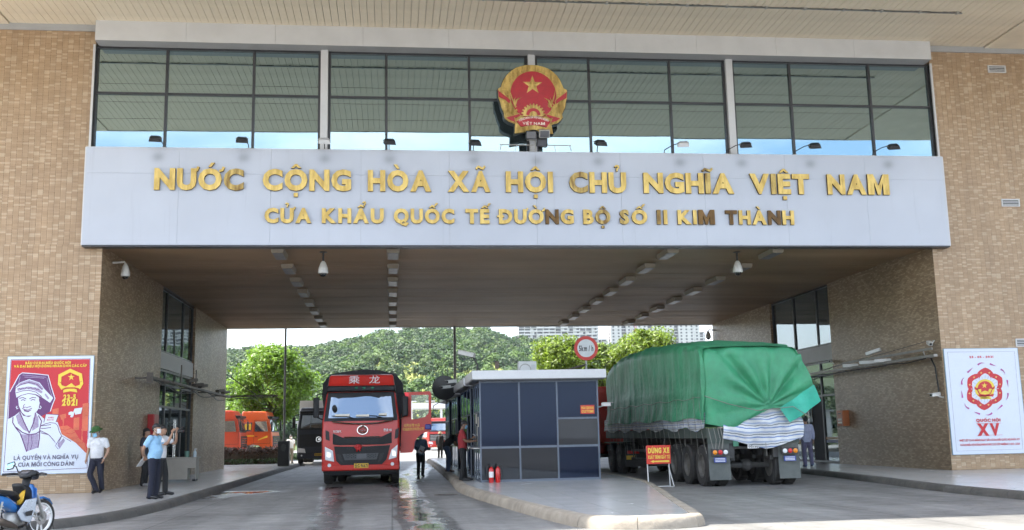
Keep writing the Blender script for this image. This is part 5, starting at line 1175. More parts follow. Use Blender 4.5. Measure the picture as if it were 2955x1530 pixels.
# rear curtain of the tarp: gathered folds that run to one knot
V = []; NU, NV = 84, 64; KX, KZ_ = G(1150, 585)
def hem(x):
    P = [(7.98, 1.62), (8.35, 1.55), (8.74, 1.44), (9.05, 1.66), (9.33, 1.76), (9.62, 1.90), (9.78, 1.98), (10.02, 1.93), (10.3, 2.05), (10.66, 2.18)]
    for (a, za), (b_, zb) in zip(P, P[1:]):
        if a <= x <= b_: return za+(zb-za)*(x-a)/(b_-a)
    return P[-1][1] if x > 10 else P[0][1]
for j in range(NV+1):
    for i in range(NU+1):
        x = 7.99+(10.66-7.99)*i/NU; zt = ridge(25.95)-.02-.07*(abs(x-9.3)/1.33)**9; zb = hem(x); z = zb+(zt-zb)*j/NV; fl_ = max(0, (x-9.5)/1.16)**1.5*max(0, min(1.25, (3.56-z)/1.0))*.28; x += fl_
        dx, dz_ = x-KX, z-KZ_; a = math.atan2(dz_, dx); r = math.hypot(dx, dz_)
        fold = .055*math.sin(a*13+.8*math.sin(a*3))*math.exp(-((r-.7)/.75)**2)*(1 if .35 < a < 2.9 else .55)
        deep = -.13*math.exp(-((a-.85)/.10)**2)*min(1, r*1.6) - .14*math.exp(-((a-2.25)/.09)**2)*min(1, r*1.5) - .07*math.exp(-((a-1.45)/.12)**2)*min(1, r)
        y = 25.93 - .05*math.sin(PI*j/NV) - fold - deep*.8 + noise.noise(Vector((x*2.2, z*2.2, 3)))*.03 + noise.noise(Vector((x*7, z*5, 1)))*.010
        y -= fl_*.20; e_ = max(0, abs(x-fl_-9.32)-1.05)/.28 if fl_ < .05 else 0; y += .16*min(1, e_)**2
        e2 = max(0, (z-(zt-.22))/.22); y += .10*e2*e2
        V.append((x, y, z))
tb = MB(); n = NU+1; tb.add(V, [(j*n+i, j*n+i+1, (j+1)*n+i+1, (j+1)*n+i) for j in range(NV) for i in range(NU)])
gobj(tb, 'tarpaulin_end', M_tarp, smooth=True)
# teal patch flaring at the corner
pts = [G(1205, 600), G(1330, 520), G(1415, 462), G(1450, 562), G(1360, 632), G(1262, 688)]; V = []
cc = (sum(p[0] for p in pts)/6, sum(p[1] for p in pts)/6); rings = 6
for k in range(rings+1):
    for p0, p1 in zip(pts, pts[1:]+pts[:1]):
        for q in range(5):
            u = p0[0]+(p1[0]-p0[0])*q/5; v = p0[1]+(p1[1]-p0[1])*q/5; u = cc[0]+(u-cc[0])*k/rings; v = cc[1]+(v-cc[1])*k/rings
            V.append((u, 25.80-.03*math.sin(u*9+v*4)-.05*max(0, u-10.5)+noise.noise(Vector((u*4, v*4, 7)))*.03, v))
n = 30; tb = MB(); tb.add(V, [(k*n+i, k*n+(i+1) % n, (k+1)*n+(i+1) % n, (k+1)*n+i) for k in range(rings) for i in range(n)]); gobj(tb, 'tarpaulin_patch', M_tarp2, smooth=True)
# striped under-sheet: rear and left side
def striped(name, grid, nu, nv, bands):
    me = bpy.data.meshes.new(name); n = nu+1; me.from_pydata(grid, [], [(j*n+i, j*n+i+1, (j+1)*n+i+1, (j+1)*n+i) for j in range(nv) for i in range(nu)]); a_ = me.attributes.new('band', 'FLOAT', 'POINT'); a_.data.foreach_set('value', bands); me.materials.append(M_striped); me.shade_smooth()
    o = obj_from(name, me, gt); o.matrix_parent_inverse = Matrix.Translation((-9.28, -25.9, 0)); return o
V = []; Bd = []; NU, NV = 60, 26
def low(x):
    P = [(8.45, 1.22), (8.75, 1.17), (9.15, 1.05), (9.55, .94), (9.75, .97), (10.2, 1.10), (10.6, 1.22), (10.74, 1.35)]
    for (a, za), (b_, zb) in zip(P, P[1:]):
        if a <= x <= b_: return za+(zb-za)*(x-a)/(b_-a)
    return P[-1][1]
for j in range(NV+1):
    for i in range(NU+1):
        x = 8.46+(10.64-8.46)*i/NU; zt = 2.15; zb = low(x); z = zb+(zt-zb)*j/NV; w_ = noise.noise(Vector((x*3, z*2, 11)))*.06+noise.noise(Vector((x*8, z*6, 2)))*.02
        V.append((x+.02*math.sin(z*9), 25.855+.15*max(0, min(1, (z-1.42)/.4))+w_*.35-.03*math.sin(x*4)*(1-j/NV)+.25*max(0, x-10.55), z)); Bd.append((z+.06*math.sin(x*2.2)+.10*(x-9.5)*.4+w_*.6)*4.2)
striped('striped_sheet', V, NU, NV, Bd)
V = []; Bd = []; NU, NV = 120, 6
for j in range(NV+1):
    for i in range(NU+1):
        y = 25.95+(38.7-25.95)*i/NU; zb = 1.47+.05*math.sin(y*3)+noise.noise(Vector((y*2, 0, 1)))*.06; z = zb+(1.90-zb)*j/NV; w_ = noise.noise(Vector((y*3, z*5, 4)))*.05
        V.append((7.995+w_*.5+.03*(j/NV), y, z)); Bd.append(z*5.2+w_*2)
striped('striped_sheet', V, NU, NV, Bd)
# deck, chassis, running gear
M_deckst = mat('trailer_green_steel', (.055, .075, .062), .6, var=.25, vscale=3, dirt=.4, dscale=1.5)
gd = MB(); gd.box(8.06, 10.50, 25.95, 38.6, 1.36, 1.48); gd.box(8.04, 8.10, 25.95, 38.6, 1.24, 1.50); gd.box(10.46, 10.52, 25.95, 38.6, 1.24, 1.50); gd.box(8.06, 10.5, 25.92, 26.02, 1.10, 1.46); gobj(gd, 'deck', M_deckst)
gc_ = MB()
for x in (8.75, 9.8): gc_.box(x-.07, x+.07, 26.0, 38.5, .95, 1.36)
for i in range(11): gc_.box(8.1, 10.46, 26.4+i*1.15, 26.48+i*1.15, 1.22, 1.34)
for y in (26.6, 27.93, 29.26):
    gc_.tube((8.3, y, .52), (10.25, y, .52), .075, 10); gc_.ell((9.28, y, .52), (.16, .16, .16), None, 10, 6)
    for x in (8.75, 9.8): gc_.box(x-.05, x+.05, y-.5, y+.5, .66, .76); gc_.box(x-.06, x+.06, y-.08, y+.08, .52, .98)
for x in (8.66, 9.9): gc_.box(x-.10, x+.10, 25.98, 26.1, .72, 1.12)
gc_.tube((8.7, 26.05, .98), (9.85, 26.05, .98), .035, 8); gobj(gc_, 'chassis', M_chassis)
sd = MB()
for x in (8.12,): sd.box(x-.02, x+.02, 30.4, 34.8, .52, .60); sd.box(x-.02, x+.02, 30.4, 34.8, .80, .88)
for y in (30.6, 32.6, 34.6): sd.box(8.12, 8.16, y-.03, y+.03, .5, 1.25)
gobj(sd, 'side_guard', M_chassis)
for y in (26.6, 27.93, 29.26):
    for x, s in ((8.20, -1), (8.54, -1), (10.36, 1), (10.02, 1)):
        w_ = wheel(gt, x, y, .53, .29, s); w_.matrix_parent_inverse = Matrix.Translation((-9.28, -25.9, 0))
for sgn, x0, x1 in ((1, 8.06, 8.62), (-1, 9.92, 10.48)):
    fl = MB(); NF = 8
    V = [(x0+(x1-x0)*i/4, 25.90+.05*math.sin(j/NF*2.2)+.012*math.sin(i*2+j), .18+(1.24-.18)*j/NF) for j in range(NF+1) for i in range(5)]; k = len(V); V += [(a, b_+.015, c) for a, b_, c in V]
    fl.add(V, [(j*5+i, j*5+i+1, (j+1)*5+i+1, (j+1)*5+i) for j in range(NF) for i in range(4)] + [(k+j*5+i, k+(j+1)*5+i, k+(j+1)*5+i+1, k+j*5+i+1) for j in range(NF) for i in range(4)]); flo = gobj(fl, 'mudflap', mat('mudflap_rubber', (.10, .11, .10), .7, var=.25, vscale=3, dirt=.4), smooth=True)
    lb_ = gobj(MB().box(x0+.06, x1-.06, 25.83, 25.90, .79, .97), 'lamp_cluster', M_chassis)
    for k, mm in enumerate((M_amber, M_redlens, M_whitelens)):
        xx = (x0+.14+k*.14) if sgn > 0 else (x1-.14-k*.14); MB().lathe([(.058, 0), (.058, .02), (.03, .03), (0, .032)], Matrix.Translation((xx, 25.832, .88)) @ Matrix.Rotation(PI/2, 4, 'X'), 14).build('lamp_lens', mm, lb_, smooth=40)
    bp_ = gobj(MB().box(x0+.12, x1-.12, 25.865, 25.88, .62, .75), 'blue_label', mat('label_blue', (.03, .06, .28), .4))
    for k in range(3): MB().box(x0+.15, x1-.15, 25.8635, 25.8645, .64+k*.036, .655+k*.036).build('label_print', M_white, bp_)
npz = gobj(MB().box(9.10, 9.40, 25.90, 25.915, .96, 1.14), 'number_plate', M_white); text_obj('plate_lettering', '29R', 9.14, 9.36, 1.065, .055, 25.8985, M_platetx, npz, .03); text_obj('plate_lettering', '005.68', 9.12, 9.38, .98, .06, 25.8985, M_platetx, npz, .03)
gobj(MB().box(8.72, 8.86, 25.90, 25.93, 1.02, 1.22), 'lamp_bracket', mat('bracket_green', (.05, .2, .12), .5))
rp = MB(); rr_ = random.Random(9)
for i in range(22):
    y = 26.1+i*.55; ln = rr_.uniform(.35, .9); rp.path([(7.93, y, 2.25+rr_.uniform(-.1, .1)), (7.93, y+rr_.uniform(-.1, .1), 1.7), (7.98, y+rr_.uniform(-.12, .12), 1.4), (8.02, y+rr_.uniform(-.15, .15), 1.45-ln)], .0055, 4)
rp.path([(7.935, 26+i*.5, 2.28+.03*math.sin(i*1.7)) for i in range(25)], .008, 4)
for i in range(5): x = 8.2+rr_.uniform(0, .4); rp.path([(x-.15, 25.88, 1.5), (x-.1, 25.86, 1.2), (x-.12+rr_.uniform(-.1, .1), 25.86, .85)], .011, 4)
rp.path([(9.55, 25.80, 1.1), (9.56, 25.8, .75)], .008, 4)
rp.path([(7.98, 25.80, 2.32), (8.6, 25.75, 2.1), (9.35, 25.74, 1.92), (9.75, 25.72, 1.95), (10.3, 25.68, 2.0), (10.75, 25.7, 1.72)], .010, 4)
gobj(rp, 'rope', mat('rope_fibre', (.22, .21, .18), .8))
for y in (36.9, 38.2, 41.9):   # tractor running gear seen past the booth
    pass
trc = thing('tractor_unit', 'red tractor unit pulling the green tarped trailer', 'truck', (9.28, 43.6, 0), PI); cab(trc, 1.2, 3.3, M_red, side_detail=True); chassis(trc, 1.3, 8.2, [1.4, 5.6, 6.95], 1.22, .52)
MB().box(-1.2, 1.2, 8.0, 8.05, .25, 1.0).build('mudflap', M_blackp, trc); pz = MB().box(.88, 1.18, 8.052, 8.07, .50, .64).build('number_plate', M_plate, trc)
MB().box(-1.25, -.7, 4.7, 7.9, 1.06, 1.10).build('mudguard', M_blackp, trc); MB().box(.7, 1.25, 4.7, 7.9, 1.06, 1.10).build('mudguard', M_blackp, trc); MB().box(.72, 1.15, 8.052, 8.08, .70, .80).build('tail_lamp', M_redlens, trc)

# ---- motorbike in the left foreground (own frame: front towards +Y, wheels at y=0 and y=1.2)
mo = thing('motorbike', 'blue underbone motorbike parked at the left kerb', 'motorbike', (-5.90, 16.28, 0), math.radians(-16.5))
M_bblue = mat('bike_blue', (.03, .17, .48), .22, var=.05, coat=.8); M_bgrey = mat('bike_silver', (.38, .42, .48), .3, metal=.3, var=.05, coat=.4); M_seat = mat('seat_vinyl', (.02, .02, .022), .55, bump=.1)
def bike_wheel(y, yaw=0):
    r = .285; Mx = Matrix.Translation((0, y, r)) @ Matrix.Rotation(yaw, 4, 'Z') @ Matrix.Rotation(PI/2, 4, 'Y')
    o = MB().lathe([(r-.055, -.022), (r-.03, -.036), (r-.005, -.022), (r, 0), (r-.005, .022), (r-.03, .036), (r-.055, .022)], Mx, 36, close=True).build('wheel', M_rubber, mo, smooth=60)
    MB().lathe([(r-.07, -.02), (r-.052, -.024), (r-.052, .024), (r-.07, .02)], Mx, 36, close=True).build('rim', M_white, o, smooth=40)
    for k in range(3):
        sp_ = MB(); a = 2*PI*k/3
        for da in (-.22, .22): sp_.path([Mx @ Vector((.04*math.cos(a+da*2), .04*math.sin(a+da*2), 0)), Mx @ Vector(((r-.065)*math.cos(a+da), (r-.065)*math.sin(a+da), 0))], [.018, .014], 6)
        sp_.build('spoke', M_white, o)
    MB().lathe([(.055, -.05), (.055, .05)], Mx, 18).build('hub', M_galv, o); MB().lathe([(.11, .028), (.11, .032), (.06, .032), (.06, .028)], Mx, 24, close=True).build('brake_disc', M_chrome, o)
    return o
bike_wheel(0); bike_wheel(1.2, math.radians(-12))
def loft(rings, closed=True):
    """rings: lists of points with equal counts."""
    mb = MB(); n = len(rings[0]); V = [p for r in rings for p in r]
    mb.add(V, [(j*n+i, j*n+(i+1) % n, (j+1)*n+(i+1) % n, (j+1)*n+i) for j in range(len(rings)-1) for i in range(n)] + [tuple(range(n))[::-1], tuple(range((len(rings)-1)*n, len(rings)*n))]); return mb
def ring(y, z, hw, hh, n=12, px=2.6, x=0): return [(x+math.copysign(abs(math.cos(2*PI*i/n))**(2/px), math.cos(2*PI*i/n))*hw, y, z+math.copysign(abs(math.sin(2*PI*i/n))**(2/px), math.sin(2*PI*i/n))*hh) for i in range(n)]
loft([ring(-.32, .66, .05, .05), ring(-.22, .665, .085, .075), ring(.0, .63, .115, .095), ring(.25, .58, .125, .10), ring(.45, .50, .11, .10), ring(.56, .44, .07, .08)]).build('tail_fairing', M_bblue, mo, smooth=True)
loft([ring(-.30, .735, .06, .02), ring(-.15, .745, .12, .035), ring(.1, .74, .135, .045), ring(.3, .715, .13, .045), ring(.48, .69, .10, .04), ring(.58, .62, .07, .04)]).build('seat', M_seat, mo, smooth=True)
MB().path([(-.09, -.02, .77), (-.10, -.25, .79), (-.06, -.34, .80), (.06, -.34, .80), (.10, -.25, .79), (.09, -.02, .77)], .012, 7).build('grab_rail', M_galv, mo)
loft([ring(-.335, .64, .05, .04), ring(-.30, .64, .10, .055), ring(-.20, .64, .115, .06)]).build('tail_lamp', M_redlens, mo, smooth=True)
MB().ell((.07, -.315, .66), (.04, .03, .03)).build('indicator', mat('indicator_pale', (.75, .5, .35), .3), mo, smooth=True)
plt = MB().hexa([(-.10, -.40, .36), (.10, -.40, .36), (.10, -.395, .36), (-.10, -.395, .36), (-.10, -.34, .52), (.10, -.34, .52), (.10, -.335, .52), (-.10, -.335, .52)]).build('number_plate', M_white, mo)
loft([ring(-.36, .30, .05, .012), ring(-.26, .46, .07, .02), ring(-.10, .54, .09, .03), ring(.1, .56, .09, .03)]).build('rear_mudguard', M_blackp, mo, smooth=True)
# leg shield, inner panel, front cowl
for s in (-1, 1):
    V = [(s*.06, .84, .80), (s*.20, .80, .76), (s*.245, .74, .60), (s*.25, .70, .42), (s*.20, .66, .24), (s*.11, .72, .20), (s*.07, .84, .34), (s*.05, .90, .56)]
    k = len(V); V2 = V + [(x*.86, y+.035, z) for x, y, z in V]
    MB().add(V2, [tuple(range(k)), tuple(range(k, 2*k))[::-1]] + [(i, (i+1) % k, k+(i+1) % k, k+i) for i in range(k)]).build('leg_shield', M_bblue, mo, bevel=.012)
    V = [(s*.254, .735, .62), (s*.262, .70, .44), (s*.225, .64, .25), (s*.20, .46, .30), (s*.17, .40, .42), (s*.20, .56, .60)]
    MB().add(V + [(x*.9, y, z) for x, y, z in V], [tuple(range(6)), tuple(range(6, 12))[::-1]] + [(i, (i+1) % 6, 6+(i+1) % 6, 6+i) for i in range(6)]).build('side_panel', M_bgrey, mo, bevel=.008)
    V = [(s*.262, .64, .44), (s*.256, .62, .36), (s*.235, .52, .36), (s*.225, .50, .42)]; MB().add(V, [(0, 1, 2, 3)]).build('side_vent', M_eblack, mo, fix=False)
loft([ring(.60, .82, .10, .03), ring(.68, .72, .12, .10), ring(.74, .66, .14, .16), ring(.80, .62, .12, .18), ring(.86, .62, .06, .14)]).build('inner_cowl', M_blackp, mo, smooth=True)
loft([ring(.80, .60, .14, .24), ring(.90, .62, .12, .22), ring(.96, .64, .05, .12)]).build('front_cowl', M_bblue, mo, smooth=True)
# engine, exhaust, suspension, stand
loft([ring(.30, .30, .10, .09), ring(.42, .31, .13, .12), ring(.58, .31, .12, .11), ring(.78, .34, .06, .06)]).build('engine', M_galv, mo, smooth=True)
loft([ring(.12, .26, .03, .05, x=-.07), ring(.30, .28, .05, .09, x=-.07), ring(.48, .29, .05, .09, x=-.07)]).build('crankcase', M_blackp, mo, smooth=True)
MB().path([(.15, .62, .22), (.16, .45, .19), (.165, .25, .25), (.17, .05, .31), (.17, -.18, .38)], [.02, .022, .05, .055, .05], 12).build('exhaust', mat('exhaust_brown', (.20, .16, .13), .35, metal=.7, var=.2), mo, smooth=True)
MB().lathe([(.052, 0), (.052, .03), (.03, .03)], Matrix.Translation((.17, -.18, .38)) @ Matrix.Rotation(math.radians(70), 4, 'X'), 14).build('exhaust_tip', M_chrome, mo)
for s in (-1, 1):
    sh = MB(); sh.path([(s*.11, .02, .30), (s*.115, .06, .42)], .022, 8); sh.path([(s*.115, .06, .42), (s*.12, .10, .60)], .016, 8)
    for k in range(6): t_ = k/6; sh.lathe([(.030, 0), (.030, .008)], Matrix.Translation((s*(.112+.008*t_), .03+.07*t_, .33+.24*t_)), 12)
    sh.build('shock_absorber', M_galv, mo); MB().box(s*.085-.012, s*.085+.012, -.05, .5, .26, .31).build('swing_arm', M_blackp, mo)
    MB().path([(s*.065, 1.2+.0, .285), (s*.068, 1.10, .45), (s*.07, .99, .66)], .024, 8).build('fork', M_galv, mo)
MB().path([(-.13, .42, .20), (.13, .42, .20)], .014, 6).path([(.13, .42, .20), (.26, .42, .21)], .018, 6).path([(-.26, .42, .21), (-.13, .42, .20)], .018, 6).build('foot_peg', M_blackp, mo)
MB().path([(-.08, .45, .20), (-.16, .42, .10), (-.24, .38, .005)], .013, 6).build('side_stand', M_blackp, mo)
loft([ring(.92, .50, .045, .015), ring(1.05, .585, .06, .02), ring(1.2, .60, .06, .02), ring(1.36, .56, .055, .02), ring(1.46, .48, .04, .015)]).build('front_mudguard', M_bblue, mo, smooth=True)
# handlebar head, grips, mirrors
loft([ring(.72, .94, .06, .03), ring(.80, .985, .15, .05), ring(.90, .97, .16, .065), ring(.98, .93, .10, .05)]).build('handlebar_cowl', M_seat, mo, smooth=True)
MB().ell((0, .76, .985), (.09, .05, .035), rotm('X', -25)).build('dashboard', mat('dash_glass', (.06, .06, .07), .15), mo, smooth=True) if False else loft([ring(.735, .985, .06, .008), ring(.80, 1.035, .09, .010), ring(.87, 1.035, .08, .008)]).build('dashboard', mat('dash_glass', (.05, .05, .06), .12), mo, smooth=True)
loft([ring(.74, .70, .05, .03), ring(.80, .84, .07, .05), ring(.84, .95, .08, .04)]).build('steering_column', M_blackp, mo, smooth=True)
for s in (-1, 1):
    MB().path([(s*.12, .88, .97), (s*.24, .83, .985), (s*.38, .74, .975)], [.018, .02, .019], 8).build('grip', M_seat, mo); MB().path([(s*.16, .90, .95), (s*.26, .87, .955), (s*.34, .80, .945)], .009, 5).build('brake_lever', M_galv, mo)
MB().path([(-.18, .86, 1.0), (-.20, .82, 1.10), (-.25, .78, 1.12)], .009, 6).build('mirror_stem', M_blackp, mo)
MB().add([(-.34, .78, 1.06), (-.24, .76, 1.08), (-.20, .76, 1.13), (-.22, .78, 1.16), (-.33, .80, 1.13), (-.34, .79, 1.06)][:5], [(0, 1, 2, 3, 4)]).build('mirror', glass('mirror_teal', (.35, .85, .9), .8, (.05, .2, .22)), mo, fix=False)
MB().path([(-.33, .80, 1.05), (-.23, .785, 1.065), (-.19, .785, 1.135), (-.22, .80, 1.17), (-.34, .815, 1.14), (-.33, .80, 1.05)], .010, 5).build('mirror_shell', M_blackp, mo)
# yellow gloves stuffed by the seat
loft([ring(.56, .55, .03, .03, x=.06), ring(.60, .60, .05, .06, x=.07), ring(.62, .66, .045, .04, x=.07), ring(.64, .72, .02, .03, x=.09)]).build('yellow_cloth', mat('glove_yellow', (.62, .36, .02), .7, var=.15), mo, smooth=True)

# ================================================================== ISLAND: BOOTHS, SIGNS, POLES
M_bglass = glass('booth_blue_glass', (.45, .58, .85), .03, (.005, .008, .021), rough=.05, wob=.03)
M_bglass2 = glass('booth_dark_glass', (.60, .64, .70), .05, (.012, .013, .016), rough=.02)
M_balu = mat('booth_aluminium', (.12, .14, .175), .4, metal=.3, var=.08)
ZI = .168
def booth(label, y0, y1, first=False):
    b_ = thing('customs_booth', label, 'booth', (4.06, y0, ZI), 0, 'booths in a line on the island')
    x0, x1 = -1.65, 1.65; d = y1-y0; ht = 2.76
    fr = MB(); W_ = .042
    xs = [x0, -.56, .50, x1]
    for x in xs: fr.box(x-W_/2, x+W_/2, 0, .06, 0, ht)
    for a, c in zip(xs, xs[1:]):
        for z in (.03, .93, ht-.03): fr.box(a+W_/2, c-W_/2, .002, .058, z-.03, z+.03)
    ys = [.03, d*.34, d*.67, d-.03]
    for s in (x0, x1):
        for y in ys[1:]: fr.box(s-W_/2, s+W_/2, y-.03, y+.03, 0, ht)
        for a, c in zip(ys, ys[1:]):
            for z in (.03, .93, 1.9, ht-.03): fr.box(s-.02, s+.02, a+.03, c-.03, z-.025, z+.025)
    fo = fr.build('frame', M_balu, b_)
    for k, (a, c) in enumerate(zip(xs, xs[1:])):
        for z0, z1 in ((.06, .90), (.96, ht-.06)):
            if first and k == 2 and z0 > .5:
                MB().box(a+.023, c-.023, .022, .03, 1.72, z1).build('pane', M_bglass, fo); MB().box(a+.023, c-.023, .026, .034, z0, 1.66).build('pane', M_bglass2, fo); MB().box(a+.023, c-.023, .01, .05, 1.665, 1.715).build('sash_bar', M_balu, fo); continue
            MB().box(a+.023, c-.023, .022, .03, z0, z1).build('pane', M_bglass2 if (z0 < .5 and k < 2) else M_bglass, fo)
    for s in (x0, x1):
        for j, (a, c) in enumerate(zip(ys, ys[1:])):
            for z0, z1 in ((.055, .905), (.955, 1.875), (1.925, ht-.055)):
                if s < 0 and j == 0 and .9 < z0 < 1.5: continue     # service hatch stands open
                MB().box(s-.004, s+.004, a+.031, c-.031, z0, z1).build('pane', M_bglass2 if z0 < 1.5 else M_bglass, fo)
    MB().box(x0, x1, d-.04, d, .0, ht-.02).build('rear_panel', M_balu, b_)
    MB().box(x0+.05, x1-.05, .1, d-.06, .86, .90).build('counter', M_desk, b_); MB().box(x0-.20, x0+.03, .15, d*.5, .90, .93).build('service_ledge', M_galv, b_)
    MB().box(x0+.1, x1-.1, .15, d-.1, 0.002, .03).build('floor_panel', M_desk, b_)
    rf = MB(); rf.box(x0-.24, x1+.20, -.35, d+.25, ht+.02, ht+.26); ro = rf.build('roof', M_whitealu, b_, bevel=.01)
    MB().box(x0-.20, x1+.16, -.31, d+.21, ht+.0, ht+.021).build('roof_soffit', M_darkgrey, ro)
    return b_
b1 = booth('customs booth nearest the camera with dark blue glass and white roof', 28.4, 30.65, True)
booth('second booth in the line, behind the nearest one', 31.85, 36.3); booth('third booth in the line on the island', 38.4, 41.9); booth('farthest booth in the line on the island', 43.9, 46.8)
st_ = MB().box(1.16, 1.55, -.006, -.001, 1.80, 2.04).build('notice', mat('notice_red', (.60, .03, .02), .4), b1); text_obj('notice_lettering', 'HẢI QUAN', 1.185, 1.525, 1.935, .066, -.0085, M_pyel, st_, .035); text_obj('notice_lettering', 'CUSTOMS', 1.185, 1.525, 1.835, .066, -.0085, M_pyel, st_, .035)
pap = MB(); 
for y, z, w in ((.5, 1.5, .2), (.9, 1.25, .18), (1.2, 1.6, .2)): pap.box(-1.662, -1.657, y, y+w, z, z+.28)
pap.build('pasted_notice', M_paper, b1)
# roof equipment
ac = thing('air_conditioner', 'white air conditioner unit on the booth roof', 'air conditioner', (4.45, 33.8, ZI+3.04))
MB().box(-.30, .30, -.15, .18, .05, .62).build('case', M_white, ac, bevel=.015); MB().lathe([(.20, 0), (.20, .012), (.17, .012), (.17, 0)], Matrix.Translation((-.08, -.152, .34)) @ Matrix.Rotation(PI/2, 4, 'X'), 22, close=True).build('fan_ring', M_galv, ac)
for x in (-.2, .2): MB().box(x-.03, x+.03, -.14, .17, 0, .05).build('foot', M_eblack, ac)
MB().box(.12, .26, -.17, -.15, .2, .5).build('service_cover', M_whitealu, ac)
cp = thing('camera_post', 'post with a pale box camera above the booth roofs', 'camera', (2.62, 31.9, ZI+3.04)); M_postd = mat('dark_post', (.05, .05, .05), .5)
MB().path([(0, 0, 0), (0, 0, .18), (.03, -.02, .40), (-.10, -.05, .62), (-.22, -.08, .66)], .028, 7).build('post', M_postd, cp); 
Mh = Matrix.Translation((-.32, -.12, .74)) @ Matrix.Rotation(math.radians(62), 4, 'Z') @ Matrix.Rotation(math.radians(14), 4, 'X'); MB().box(-.08, .08, -.27, .27, -.065, .065, Mh).build('housing', M_camw, cp, bevel=.012); MB().box(-.09, .09, -.25, .32, .068, .078, Mh).build('visor', M_camw, cp); MB().box(-.06, .06, .272, .28, -.045, .045, Mh).build('lens', M_camb, cp)
al = thing('beacon', 'small dark beacon on a stalk on the booth roof', 'beacon', (2.98, 29.2, ZI+3.02)); MB().tube((0, 0, 0), (0, 0, .12), .012, 6).build('stalk', M_postd, al); MB().box(-.055, .055, -.05, .05, .12, .32).build('lamp', mat('beacon_brown', (.09, .06, .04), .4), al, bevel=.012); MB().box(-.065, .065, -.06, .06, .32, .335).build('cap', M_postd, al)
cm = thing('convex_mirror', 'round black backed convex mirror on the left side of the booths', 'mirror', (2.2, 38.0, ZI+3.02)); MB().path([(0, 0, -.2), (-.1, -.1, -.15), (-.28, -.2, -.02)], .022, 6).build('arm', M_postd, cm)
MB().lathe([(.0, .05), (.25, .035), (.44, 0), (.45, -.02), (.40, -.03)], Matrix.Translation((-.30, -.24, .0)) @ Matrix.Rotation(math.radians(96), 4, 'X'), 26).build('disc', mat('mirror_back', (.018, .018, .018), .35), cm, smooth=40)
for k, (x, y, z) in enumerate(((2.15, 34.8, 3.15), (2.05, 36.6, 3.05))): bullet('roof_edge_camera', 'slim pale camera on the booth roof edge, %s' % ('nearer one', 'farther one')[k], (x+.2, y, ZI+3.02-.0), (x-.15, y-.15, z+.10), (-.9, -.5, -.1))
bullet('side_camera', 'cream camera sticking out of the right booth side before the green tarp', (5.72, 28.7, 2.15), (5.98, 28.55, 2.22), (1, -.25, 0), L_=.26)
lm = thing('hanging_lamp', 'small dark lamp hanging from the far booth on a bent arm', 'lamp', (2.4, 47, 2.9)); MB().path([(0, 0, .0), (-.3, -.1, .05), (-.55, -.2, -.1), (-.6, -.22, -.5), (-.75, -.3, -.9)], .02, 6).build('arm', M_postd, lm); MB().lathe([(.06, 0), (.3, -.1), (.31, -.12), (.1, -.16)], Matrix.Translation((-.85, -.3, -.85)), 16).build('shade', M_postd, lm)
# speed limit sign
sp = thing('speed_limit_sign', 'round red rimmed 5 km/h speed sign above the booths', 'sign', (6.35, 33.2, ZI))
MB().tube((0, .06, 0), (0, .06, 4.45), .035, 10).build('pole', M_galv, sp)
def disc(r, y0, y1, m, name, par): return MB().lathe([(r, 0), (r, y1-y0)], Matrix.Translation((0, y1, 4.03)) @ Matrix.Rotation(PI/2, 4, 'X'), 40).build(name, m, par)
dk_ = disc(.40, -.012, .02, mat('sign_red', (.60, .035, .02), .4, var=.06), 'disc', sp); disc(.295, -.016, -.0125, mat('sign_white', (.68, .70, .70), .4, var=.08, vscale=6), 'disc_face', sp)
text_obj('sign_lettering', '5km / h', -.24, .24, 3.94, .175, -.019, M_platetx, sp, .03)
MB().path([(0, .05, 3.5), (-.9, .4, 3.28), (-1.6, .5, 3.2)], .03, 6).build('brace', M_rust, sp)
# roof sheets leaning behind
rs = thing('roof_sheet', 'rusty leaning sheet metal on the second booth roof', 'sheet', (5.6, 34.5, ZI+3.03)); MB().hexa([(-.9, -.2, 0), (.5, -.2, 0.0), (.5, .6, 0), (-.9, .6, 0), (-.75, -.18, .03), (.62, -.18, .30), (.62, .6, .32), (-.75, .6, .03)]).build('panel', M_rust, rs)
# fire extinguishers
M_ext = mat('extinguisher_red', (.55, .015, .012), .28, var=.05, coat=.5)
for k, (x, y, lab) in enumerate(((2.66, 28.12, 'red fire extinguisher with white label, left of the pair'), (2.84, 28.10, 'red fire extinguisher without label, right of the pair'))):
    e = thing('fire_extinguisher', lab, 'extinguisher', (x, y, ZI), 0, 'fire extinguishers before the booth'); e.scale = (.86, .86, .86)
    bd = MB().lathe([(.072, 0), (.078, .01), (.078, .40), (.06, .45), (.028, .48), (.025, .50)], None, 20).build('cylinder', M_ext, e, smooth=40)
    MB().box(-.035, .035, -.09, .03, .50, .53).box(-.012, .012, -.02, .02, .50, .57).box(-.03, .05, -.015, .015, .555, .575).build('valve', M_platetx, e)
    hs = -1 if k == 0 else 1; MB().path([(0, 0, .53), (hs*.11, -.02, .52), (hs*.135, -.02, .40), (hs*.11, -.02, .12)], .016, 7).build('hose', M_platetx, e)
    if k == 0: MB().lathe([(.0785, .16), (.0786, .34)], None, 20).build('label_band', M_white, e)
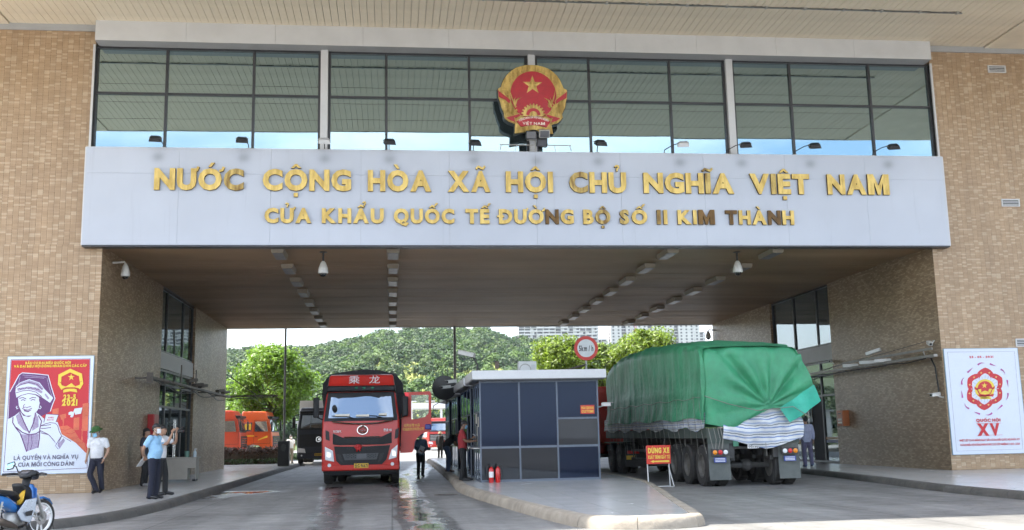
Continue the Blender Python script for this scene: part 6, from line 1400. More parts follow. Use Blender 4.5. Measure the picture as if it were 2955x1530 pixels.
# stop sign on a trestle
sg = thing('stop_sign_stand', 'red and yellow stop sign on a white steel stand', 'sign', (6.95, 26.75, 0), math.radians(6))
fr = MB(); M_swhite = mat('stand_white', (.6, .6, .58), .5, dirt=.3)
fr.path([(-.30, 0, 0), (-.32, 0, 1.06)], .016, 6); fr.path([(.30, 0, 0), (.28, 0, 1.06)], .016, 6); fr.path([(-.30, 0, .02), (.30, 0, .02)], .014, 6); fr.path([(-.30, -.2, .01), (-.30, .25, .01)], .014, 6); fr.path([(.30, -.2, .01), (.30, .25, .01)], .014, 6); fr.path([(.36, -.12, .015), (.28, .02, .55)], .013, 6); fr.build('stand', M_swhite, sg)
bd = MB().box(-.335, .335, -.03, -.012, .60, 1.08).build('board', mat('stop_red', (.60, .03, .015), .42, var=.06), sg)
text_obj('board_lettering', 'DỪNG XE', -.29, .30, .885, .125, -.0325, M_pyel, bd, .06); text_obj('board_lettering', 'XUẤT TRÌNH GIẤY TỜ', -.30, .31, .735, .085, -.0325, M_pyel, bd, .04)
MB().flat([(-.24, .665), (-.14, .70), (-.14, .68), (.29, .692), (.29, .638), (-.14, .65), (-.14, .63)], -.0325).build('arrow', M_pyel, bd, fix=False)
# manhole cover
mh = thing('manhole_cover', 'sunken iron manhole cover beside the island kerb', 'manhole cover', (1.32, 25.9, .004)); MB().lathe([(.0, .006), (.26, .006), (.29, .008), (.30, 0)], None, 26).build('plate', M_rust, mh)
hb_ = MB()
for i in range(5): hb_.box(-.2, .2, -.17+i*.08, -.13+i*.08, .0075, .011)
hb_.build('rib', M_rust, mh)
# poles beyond the gate
lp = thing('lamp_post', 'slim dark pole with a square black box at its foot, left', 'post', (-5.35, 52.6, .15))
MB().tube((0, 0, 0), (0, 0, 11), .055, 10).build('pole', mat('pole_grey', (.13, .125, .115), .5, metal=.3), lp); MB().box(-.27, .27, -.25, .25, 0, 1.22).build('base_box', mat('black_box', (.018, .017, .017), .5, var=.2), lp, bevel=.012); MB().lathe([(.13, 0), (.13, .02), (.10, .025)], Matrix.Translation((0, -.25, .9)) @ Matrix.Rotation(PI/2, 4, 'X') @ Matrix.Scale(1.4, 4, (0, 1, 0)), 18).build('badge', mat('badge_dark', (.05, .05, .045), .4), lp)
lp2 = thing('lamp_post', 'slim grey pole rising behind the far booths', 'post', (3.10, 51.0, ZI)); MB().tube((0, 0, 0), (0, 0, 11), .07, 10).build('pole', mat('pole_pale', (.22, .215, .20), .5, metal=.3), lp2); MB().tube((0, 0, 0), (0, 0, .5), .12, 10).build('foot', MATS['pole_pale'], lp2)
# barrier with a crossbar beside the far post

# ================================================================== PEOPLE
SKIN = mat('skin', (.36, .20, .125), .5, var=.08, vscale=9); SKIN2 = mat('skin_tan', (.27, .145, .085), .5, var=.08, vscale=9)
HAIR = mat('black_hair', (.010, .009, .009), .45, var=.3, vscale=40, bump=.5, bscale=90); M_shoe = mat('black_leather', (.012, .012, .013), .35); M_eye = mat('eye_dark', (.01, .008, .007), .2)
TO_BAKE = []
def cloth(name, c, r=.85): return mat(name, c, r, var=.14, vscale=9, bump=.45, bscale=14)
def bake_later(o, voxel, smooth=3):
    rm = o.modifiers.new('remesh', 'REMESH'); rm.mode = 'VOXEL'; rm.voxel_size = voxel; rm.use_smooth_shade = True
    if smooth: sm = o.modifiers.new('smooth', 'SMOOTH'); sm.iterations = smooth; sm.factor = .5
    TO_BAKE.append(o); return o
def limb(mb, pts, rr, n=12, sy=1.0):
    P = smooth_pts3(pts, 4); R_ = []
    for i in range(len(rr)-1):
        for j in range(4): R_.append(rr[i]+(rr[i+1]-rr[i])*j/4)
    R_.append(rr[-1]); mb.path(P, R_, n, True, sy); mb.ell(tuple(P[0]), (rr[0],)*3, None, 8, 6); mb.ell(tuple(P[-1]), (rr[-1],)*3, None, 8, 6)
def smooth_pts3(pts, n):
    out = []; k = len(pts)
    for i in range(k-1):
        p0, p1, p2, p3 = (Vector(pts[max(i-1, 0)]), Vector(pts[i]), Vector(pts[i+1]), Vector(pts[min(i+2, k-1)]))
        for j in range(n):
            t = j/n; out.append(.5*((2*p1)+(p2-p0)*t+(2*p0-5*p1+4*p2-p3)*t*t+(3*p1-p0-3*p2+p3)*t**3))
    return out + [Vector(pts[-1])]
def torso(mb, rows, n=20):
    """rows: (centre, half width, half depth) from pelvis to neck."""
    V = []
    for i, (c, a, d) in enumerate(rows):
        c = Vector(c); up = (Vector(rows[min(i+1, len(rows)-1)][0])-Vector(rows[max(i-1, 0)][0])).normalized(); ex = Vector((1, 0, 0)); ey = up.cross(ex).normalized()
        for j in range(n): t = 2*PI*j/n; V.append(c + ex*a*math.cos(t) + ey*d*math.sin(t))
    k = len(rows); mb.add(V, [(i*n+j, i*n+(j+1) % n, (i+1)*n+(j+1) % n, (i+1)*n+j) for i in range(k-1) for j in range(n)] + [tuple(range(n))[::-1], tuple(range((k-1)*n, k*n))])
def hand(mb, w, d, up, curl=.5, side=1):
    """Palm and five bent fingers from wrist w along d; up is the back of the hand."""
    w = Vector(w); d = Vector(d).normalized(); up = Vector(up); up = (up-d*up.dot(d)).normalized(); sx = d.cross(up)*side
    mb.path([w-d*.01, w+d*.04, w+d*.085], [.024, .036, .034], 10, True, .55)
    for k, (o, ln) in enumerate(((-.028, .062), (-.010, .072), (.010, .068), (.027, .054))):
        b = w+d*.080+sx*o; p1 = b+d*ln*.45-up*.012*curl; p2 = p1+(d*(1-.6*curl)-up*.75*curl).normalized()*ln*.32; p3 = p2+(d*(1-1.2*curl)-up*1.1*curl).normalized()*ln*.28
        mb.path([b-d*.01, b, p1, p2, p3], [.009, .0095, .009, .008, .006], 7)
    tb = w+d*.025-sx*.026; mb.path([tb, tb+d*.025-sx*.024-up*.008, tb+d*.052-sx*.026-up*.020], [.012, .0105, .008], 7)
def person(label, loc, rz, J=None, shirt=None, trousers=None, shoes=M_shoe, skin=SKIN, sleeve=.55, head=(0, 0), hat=None, mask=None, curl=(.5, .5), voxel=.0105, hand_dir=(None, None), build=1.0, hair_len=0, cuff=True):
    P = dict(pel=(0, 0, .93), wai=(0, .0, 1.08), che=(0, .012, 1.27), nec=(0, .02, 1.43), top=(0, .0, 1.50), hd=(0, -.015, 1.60),
             shA=(-.185, .012, 1.385), elA=(-.235, .04, 1.12), wrA=(-.235, -.02, .88), shB=(.185, .012, 1.385), elB=(.235, .04, 1.12), wrB=(.235, -.02, .88),
             hpA=(-.09, 0, .90), knA=(-.10, -.02, .49), anA=(-.10, .03, .09), toA=(-.115, -.13, .035), hpB=(.09, 0, .90), knB=(.10, -.02, .49), anB=(.10, .03, .09), toB=(.115, -.13, .035))
    P.update(J or {}); t_ = thing('person', label, 'person', loc, rz); V_ = {k: Vector(v) for k, v in P.items()}; w = build
    hr = Matrix.Translation(V_['hd']) @ Matrix.Rotation(math.radians(head[0]), 4, 'Z') @ Matrix.Rotation(math.radians(head[1]), 4, 'X')
    b = MB()
    rows = [(-.118, .026, .030, -.045), (-.100, .044, .050, -.030), (-.065, .058, .074, -.012), (-.02, .068, .090, -.002), (.03, .074, .098, .004), (.07, .070, .092, .010), (.10, .052, .068, .012), (.118, .022, .03, .012)]
    V = []; n = 18
    for z, a, d, y in rows:
        for j in range(n): q = 2*PI*j/n; V.append(hr @ Vector((a*math.cos(q), y+d*math.sin(q), z)))
    b.add(V, [(i*n+j, i*n+(j+1) % n, (i+1)*n+(j+1) % n, (i+1)*n+j) for i in range(len(rows)-1) for j in range(n)] + [tuple(range(n))[::-1], tuple(range((len(rows)-1)*n, len(rows)*n))])
    b.ell((0, -.095, -.025), (.016, .022, .030), hr, 8, 6); b.ell((0, -.082, -.072), (.026, .014, .011), hr, 8, 5)
    for s in (-1, 1): b.ell((s*.073, .008, -.012), (.012, .022, .034), hr, 8, 6)
    limb(b, [V_['nec']-Vector((0, 0, .03)), V_['top'], V_['hd']-Vector((0, -.01, .05))], [.062, .055, .055])
    torso(b, [(V_['pel'], .14*w, .10*w), (V_['wai'], .13*w, .095*w), (V_['che'], .15*w, .10*w), (V_['nec']-Vector((0, 0, .03)), .10*w, .06)])
    for s, c, hd_ in (('A', curl[0], hand_dir[0]), ('B', curl[1], hand_dir[1])):
        limb(b, [V_['sh'+s], V_['el'+s], V_['wr'+s]], [.050, .040, .026]); d = hd_ if hd_ else tuple(V_['wr'+s]-V_['el'+s]); up = Vector((-1 if s == 'A' else 1, 0, 0)) if abs(Vector(d).normalized().x) < .8 else Vector((0, 0, 1))
        hand(b, V_['wr'+s], d, up, c, 1 if s == 'A' else -1)
        limb(b, [V_['hp'+s], V_['kn'+s], V_['an'+s]], [.075, .05, .035])
        limb(b, [V_['an'+s]-Vector((0, 0, .02)), V_['to'+s]], [.035, .03])
    bo = bake_later(b.build('body', skin, t_, fix=False), voxel, 2)
    for s in (-1, 1): MB().ell((s*.030, -.087, .012), (.013, .008, .007), hr, 8, 5).build('eye', M_eye, t_, smooth=True)
    # shirt
    s_ = MB(); torso(s_, [(V_['pel']-Vector((0, 0, .03 if cuff else .10)), .165*w, .125*w), (V_['pel']+Vector((0, 0, .04)), .170*w, .135*w), (V_['wai'], .172*w, .138*w), (V_['che']-Vector((0, 0, .05)), .178*w, .132*w), (V_['che']+Vector((0, 0, .06)), .165*w, .112*w), (V_['nec']-Vector((0, 0, .025)), .095, .07), (V_['nec']+Vector((0, 0, .02)), .066, .062)])
    for s in 'AB':
        e = V_['sh'+s].lerp(V_['el'+s], sleeve) if sleeve <= 1 else V_['el'+s].lerp(V_['wr'+s], sleeve-1); limb(s_, [V_['nec']*.35+V_['sh'+s]*.65-Vector((0, 0, .01)), V_['sh'+s]-Vector((0, 0, .012))], [.07, .074])
        if sleeve <= 1: limb(s_, [V_['sh'+s], V_['sh'+s].lerp(e, .6), e], [.070, .068, .066])
        else: limb(s_, [V_['sh'+s], V_['el'+s], e], [.068, .056, .045])
    bake_later(s_.build('shirt', shirt, t_, fix=False), voxel*1.15, 2)
    q = MB(); torso(q, [(V_['pel']-Vector((0, 0, .10)), .155*w, .115*w), (V_['pel']+Vector((0, 0, .0)), .160*w, .122*w), (V_['pel']+Vector((0, 0, .10)), .158*w, .122*w)])
    for s in 'AB':
        limb(q, [V_['hp'+s]-Vector((0, 0, .02)), (V_['hp'+s]+V_['kn'+s])/2, V_['kn'+s], (V_['kn'+s]+V_['an'+s])/2, V_['an'+s]-Vector((0, 0, .03))], [.100*w, .092, .076, .070, .066])
        sh = MB(); a = V_['an'+s]; tt = V_['to'+s]; dd = (tt-a); dd.z = 0; dd.normalize(); f0 = Vector((a.x, a.y, min(a.z-.055, tt.z)))
        sh.path([a-dd*.075+Vector((0, 0, -.045)), a+Vector((0, 0, -.04)), (a+tt)/2+Vector((0, 0, -.012)), tt+dd*.02, tt+dd*.06], [.038, .046, .046, .042, .02], 10, True, .9); sh.build('shoe', shoes, t_, smooth=True)
    bake_later(q.build('trousers', trousers, t_, fix=False), voxel*1.15, 2)
    if hat != 'none':
        h = MB(); rows = [(.0, .080, .055, .058), (.035, .084, .105, .012), (.07, .080, .106, .012), (.105, .062, .080, .014), (.130, .03, .04, .014)]
        V = []
        for z, a, d, y in rows:
            for j in range(n): qq = 2*PI*j/n; V.append(hr @ Vector((a*math.cos(qq)*(1+.03*math.sin(j*5)), y+d*math.sin(qq), z+.006*math.sin(j*7))))
        h.add(V, [(i*n+j, i*n+(j+1) % n, (i+1)*n+(j+1) % n, (i+1)*n+j) for i in range(len(rows)-1) for j in range(n)] + [tuple(range(n))[::-1], tuple(range((len(rows)-1)*n, len(rows)*n))])
        h.ell((0, .062, -.01-hair_len*.5), (.070, .045, .055+hair_len), hr, 12, 8); h.build('hair', HAIR, t_, smooth=True)
    if isinstance(hat, tuple):
        m_, brim = hat; h = MB(); h.lathe([(.100, .055), (.101, .085), (.092, .125), (.06, .152), (.0, .158)], hr @ Matrix.Translation((0, .012, 0)) @ Matrix.Scale(1.18, 4, (0, 1, 0)), 22); h.lathe([(.095, .060), (brim, .040), (brim, .046), (.097, .070)], hr @ Matrix.Translation((0, .012, 0)) @ Matrix.Scale(1.18, 4, (0, 1, 0)), 26, close=True); h.build('hat', m_, t_, smooth=40)
    if mask:
        mk = MB(); V = []
        for j in range(6):
            z = .000-.105*j/5
            for i in range(9): a = -1.15+2.3*i/8; V.append(hr @ Vector((.074*math.sin(a)*(1-.10*j/5), -.012-.094*math.cos(a)*(1.05-.12*abs(j-2)/3), z)))
        mk.add(V, [(j*9+i, j*9+i+1, (j+1)*9+i+1, (j+1)*9+i) for j in range(5) for i in range(8)]); mo_ = mk.build('face_mask', mask, t_, smooth=True, fix=False)
        lp_ = MB()
        for s in (-1, 1): lp_.path([hr @ Vector((s*.068, -.03, -.01)), hr @ Vector((s*.080, .01, .012)), hr @ Vector((s*.080, .02, -.03)), hr @ Vector((s*.066, -.035, -.085))], .003, 4)
        lp_.build('mask_loop', mask, mo_)
    return t_
C_white = cloth('white_cotton', (.66, .66, .67)); C_navy = cloth('navy_trousers', (.012, .014, .028)); C_sky = cloth('light_blue_cotton', (.30, .52, .72)); C_red = cloth('red_cotton', (.30, .025, .03)); C_black = cloth('black_cotton', (.014, .014, .015)); C_jean = cloth('blue_denim', (.055, .085, .15)); C_denimj = cloth('denim_jacket', (.10, .16, .23)); C_lav = cloth('lavender_cotton', (.42, .45, .60)); C_purple = cloth('grey_purple_trousers', (.13, .12, .20)); C_stripe = cloth('dark_striped_cotton', (.03, .035, .05))
K_blue = mat('mask_blue', (.25, .52, .72), .8); K_white = mat('mask_white', (.72, .72, .72), .8); K_hat = mat('green_felt', (.035, .11, .025), .85, var=.2, vscale=12)
# 1 - officer in white with a green hat
p1 = person('person in white short-sleeved shirt and green hat leaning by the red poster', (-7.66, 28.22, .138), math.radians(-8), dict(pel=(0, .02, .94), hd=(-.03, -.05, 1.585), shA=(-.18, -.01, 1.40), shB=(.20, .02, 1.37), elA=(-.24, .03, 1.13), wrA=(-.25, -.05, .90), elB=(.29, .02, 1.12), wrB=(.23, -.08, .90), hpA=(-.08, .02, .90), knA=(-.13, -.06, .50), anA=(.02, .02, .12), toA=(.0, -.12, .05), hpB=(.09, .02, .90), knB=(.10, .05, .50), anB=(.10, .16, .16), toB=(.10, .05, .05)), C_white, C_navy, head=(-22, 18), hat=(K_hat, .155), mask=K_blue, sleeve=.60, curl=(.55, .35))
MB().lathe([(.034, -.012), (.034, .012), (.030, .012), (.030, -.012)], Matrix.Translation((.23, -.075, .915)) @ Matrix.Rotation(math.radians(20), 4, 'X'), 14, close=True).build('wrist_watch', M_chrome, p1)
for s in (-1, 1): MB().box(s*.085-.04, s*.085+.04, -.128, -.118, 1.26, 1.30).build('pocket_flap', C_white, p1)
# 2 - officer in light blue, hands behind the back
p2 = person('person in light blue shirt with hands behind back holding a white paper', (-5.50, 25.05, .138), math.radians(72), dict(pel=(0, .01, .94), wai=(0, -.03, 1.09), hd=(0, -.03, 1.60), shA=(-.19, .02, 1.39), elA=(-.25, .15, 1.14), wrA=(-.07, .21, .97), shB=(.19, .02, 1.39), elB=(.25, .15, 1.14), wrB=(.06, .22, .95), knA=(-.10, -.01, .49), knB=(.10, -.01, .49), anA=(-.10, .03, .09), anB=(.12, .02, .09)), C_sky, C_navy, head=(-6, 0), mask=K_white, sleeve=.62, build=1.08, curl=(.7, .7), hand_dir=((.5, .2, -.5), (-.5, .2, -.5)))
MB().box(-.10, .10, -.003, .003, -.15, .15, Matrix.Translation((.02, .32, .86)) @ Matrix.Rotation(math.radians(38), 4, 'X')).build('held_paper', M_white, p2)
for s in (-1, 1): MB().box(s*.15-.04, s*.15+.04, -.03, .05, 1.446, 1.456).build('epaulette', C_navy, p2); 
for s in (-1, 1): MB().box(s*.085-.04, s*.085+.04, -.150, -.138, 1.25, 1.29).build('pocket_flap', C_sky, p2)
MB().path([(0, -.135, 1.02), (0, -.15, 1.2), (0, -.115, 1.38)], .008, 5).build('button_placket', C_sky, p2)
# 3 - filming with a camcorder
p3 = person('person behind the light blue shirt raising a camcorder', (-5.72, 26.7, .138), math.radians(78), dict(shA=(-.18, -.02, 1.39), elA=(-.20, -.22, 1.24), wrA=(-.12, -.33, 1.50), shB=(.18, -.02, 1.39), elB=(.22, -.26, 1.26), wrB=(.12, -.34, 1.54), hd=(0, -.03, 1.59), anB=(.10, -.10, .09), toB=(.11, -.27, .035), knB=(.10, -.09, .49)), C_white, C_black, head=(0, 0), sleeve=.62, curl=(.9, .9), hand_dir=((.1, -.3, .9), (-.2, -.3, .9)))
cmx = thing('camcorder', 'black camcorder held up by the person behind the light blue shirt', 'camcorder', (-5.36, 26.78, 1.69), math.radians(78)); MB().box(-.045, .045, -.10, .10, -.045, .055).build('body', M_camb, cmx, bevel=.012); MB().tube((0, -.10, .0), (0, -.17, .0), .036, 14).build('lens', M_camb, cmx); MB().box(.047, .056, -.05, .07, -.03, .05).build('screen', M_eblack, cmx); MB().box(-.02, .02, -.14, -.02, .075, .10).build('microphone', M_camb, cmx)
# 4 - in dark clothes with a shoulder bag
p4 = person('person in dark striped shirt with shoulder bag by the left wall', (-7.42, 32.55, .138), math.radians(80), dict(elB=(.24, -.05, 1.14), wrB=(.16, -.22, 1.08)), C_stripe, C_black, sleeve=.62, hair_len=.05, head=(10, 6), shoes=mat('white_soled_shoe', (.3, .3, .3), .5))
bg = MB(); bg.path([(-.14, .0, 1.46), (-.06, .15, 1.30), (.12, .17, 1.0)], .014, 6); bg.build('bag_strap', mat('brown_leather', (.12, .05, .025), .5), p4); MB().box(.06, .30, .08, .17, .74, 1.04).build('shoulder_bag', MATS['brown_leather'], p4, bevel=.03)
# 5 - in red at the booth hatch
C_flip = mat('flipflop', (.03, .03, .03), .6)
p5 = person('person in red polo shirt and dark trousers at the booth hatch', (2.02, 29.98, .158), math.radians(82), dict(hd=(0, -.05, 1.59), top=(0, -.015, 1.50), shA=(-.19, 0, 1.38), elA=(-.22, -.10, 1.13), wrA=(-.15, -.34, 1.12), shB=(.19, 0, 1.38), elB=(.22, -.06, 1.12), wrB=(.14, -.28, 1.20), anB=(.10, -.06, .09), toB=(.12, -.22, .035)), C_red, C_black, skin=SKIN2, head=(4, 14), mask=K_blue, sleeve=.62, curl=(.6, .8), shoes=C_flip)
MB().path([(-.13, -.12, 1.34), (-.16, .0, 1.47), (-.02, .14, 1.28), (.17, .12, 1.05)], .014, 6).build('bag_strap', M_shoe, p5)
MB().box(-.11, .11, -.004, .004, -.08, .10, Matrix.Translation((.10, -.38, 1.27)) @ Matrix.Rotation(math.radians(-60), 4, 'X')).build('held_paper', M_white, p5)
# 6 - bending in black
p6 = person('person in black shirt and jeans bending beside the second booth', (2.02, 37.55, .158), math.radians(95), dict(pel=(0, .08, .92), wai=(0, .00, 1.06), che=(0, -.13, 1.20), nec=(0, -.26, 1.28), top=(0, -.32, 1.31), hd=(0, -.42, 1.33), shA=(-.185, -.20, 1.26), elA=(-.22, -.22, 1.02), wrA=(-.14, -.40, .92), shB=(.185, -.20, 1.26), elB=(.22, -.24, 1.00), wrB=(.12, -.42, .90), hpA=(-.09, .08, .90), hpB=(.09, .08, .90)), C_black, C_jean, skin=SKIN2, head=(0, 45), sleeve=.6, voxel=.013, shoes=mat('brown_shoe', (.1, .06, .04), .6))
MB().box(-.11, .11, -.004, .004, -.16, .14, Matrix.Translation((0, -.44, .88)) @ Matrix.Rotation(math.radians(-15), 4, 'X')).build('held_paper', M_white, p6)
# 7 - in denim with a blue cap
p7 = person('person in denim jacket and blue cap walking beside the red truck', (1.02, 38.0, 0), math.radians(10), dict(elA=(-.25, -.05, 1.14), wrA=(-.08, -.22, 1.02), elB=(.25, -.02, 1.12), wrB=(.14, -.20, 1.0), knA=(-.09, -.06, .49), anA=(-.10, -.04, .09), toA=(-.11, -.2, .035), anB=(.10, .10, .10), toB=(.11, -.05, .03)), C_denimj, C_black, sleeve=1.8, head=(-10, 20), hat=(mat('blue_cap', (.02, .06, .25), .7), .13), mask=K_white, voxel=.013, cuff=False)
p7.scale = (.93, .93, .93); MB().box(-.10, .10, -.004, .004, -.15, .15, Matrix.Translation((-.02, -.26, 1.04)) @ Matrix.Rotation(.4, 4, 'Y') @ Matrix.Rotation(.3, 4, 'X')).build('held_paper', M_white, p7)
# 8 to 10 - farther off
p8 = person('distant person in black with a straw hat beyond the booths', (3.08, 67.3, 0), math.radians(160), None, C_black, C_black, sleeve=1.8, hat=(mat('straw_hat', (.4, .30, .18), .8), .19), voxel=.02)
p9 = person('person in lavender shirt seen from behind past the green tarp', (14.28, 34.6, .138), math.radians(172), dict(knA=(-.11, .02, .49), anA=(-.10, .14, .12), toA=(-.11, 0, .04)), C_lav, C_purple, sleeve=1.7, voxel=.013, cuff=False, shoes=mat('blue_shoe', (.08, .12, .22), .6))
p10 = person('distant person in white shirt beyond the left lamp post', (-6.22, 65.2, 0), math.radians(20), None, C_white, mat('khaki_trousers', (.3, .26, .2), .8), sleeve=.6, voxel=.02, mask=K_white)
def bake_all():
    """Turn the remeshed figures into plain meshes."""
    dg = bpy.context.evaluated_depsgraph_get()
    for o in TO_BAKE:
        me = bpy.data.meshes.new_from_object(o.evaluated_get(dg)); old = o.data; o.modifiers.clear(); o.data = me; bpy.data.meshes.remove(old); me.shade_smooth()
bake_all()

# ================================================================== GROUND BEYOND, TREES, HILL, TOWERS
def np_mesh(name, V, Q, m, parent=None, loc=None):
    """Fast mesh from numpy vertices (n,3) and quads (k,4)."""
    me = bpy.data.meshes.new(name); me.vertices.add(len(V)); me.vertices.foreach_set('co', V.astype(np.float32).ravel())
    k = len(Q); me.loops.add(k*4); me.loops.foreach_set('vertex_index', Q.astype(np.int32).ravel()); me.polygons.add(k)
    me.polygons.foreach_set('loop_start', np.arange(0, 4*k, 4, dtype=np.int32)); me.update(calc_edges=True); me.materials.append(m)
    return obj_from(name, me, parent, loc)
rs_ = np.random.RandomState(11)
def leaf_quads(C, Nrm, size, jit=.55, asp=.6):
    """One quad per centre C, roughly facing Nrm."""
    n = len(C); N_ = Nrm + rs_.normal(0, jit, (n, 3)); N_ /= np.linalg.norm(N_, axis=1)[:, None]+1e-9
    a = rs_.normal(0, 1, (n, 3)); U = np.cross(N_, a); U /= np.linalg.norm(U, axis=1)[:, None]+1e-9; W_ = np.cross(N_, U)
    s = (size*(rs_.uniform(.6, 1.3, n)))[:, None]; U = U*s; W_ = W_*s*asp
    V = np.empty((n*4, 3)); V[0::4] = C-U*.9; V[1::4] = C-W_+U*.1; V[2::4] = C+U; V[3::4] = C+W_+U*.1
    return V, np.arange(n*4).reshape(n, 4)
M_leafA = mat('leaf_bright', (.155, .27, .026), .5, var=.35, vscale=.9, island=.45, trans=.42)
M_leafB = mat('leaf_yellow_green', (.175, .25, .026), .5, var=.35, vscale=.9, island=.5, trans=.42)
M_bark = mat('bark', (.10, .08, .06), .9, var=.3, vscale=6, bump=.6, bscale=14)
def tree(label, base, crown_c, crown_r, n_clump, n_leaf, leaf, m, seed):
    rs = np.random.RandomState(seed); t_ = thing('leafy_tree', label, 'tree', base, 0, 'trees beyond the gate'); cc = Vector(crown_c)-Vector(base); rx, ry, rz_ = crown_r
    tr_ = MB(); th = cc.z-rz_*.55; tr_.path([(0, 0, 0), (.06, .02, th*.5), (cc.x*.4, cc.y*.4, th), (cc.x*.8, cc.y*.8, cc.z)], [.20, .16, .13, .05], 9); clumps = []
    for k in range(n_clump):
        a = rs.uniform(0, 2*PI); zz = rs.uniform(-.85, .95); rr_ = math.sqrt(max(0, 1-zz*zz))*rs.uniform(.45, .92); p = Vector((cc.x+rx*rr_*math.cos(a), cc.y+ry*rr_*math.sin(a), cc.z+rz_*zz*.88)); clumps.append((p, rs.uniform(.13, .38)*min(rx, rz_)))
        if k % 3 == 0: s = Vector((cc.x*.4, cc.y*.4, th)); tr_.path([tuple(s), tuple(s.lerp(p, .5)+Vector((0, 0, -.15))), tuple(p)], [.07, .045, .015], 6)
    tr_.build('trunk', M_bark, t_, smooth=True)
    C = []; N_ = []
    per = n_leaf//n_clump
    for p, r in clumps:
        d = rs.normal(0, 1, (per, 3)); d /= np.linalg.norm(d, axis=1)[:, None]; rad = r*rs.uniform(.45, 1.08, per)[:, None]*np.array([1.25, 1.25, .85]); C.append(np.array(p)+d*rad); N_.append(d*.6+np.array([0, 0, .6]))
    V, Q = leaf_quads(np.concatenate(C), np.concatenate(N_), leaf, .6, .42); np_mesh('crown', V, Q, m, t_); return t_
tree('round bright green tree between the left wall and the red truck', (-8.6, 76, 0), (-8.7, 76, 5.3), (3.15, 3.0, 3.0), 75, 17000, .16, M_leafA, 1)
tree('low leafy tree close to the far left wall corner', (-11.6, 80, 0), (-11.4, 80, 3.3), (2.2, 2.2, 1.7), 36, 7000, .16, M_leafA, 2)
tree('yellow green tree left of the speed limit sign', (12.4, 77, 0), (12.7, 77, 6.2), (2.9, 2.6, 2.7), 64, 13000, .16, M_leafB, 3)
tree('yellow green tree right of the speed limit sign', (16.3, 79, 0), (16.2, 79, 5.9), (2.6, 2.5, 2.5), 56, 11000, .16, M_leafB, 4)
tree('tallest yellow green tree above the green tarp', (19.6, 77, 0), (19.5, 77, 6.6), (2.9, 2.6, 2.75), 64, 13000, .16, M_leafB, 5)
tree('small shady tree behind the red truck', (-2.6, 92, 0), (-2.4, 92, 2.9), (2.6, 2.2, 1.9), 34, 6500, .17, M_leafA, 6)
# hedge behind the left wall
M_hedge = mat('hedge_leaf', (.075, .035, .018), .6, var=.4, vscale=3, island=.5, trans=.2); M_hedgeg = mat('hedge_leaf_green', (.04, .075, .015), .6, var=.4, vscale=3, island=.5, trans=.2)
def hedge(label, x0, x1, y0, y1, h, m, seed, n):
    rs = np.random.RandomState(seed); t_ = thing('hedge', label, 'hedge', ((x0+x1)/2, (y0+y1)/2, 0)); w, d = (x1-x0)/2, (y1-y0)/2
    C = np.stack([rs.uniform(-w, w, n), rs.uniform(-d, d, n), rs.uniform(.05, 1, n)**.7*h*(1+.12*np.sin(rs.uniform(0, 6, n)))], 1); V, Q = leaf_quads(C, np.tile([0, -.5, .6], (n, 1)), .09, .8, .5); np_mesh('foliage', V, Q, m, t_)
    MB().box(-w+.1, w-.1, -d+.1, d-.1, 0, h*.7).build('inner_twigs', M_bark, t_)
hedge('low reddish hedge before the parked orange trucks', -11.5, -6.6, 61.2, 62.6, .95, M_hedge, 3, 5200); hedge('strip of green hedge below the reddish hedge', -11.5, -6.5, 60.4, 61.1, .35, M_hedgeg, 4, 2400)
# verge
n = 9000; gs = thing('verge_grass', 'patchy grass verge under the trees', 'grass', (0, 0, .0)); 
C = np.stack([rs_.uniform(-9, -2.2, n), rs_.uniform(74, 100, n), rs_.uniform(.02, .16, n)], 1); V, Q = leaf_quads(C, np.tile([0, -.6, .3], (n, 1)), .14, .7, .3); bpy.data.objects.remove(gs); gs = np_mesh('verge_grass', V, Q, M_hedgeg); tag(gs, 'patchy grass verge under the trees', 'grass', kind='stuff')
# low buildings and canopy of the yard
wb_ = thing('white_hut', 'small white hut between the left tree and the dark truck', 'hut', (-6.4, 96, 0)); MB().box(-2.2, 2.2, 0, 4, 0, 2.9).build('wall', M_white, wb_); MB().box(-2.5, 2.5, -.4, 4.4, 2.9, 3.1).build('roof', M_stone, wb_)
for x in (-1.2, .4): MB().box(x, x+.8, -.02, .01, 1.1, 2.1).build('window', M_bglass2, wb_)
MB().box(1.3, 2.0, -.02, .01, 0, 2.0).build('door', M_darkgrey, wb_)
yc = thing('yard_canopy', 'white flat roofed yard canopy far behind the red truck door', 'canopy', (4.5, 118, 0)); MB().box(-7, 5, -2, 4, 4.6, 5.2).build('roof', M_white, yc)
for x in (-6, -2.5, 1, 4.2): MB().box(x-.12, x+.12, -1.5, -1.2, 0, 4.6).build('post', M_white, yc)
for k, x in enumerate((-5.2, -3.6)): MB().box(x, x+1.2, -2.06, -2.0, 5.25, 6.4).build('sign_character', M_pred, yc)
for x in (-1.2, .6, 2.6): lpz = thing('yard_lamp', 'white yard lamp post, %s of the three far behind the booths' % {-1.2: 'leftmost', .6: 'middle', 2.6: 'rightmost'}[x], 'lamp', (x+1.5, 112, 0), 0, 'yard lamps'); MB().tube((0, 0, 0), (0, 0, 5.2), .07, 8).build('pole', M_white, lpz); MB().box(-.5, .5, -.12, .12, 5.2, 5.3).build('lamp_head', M_white, lpz)

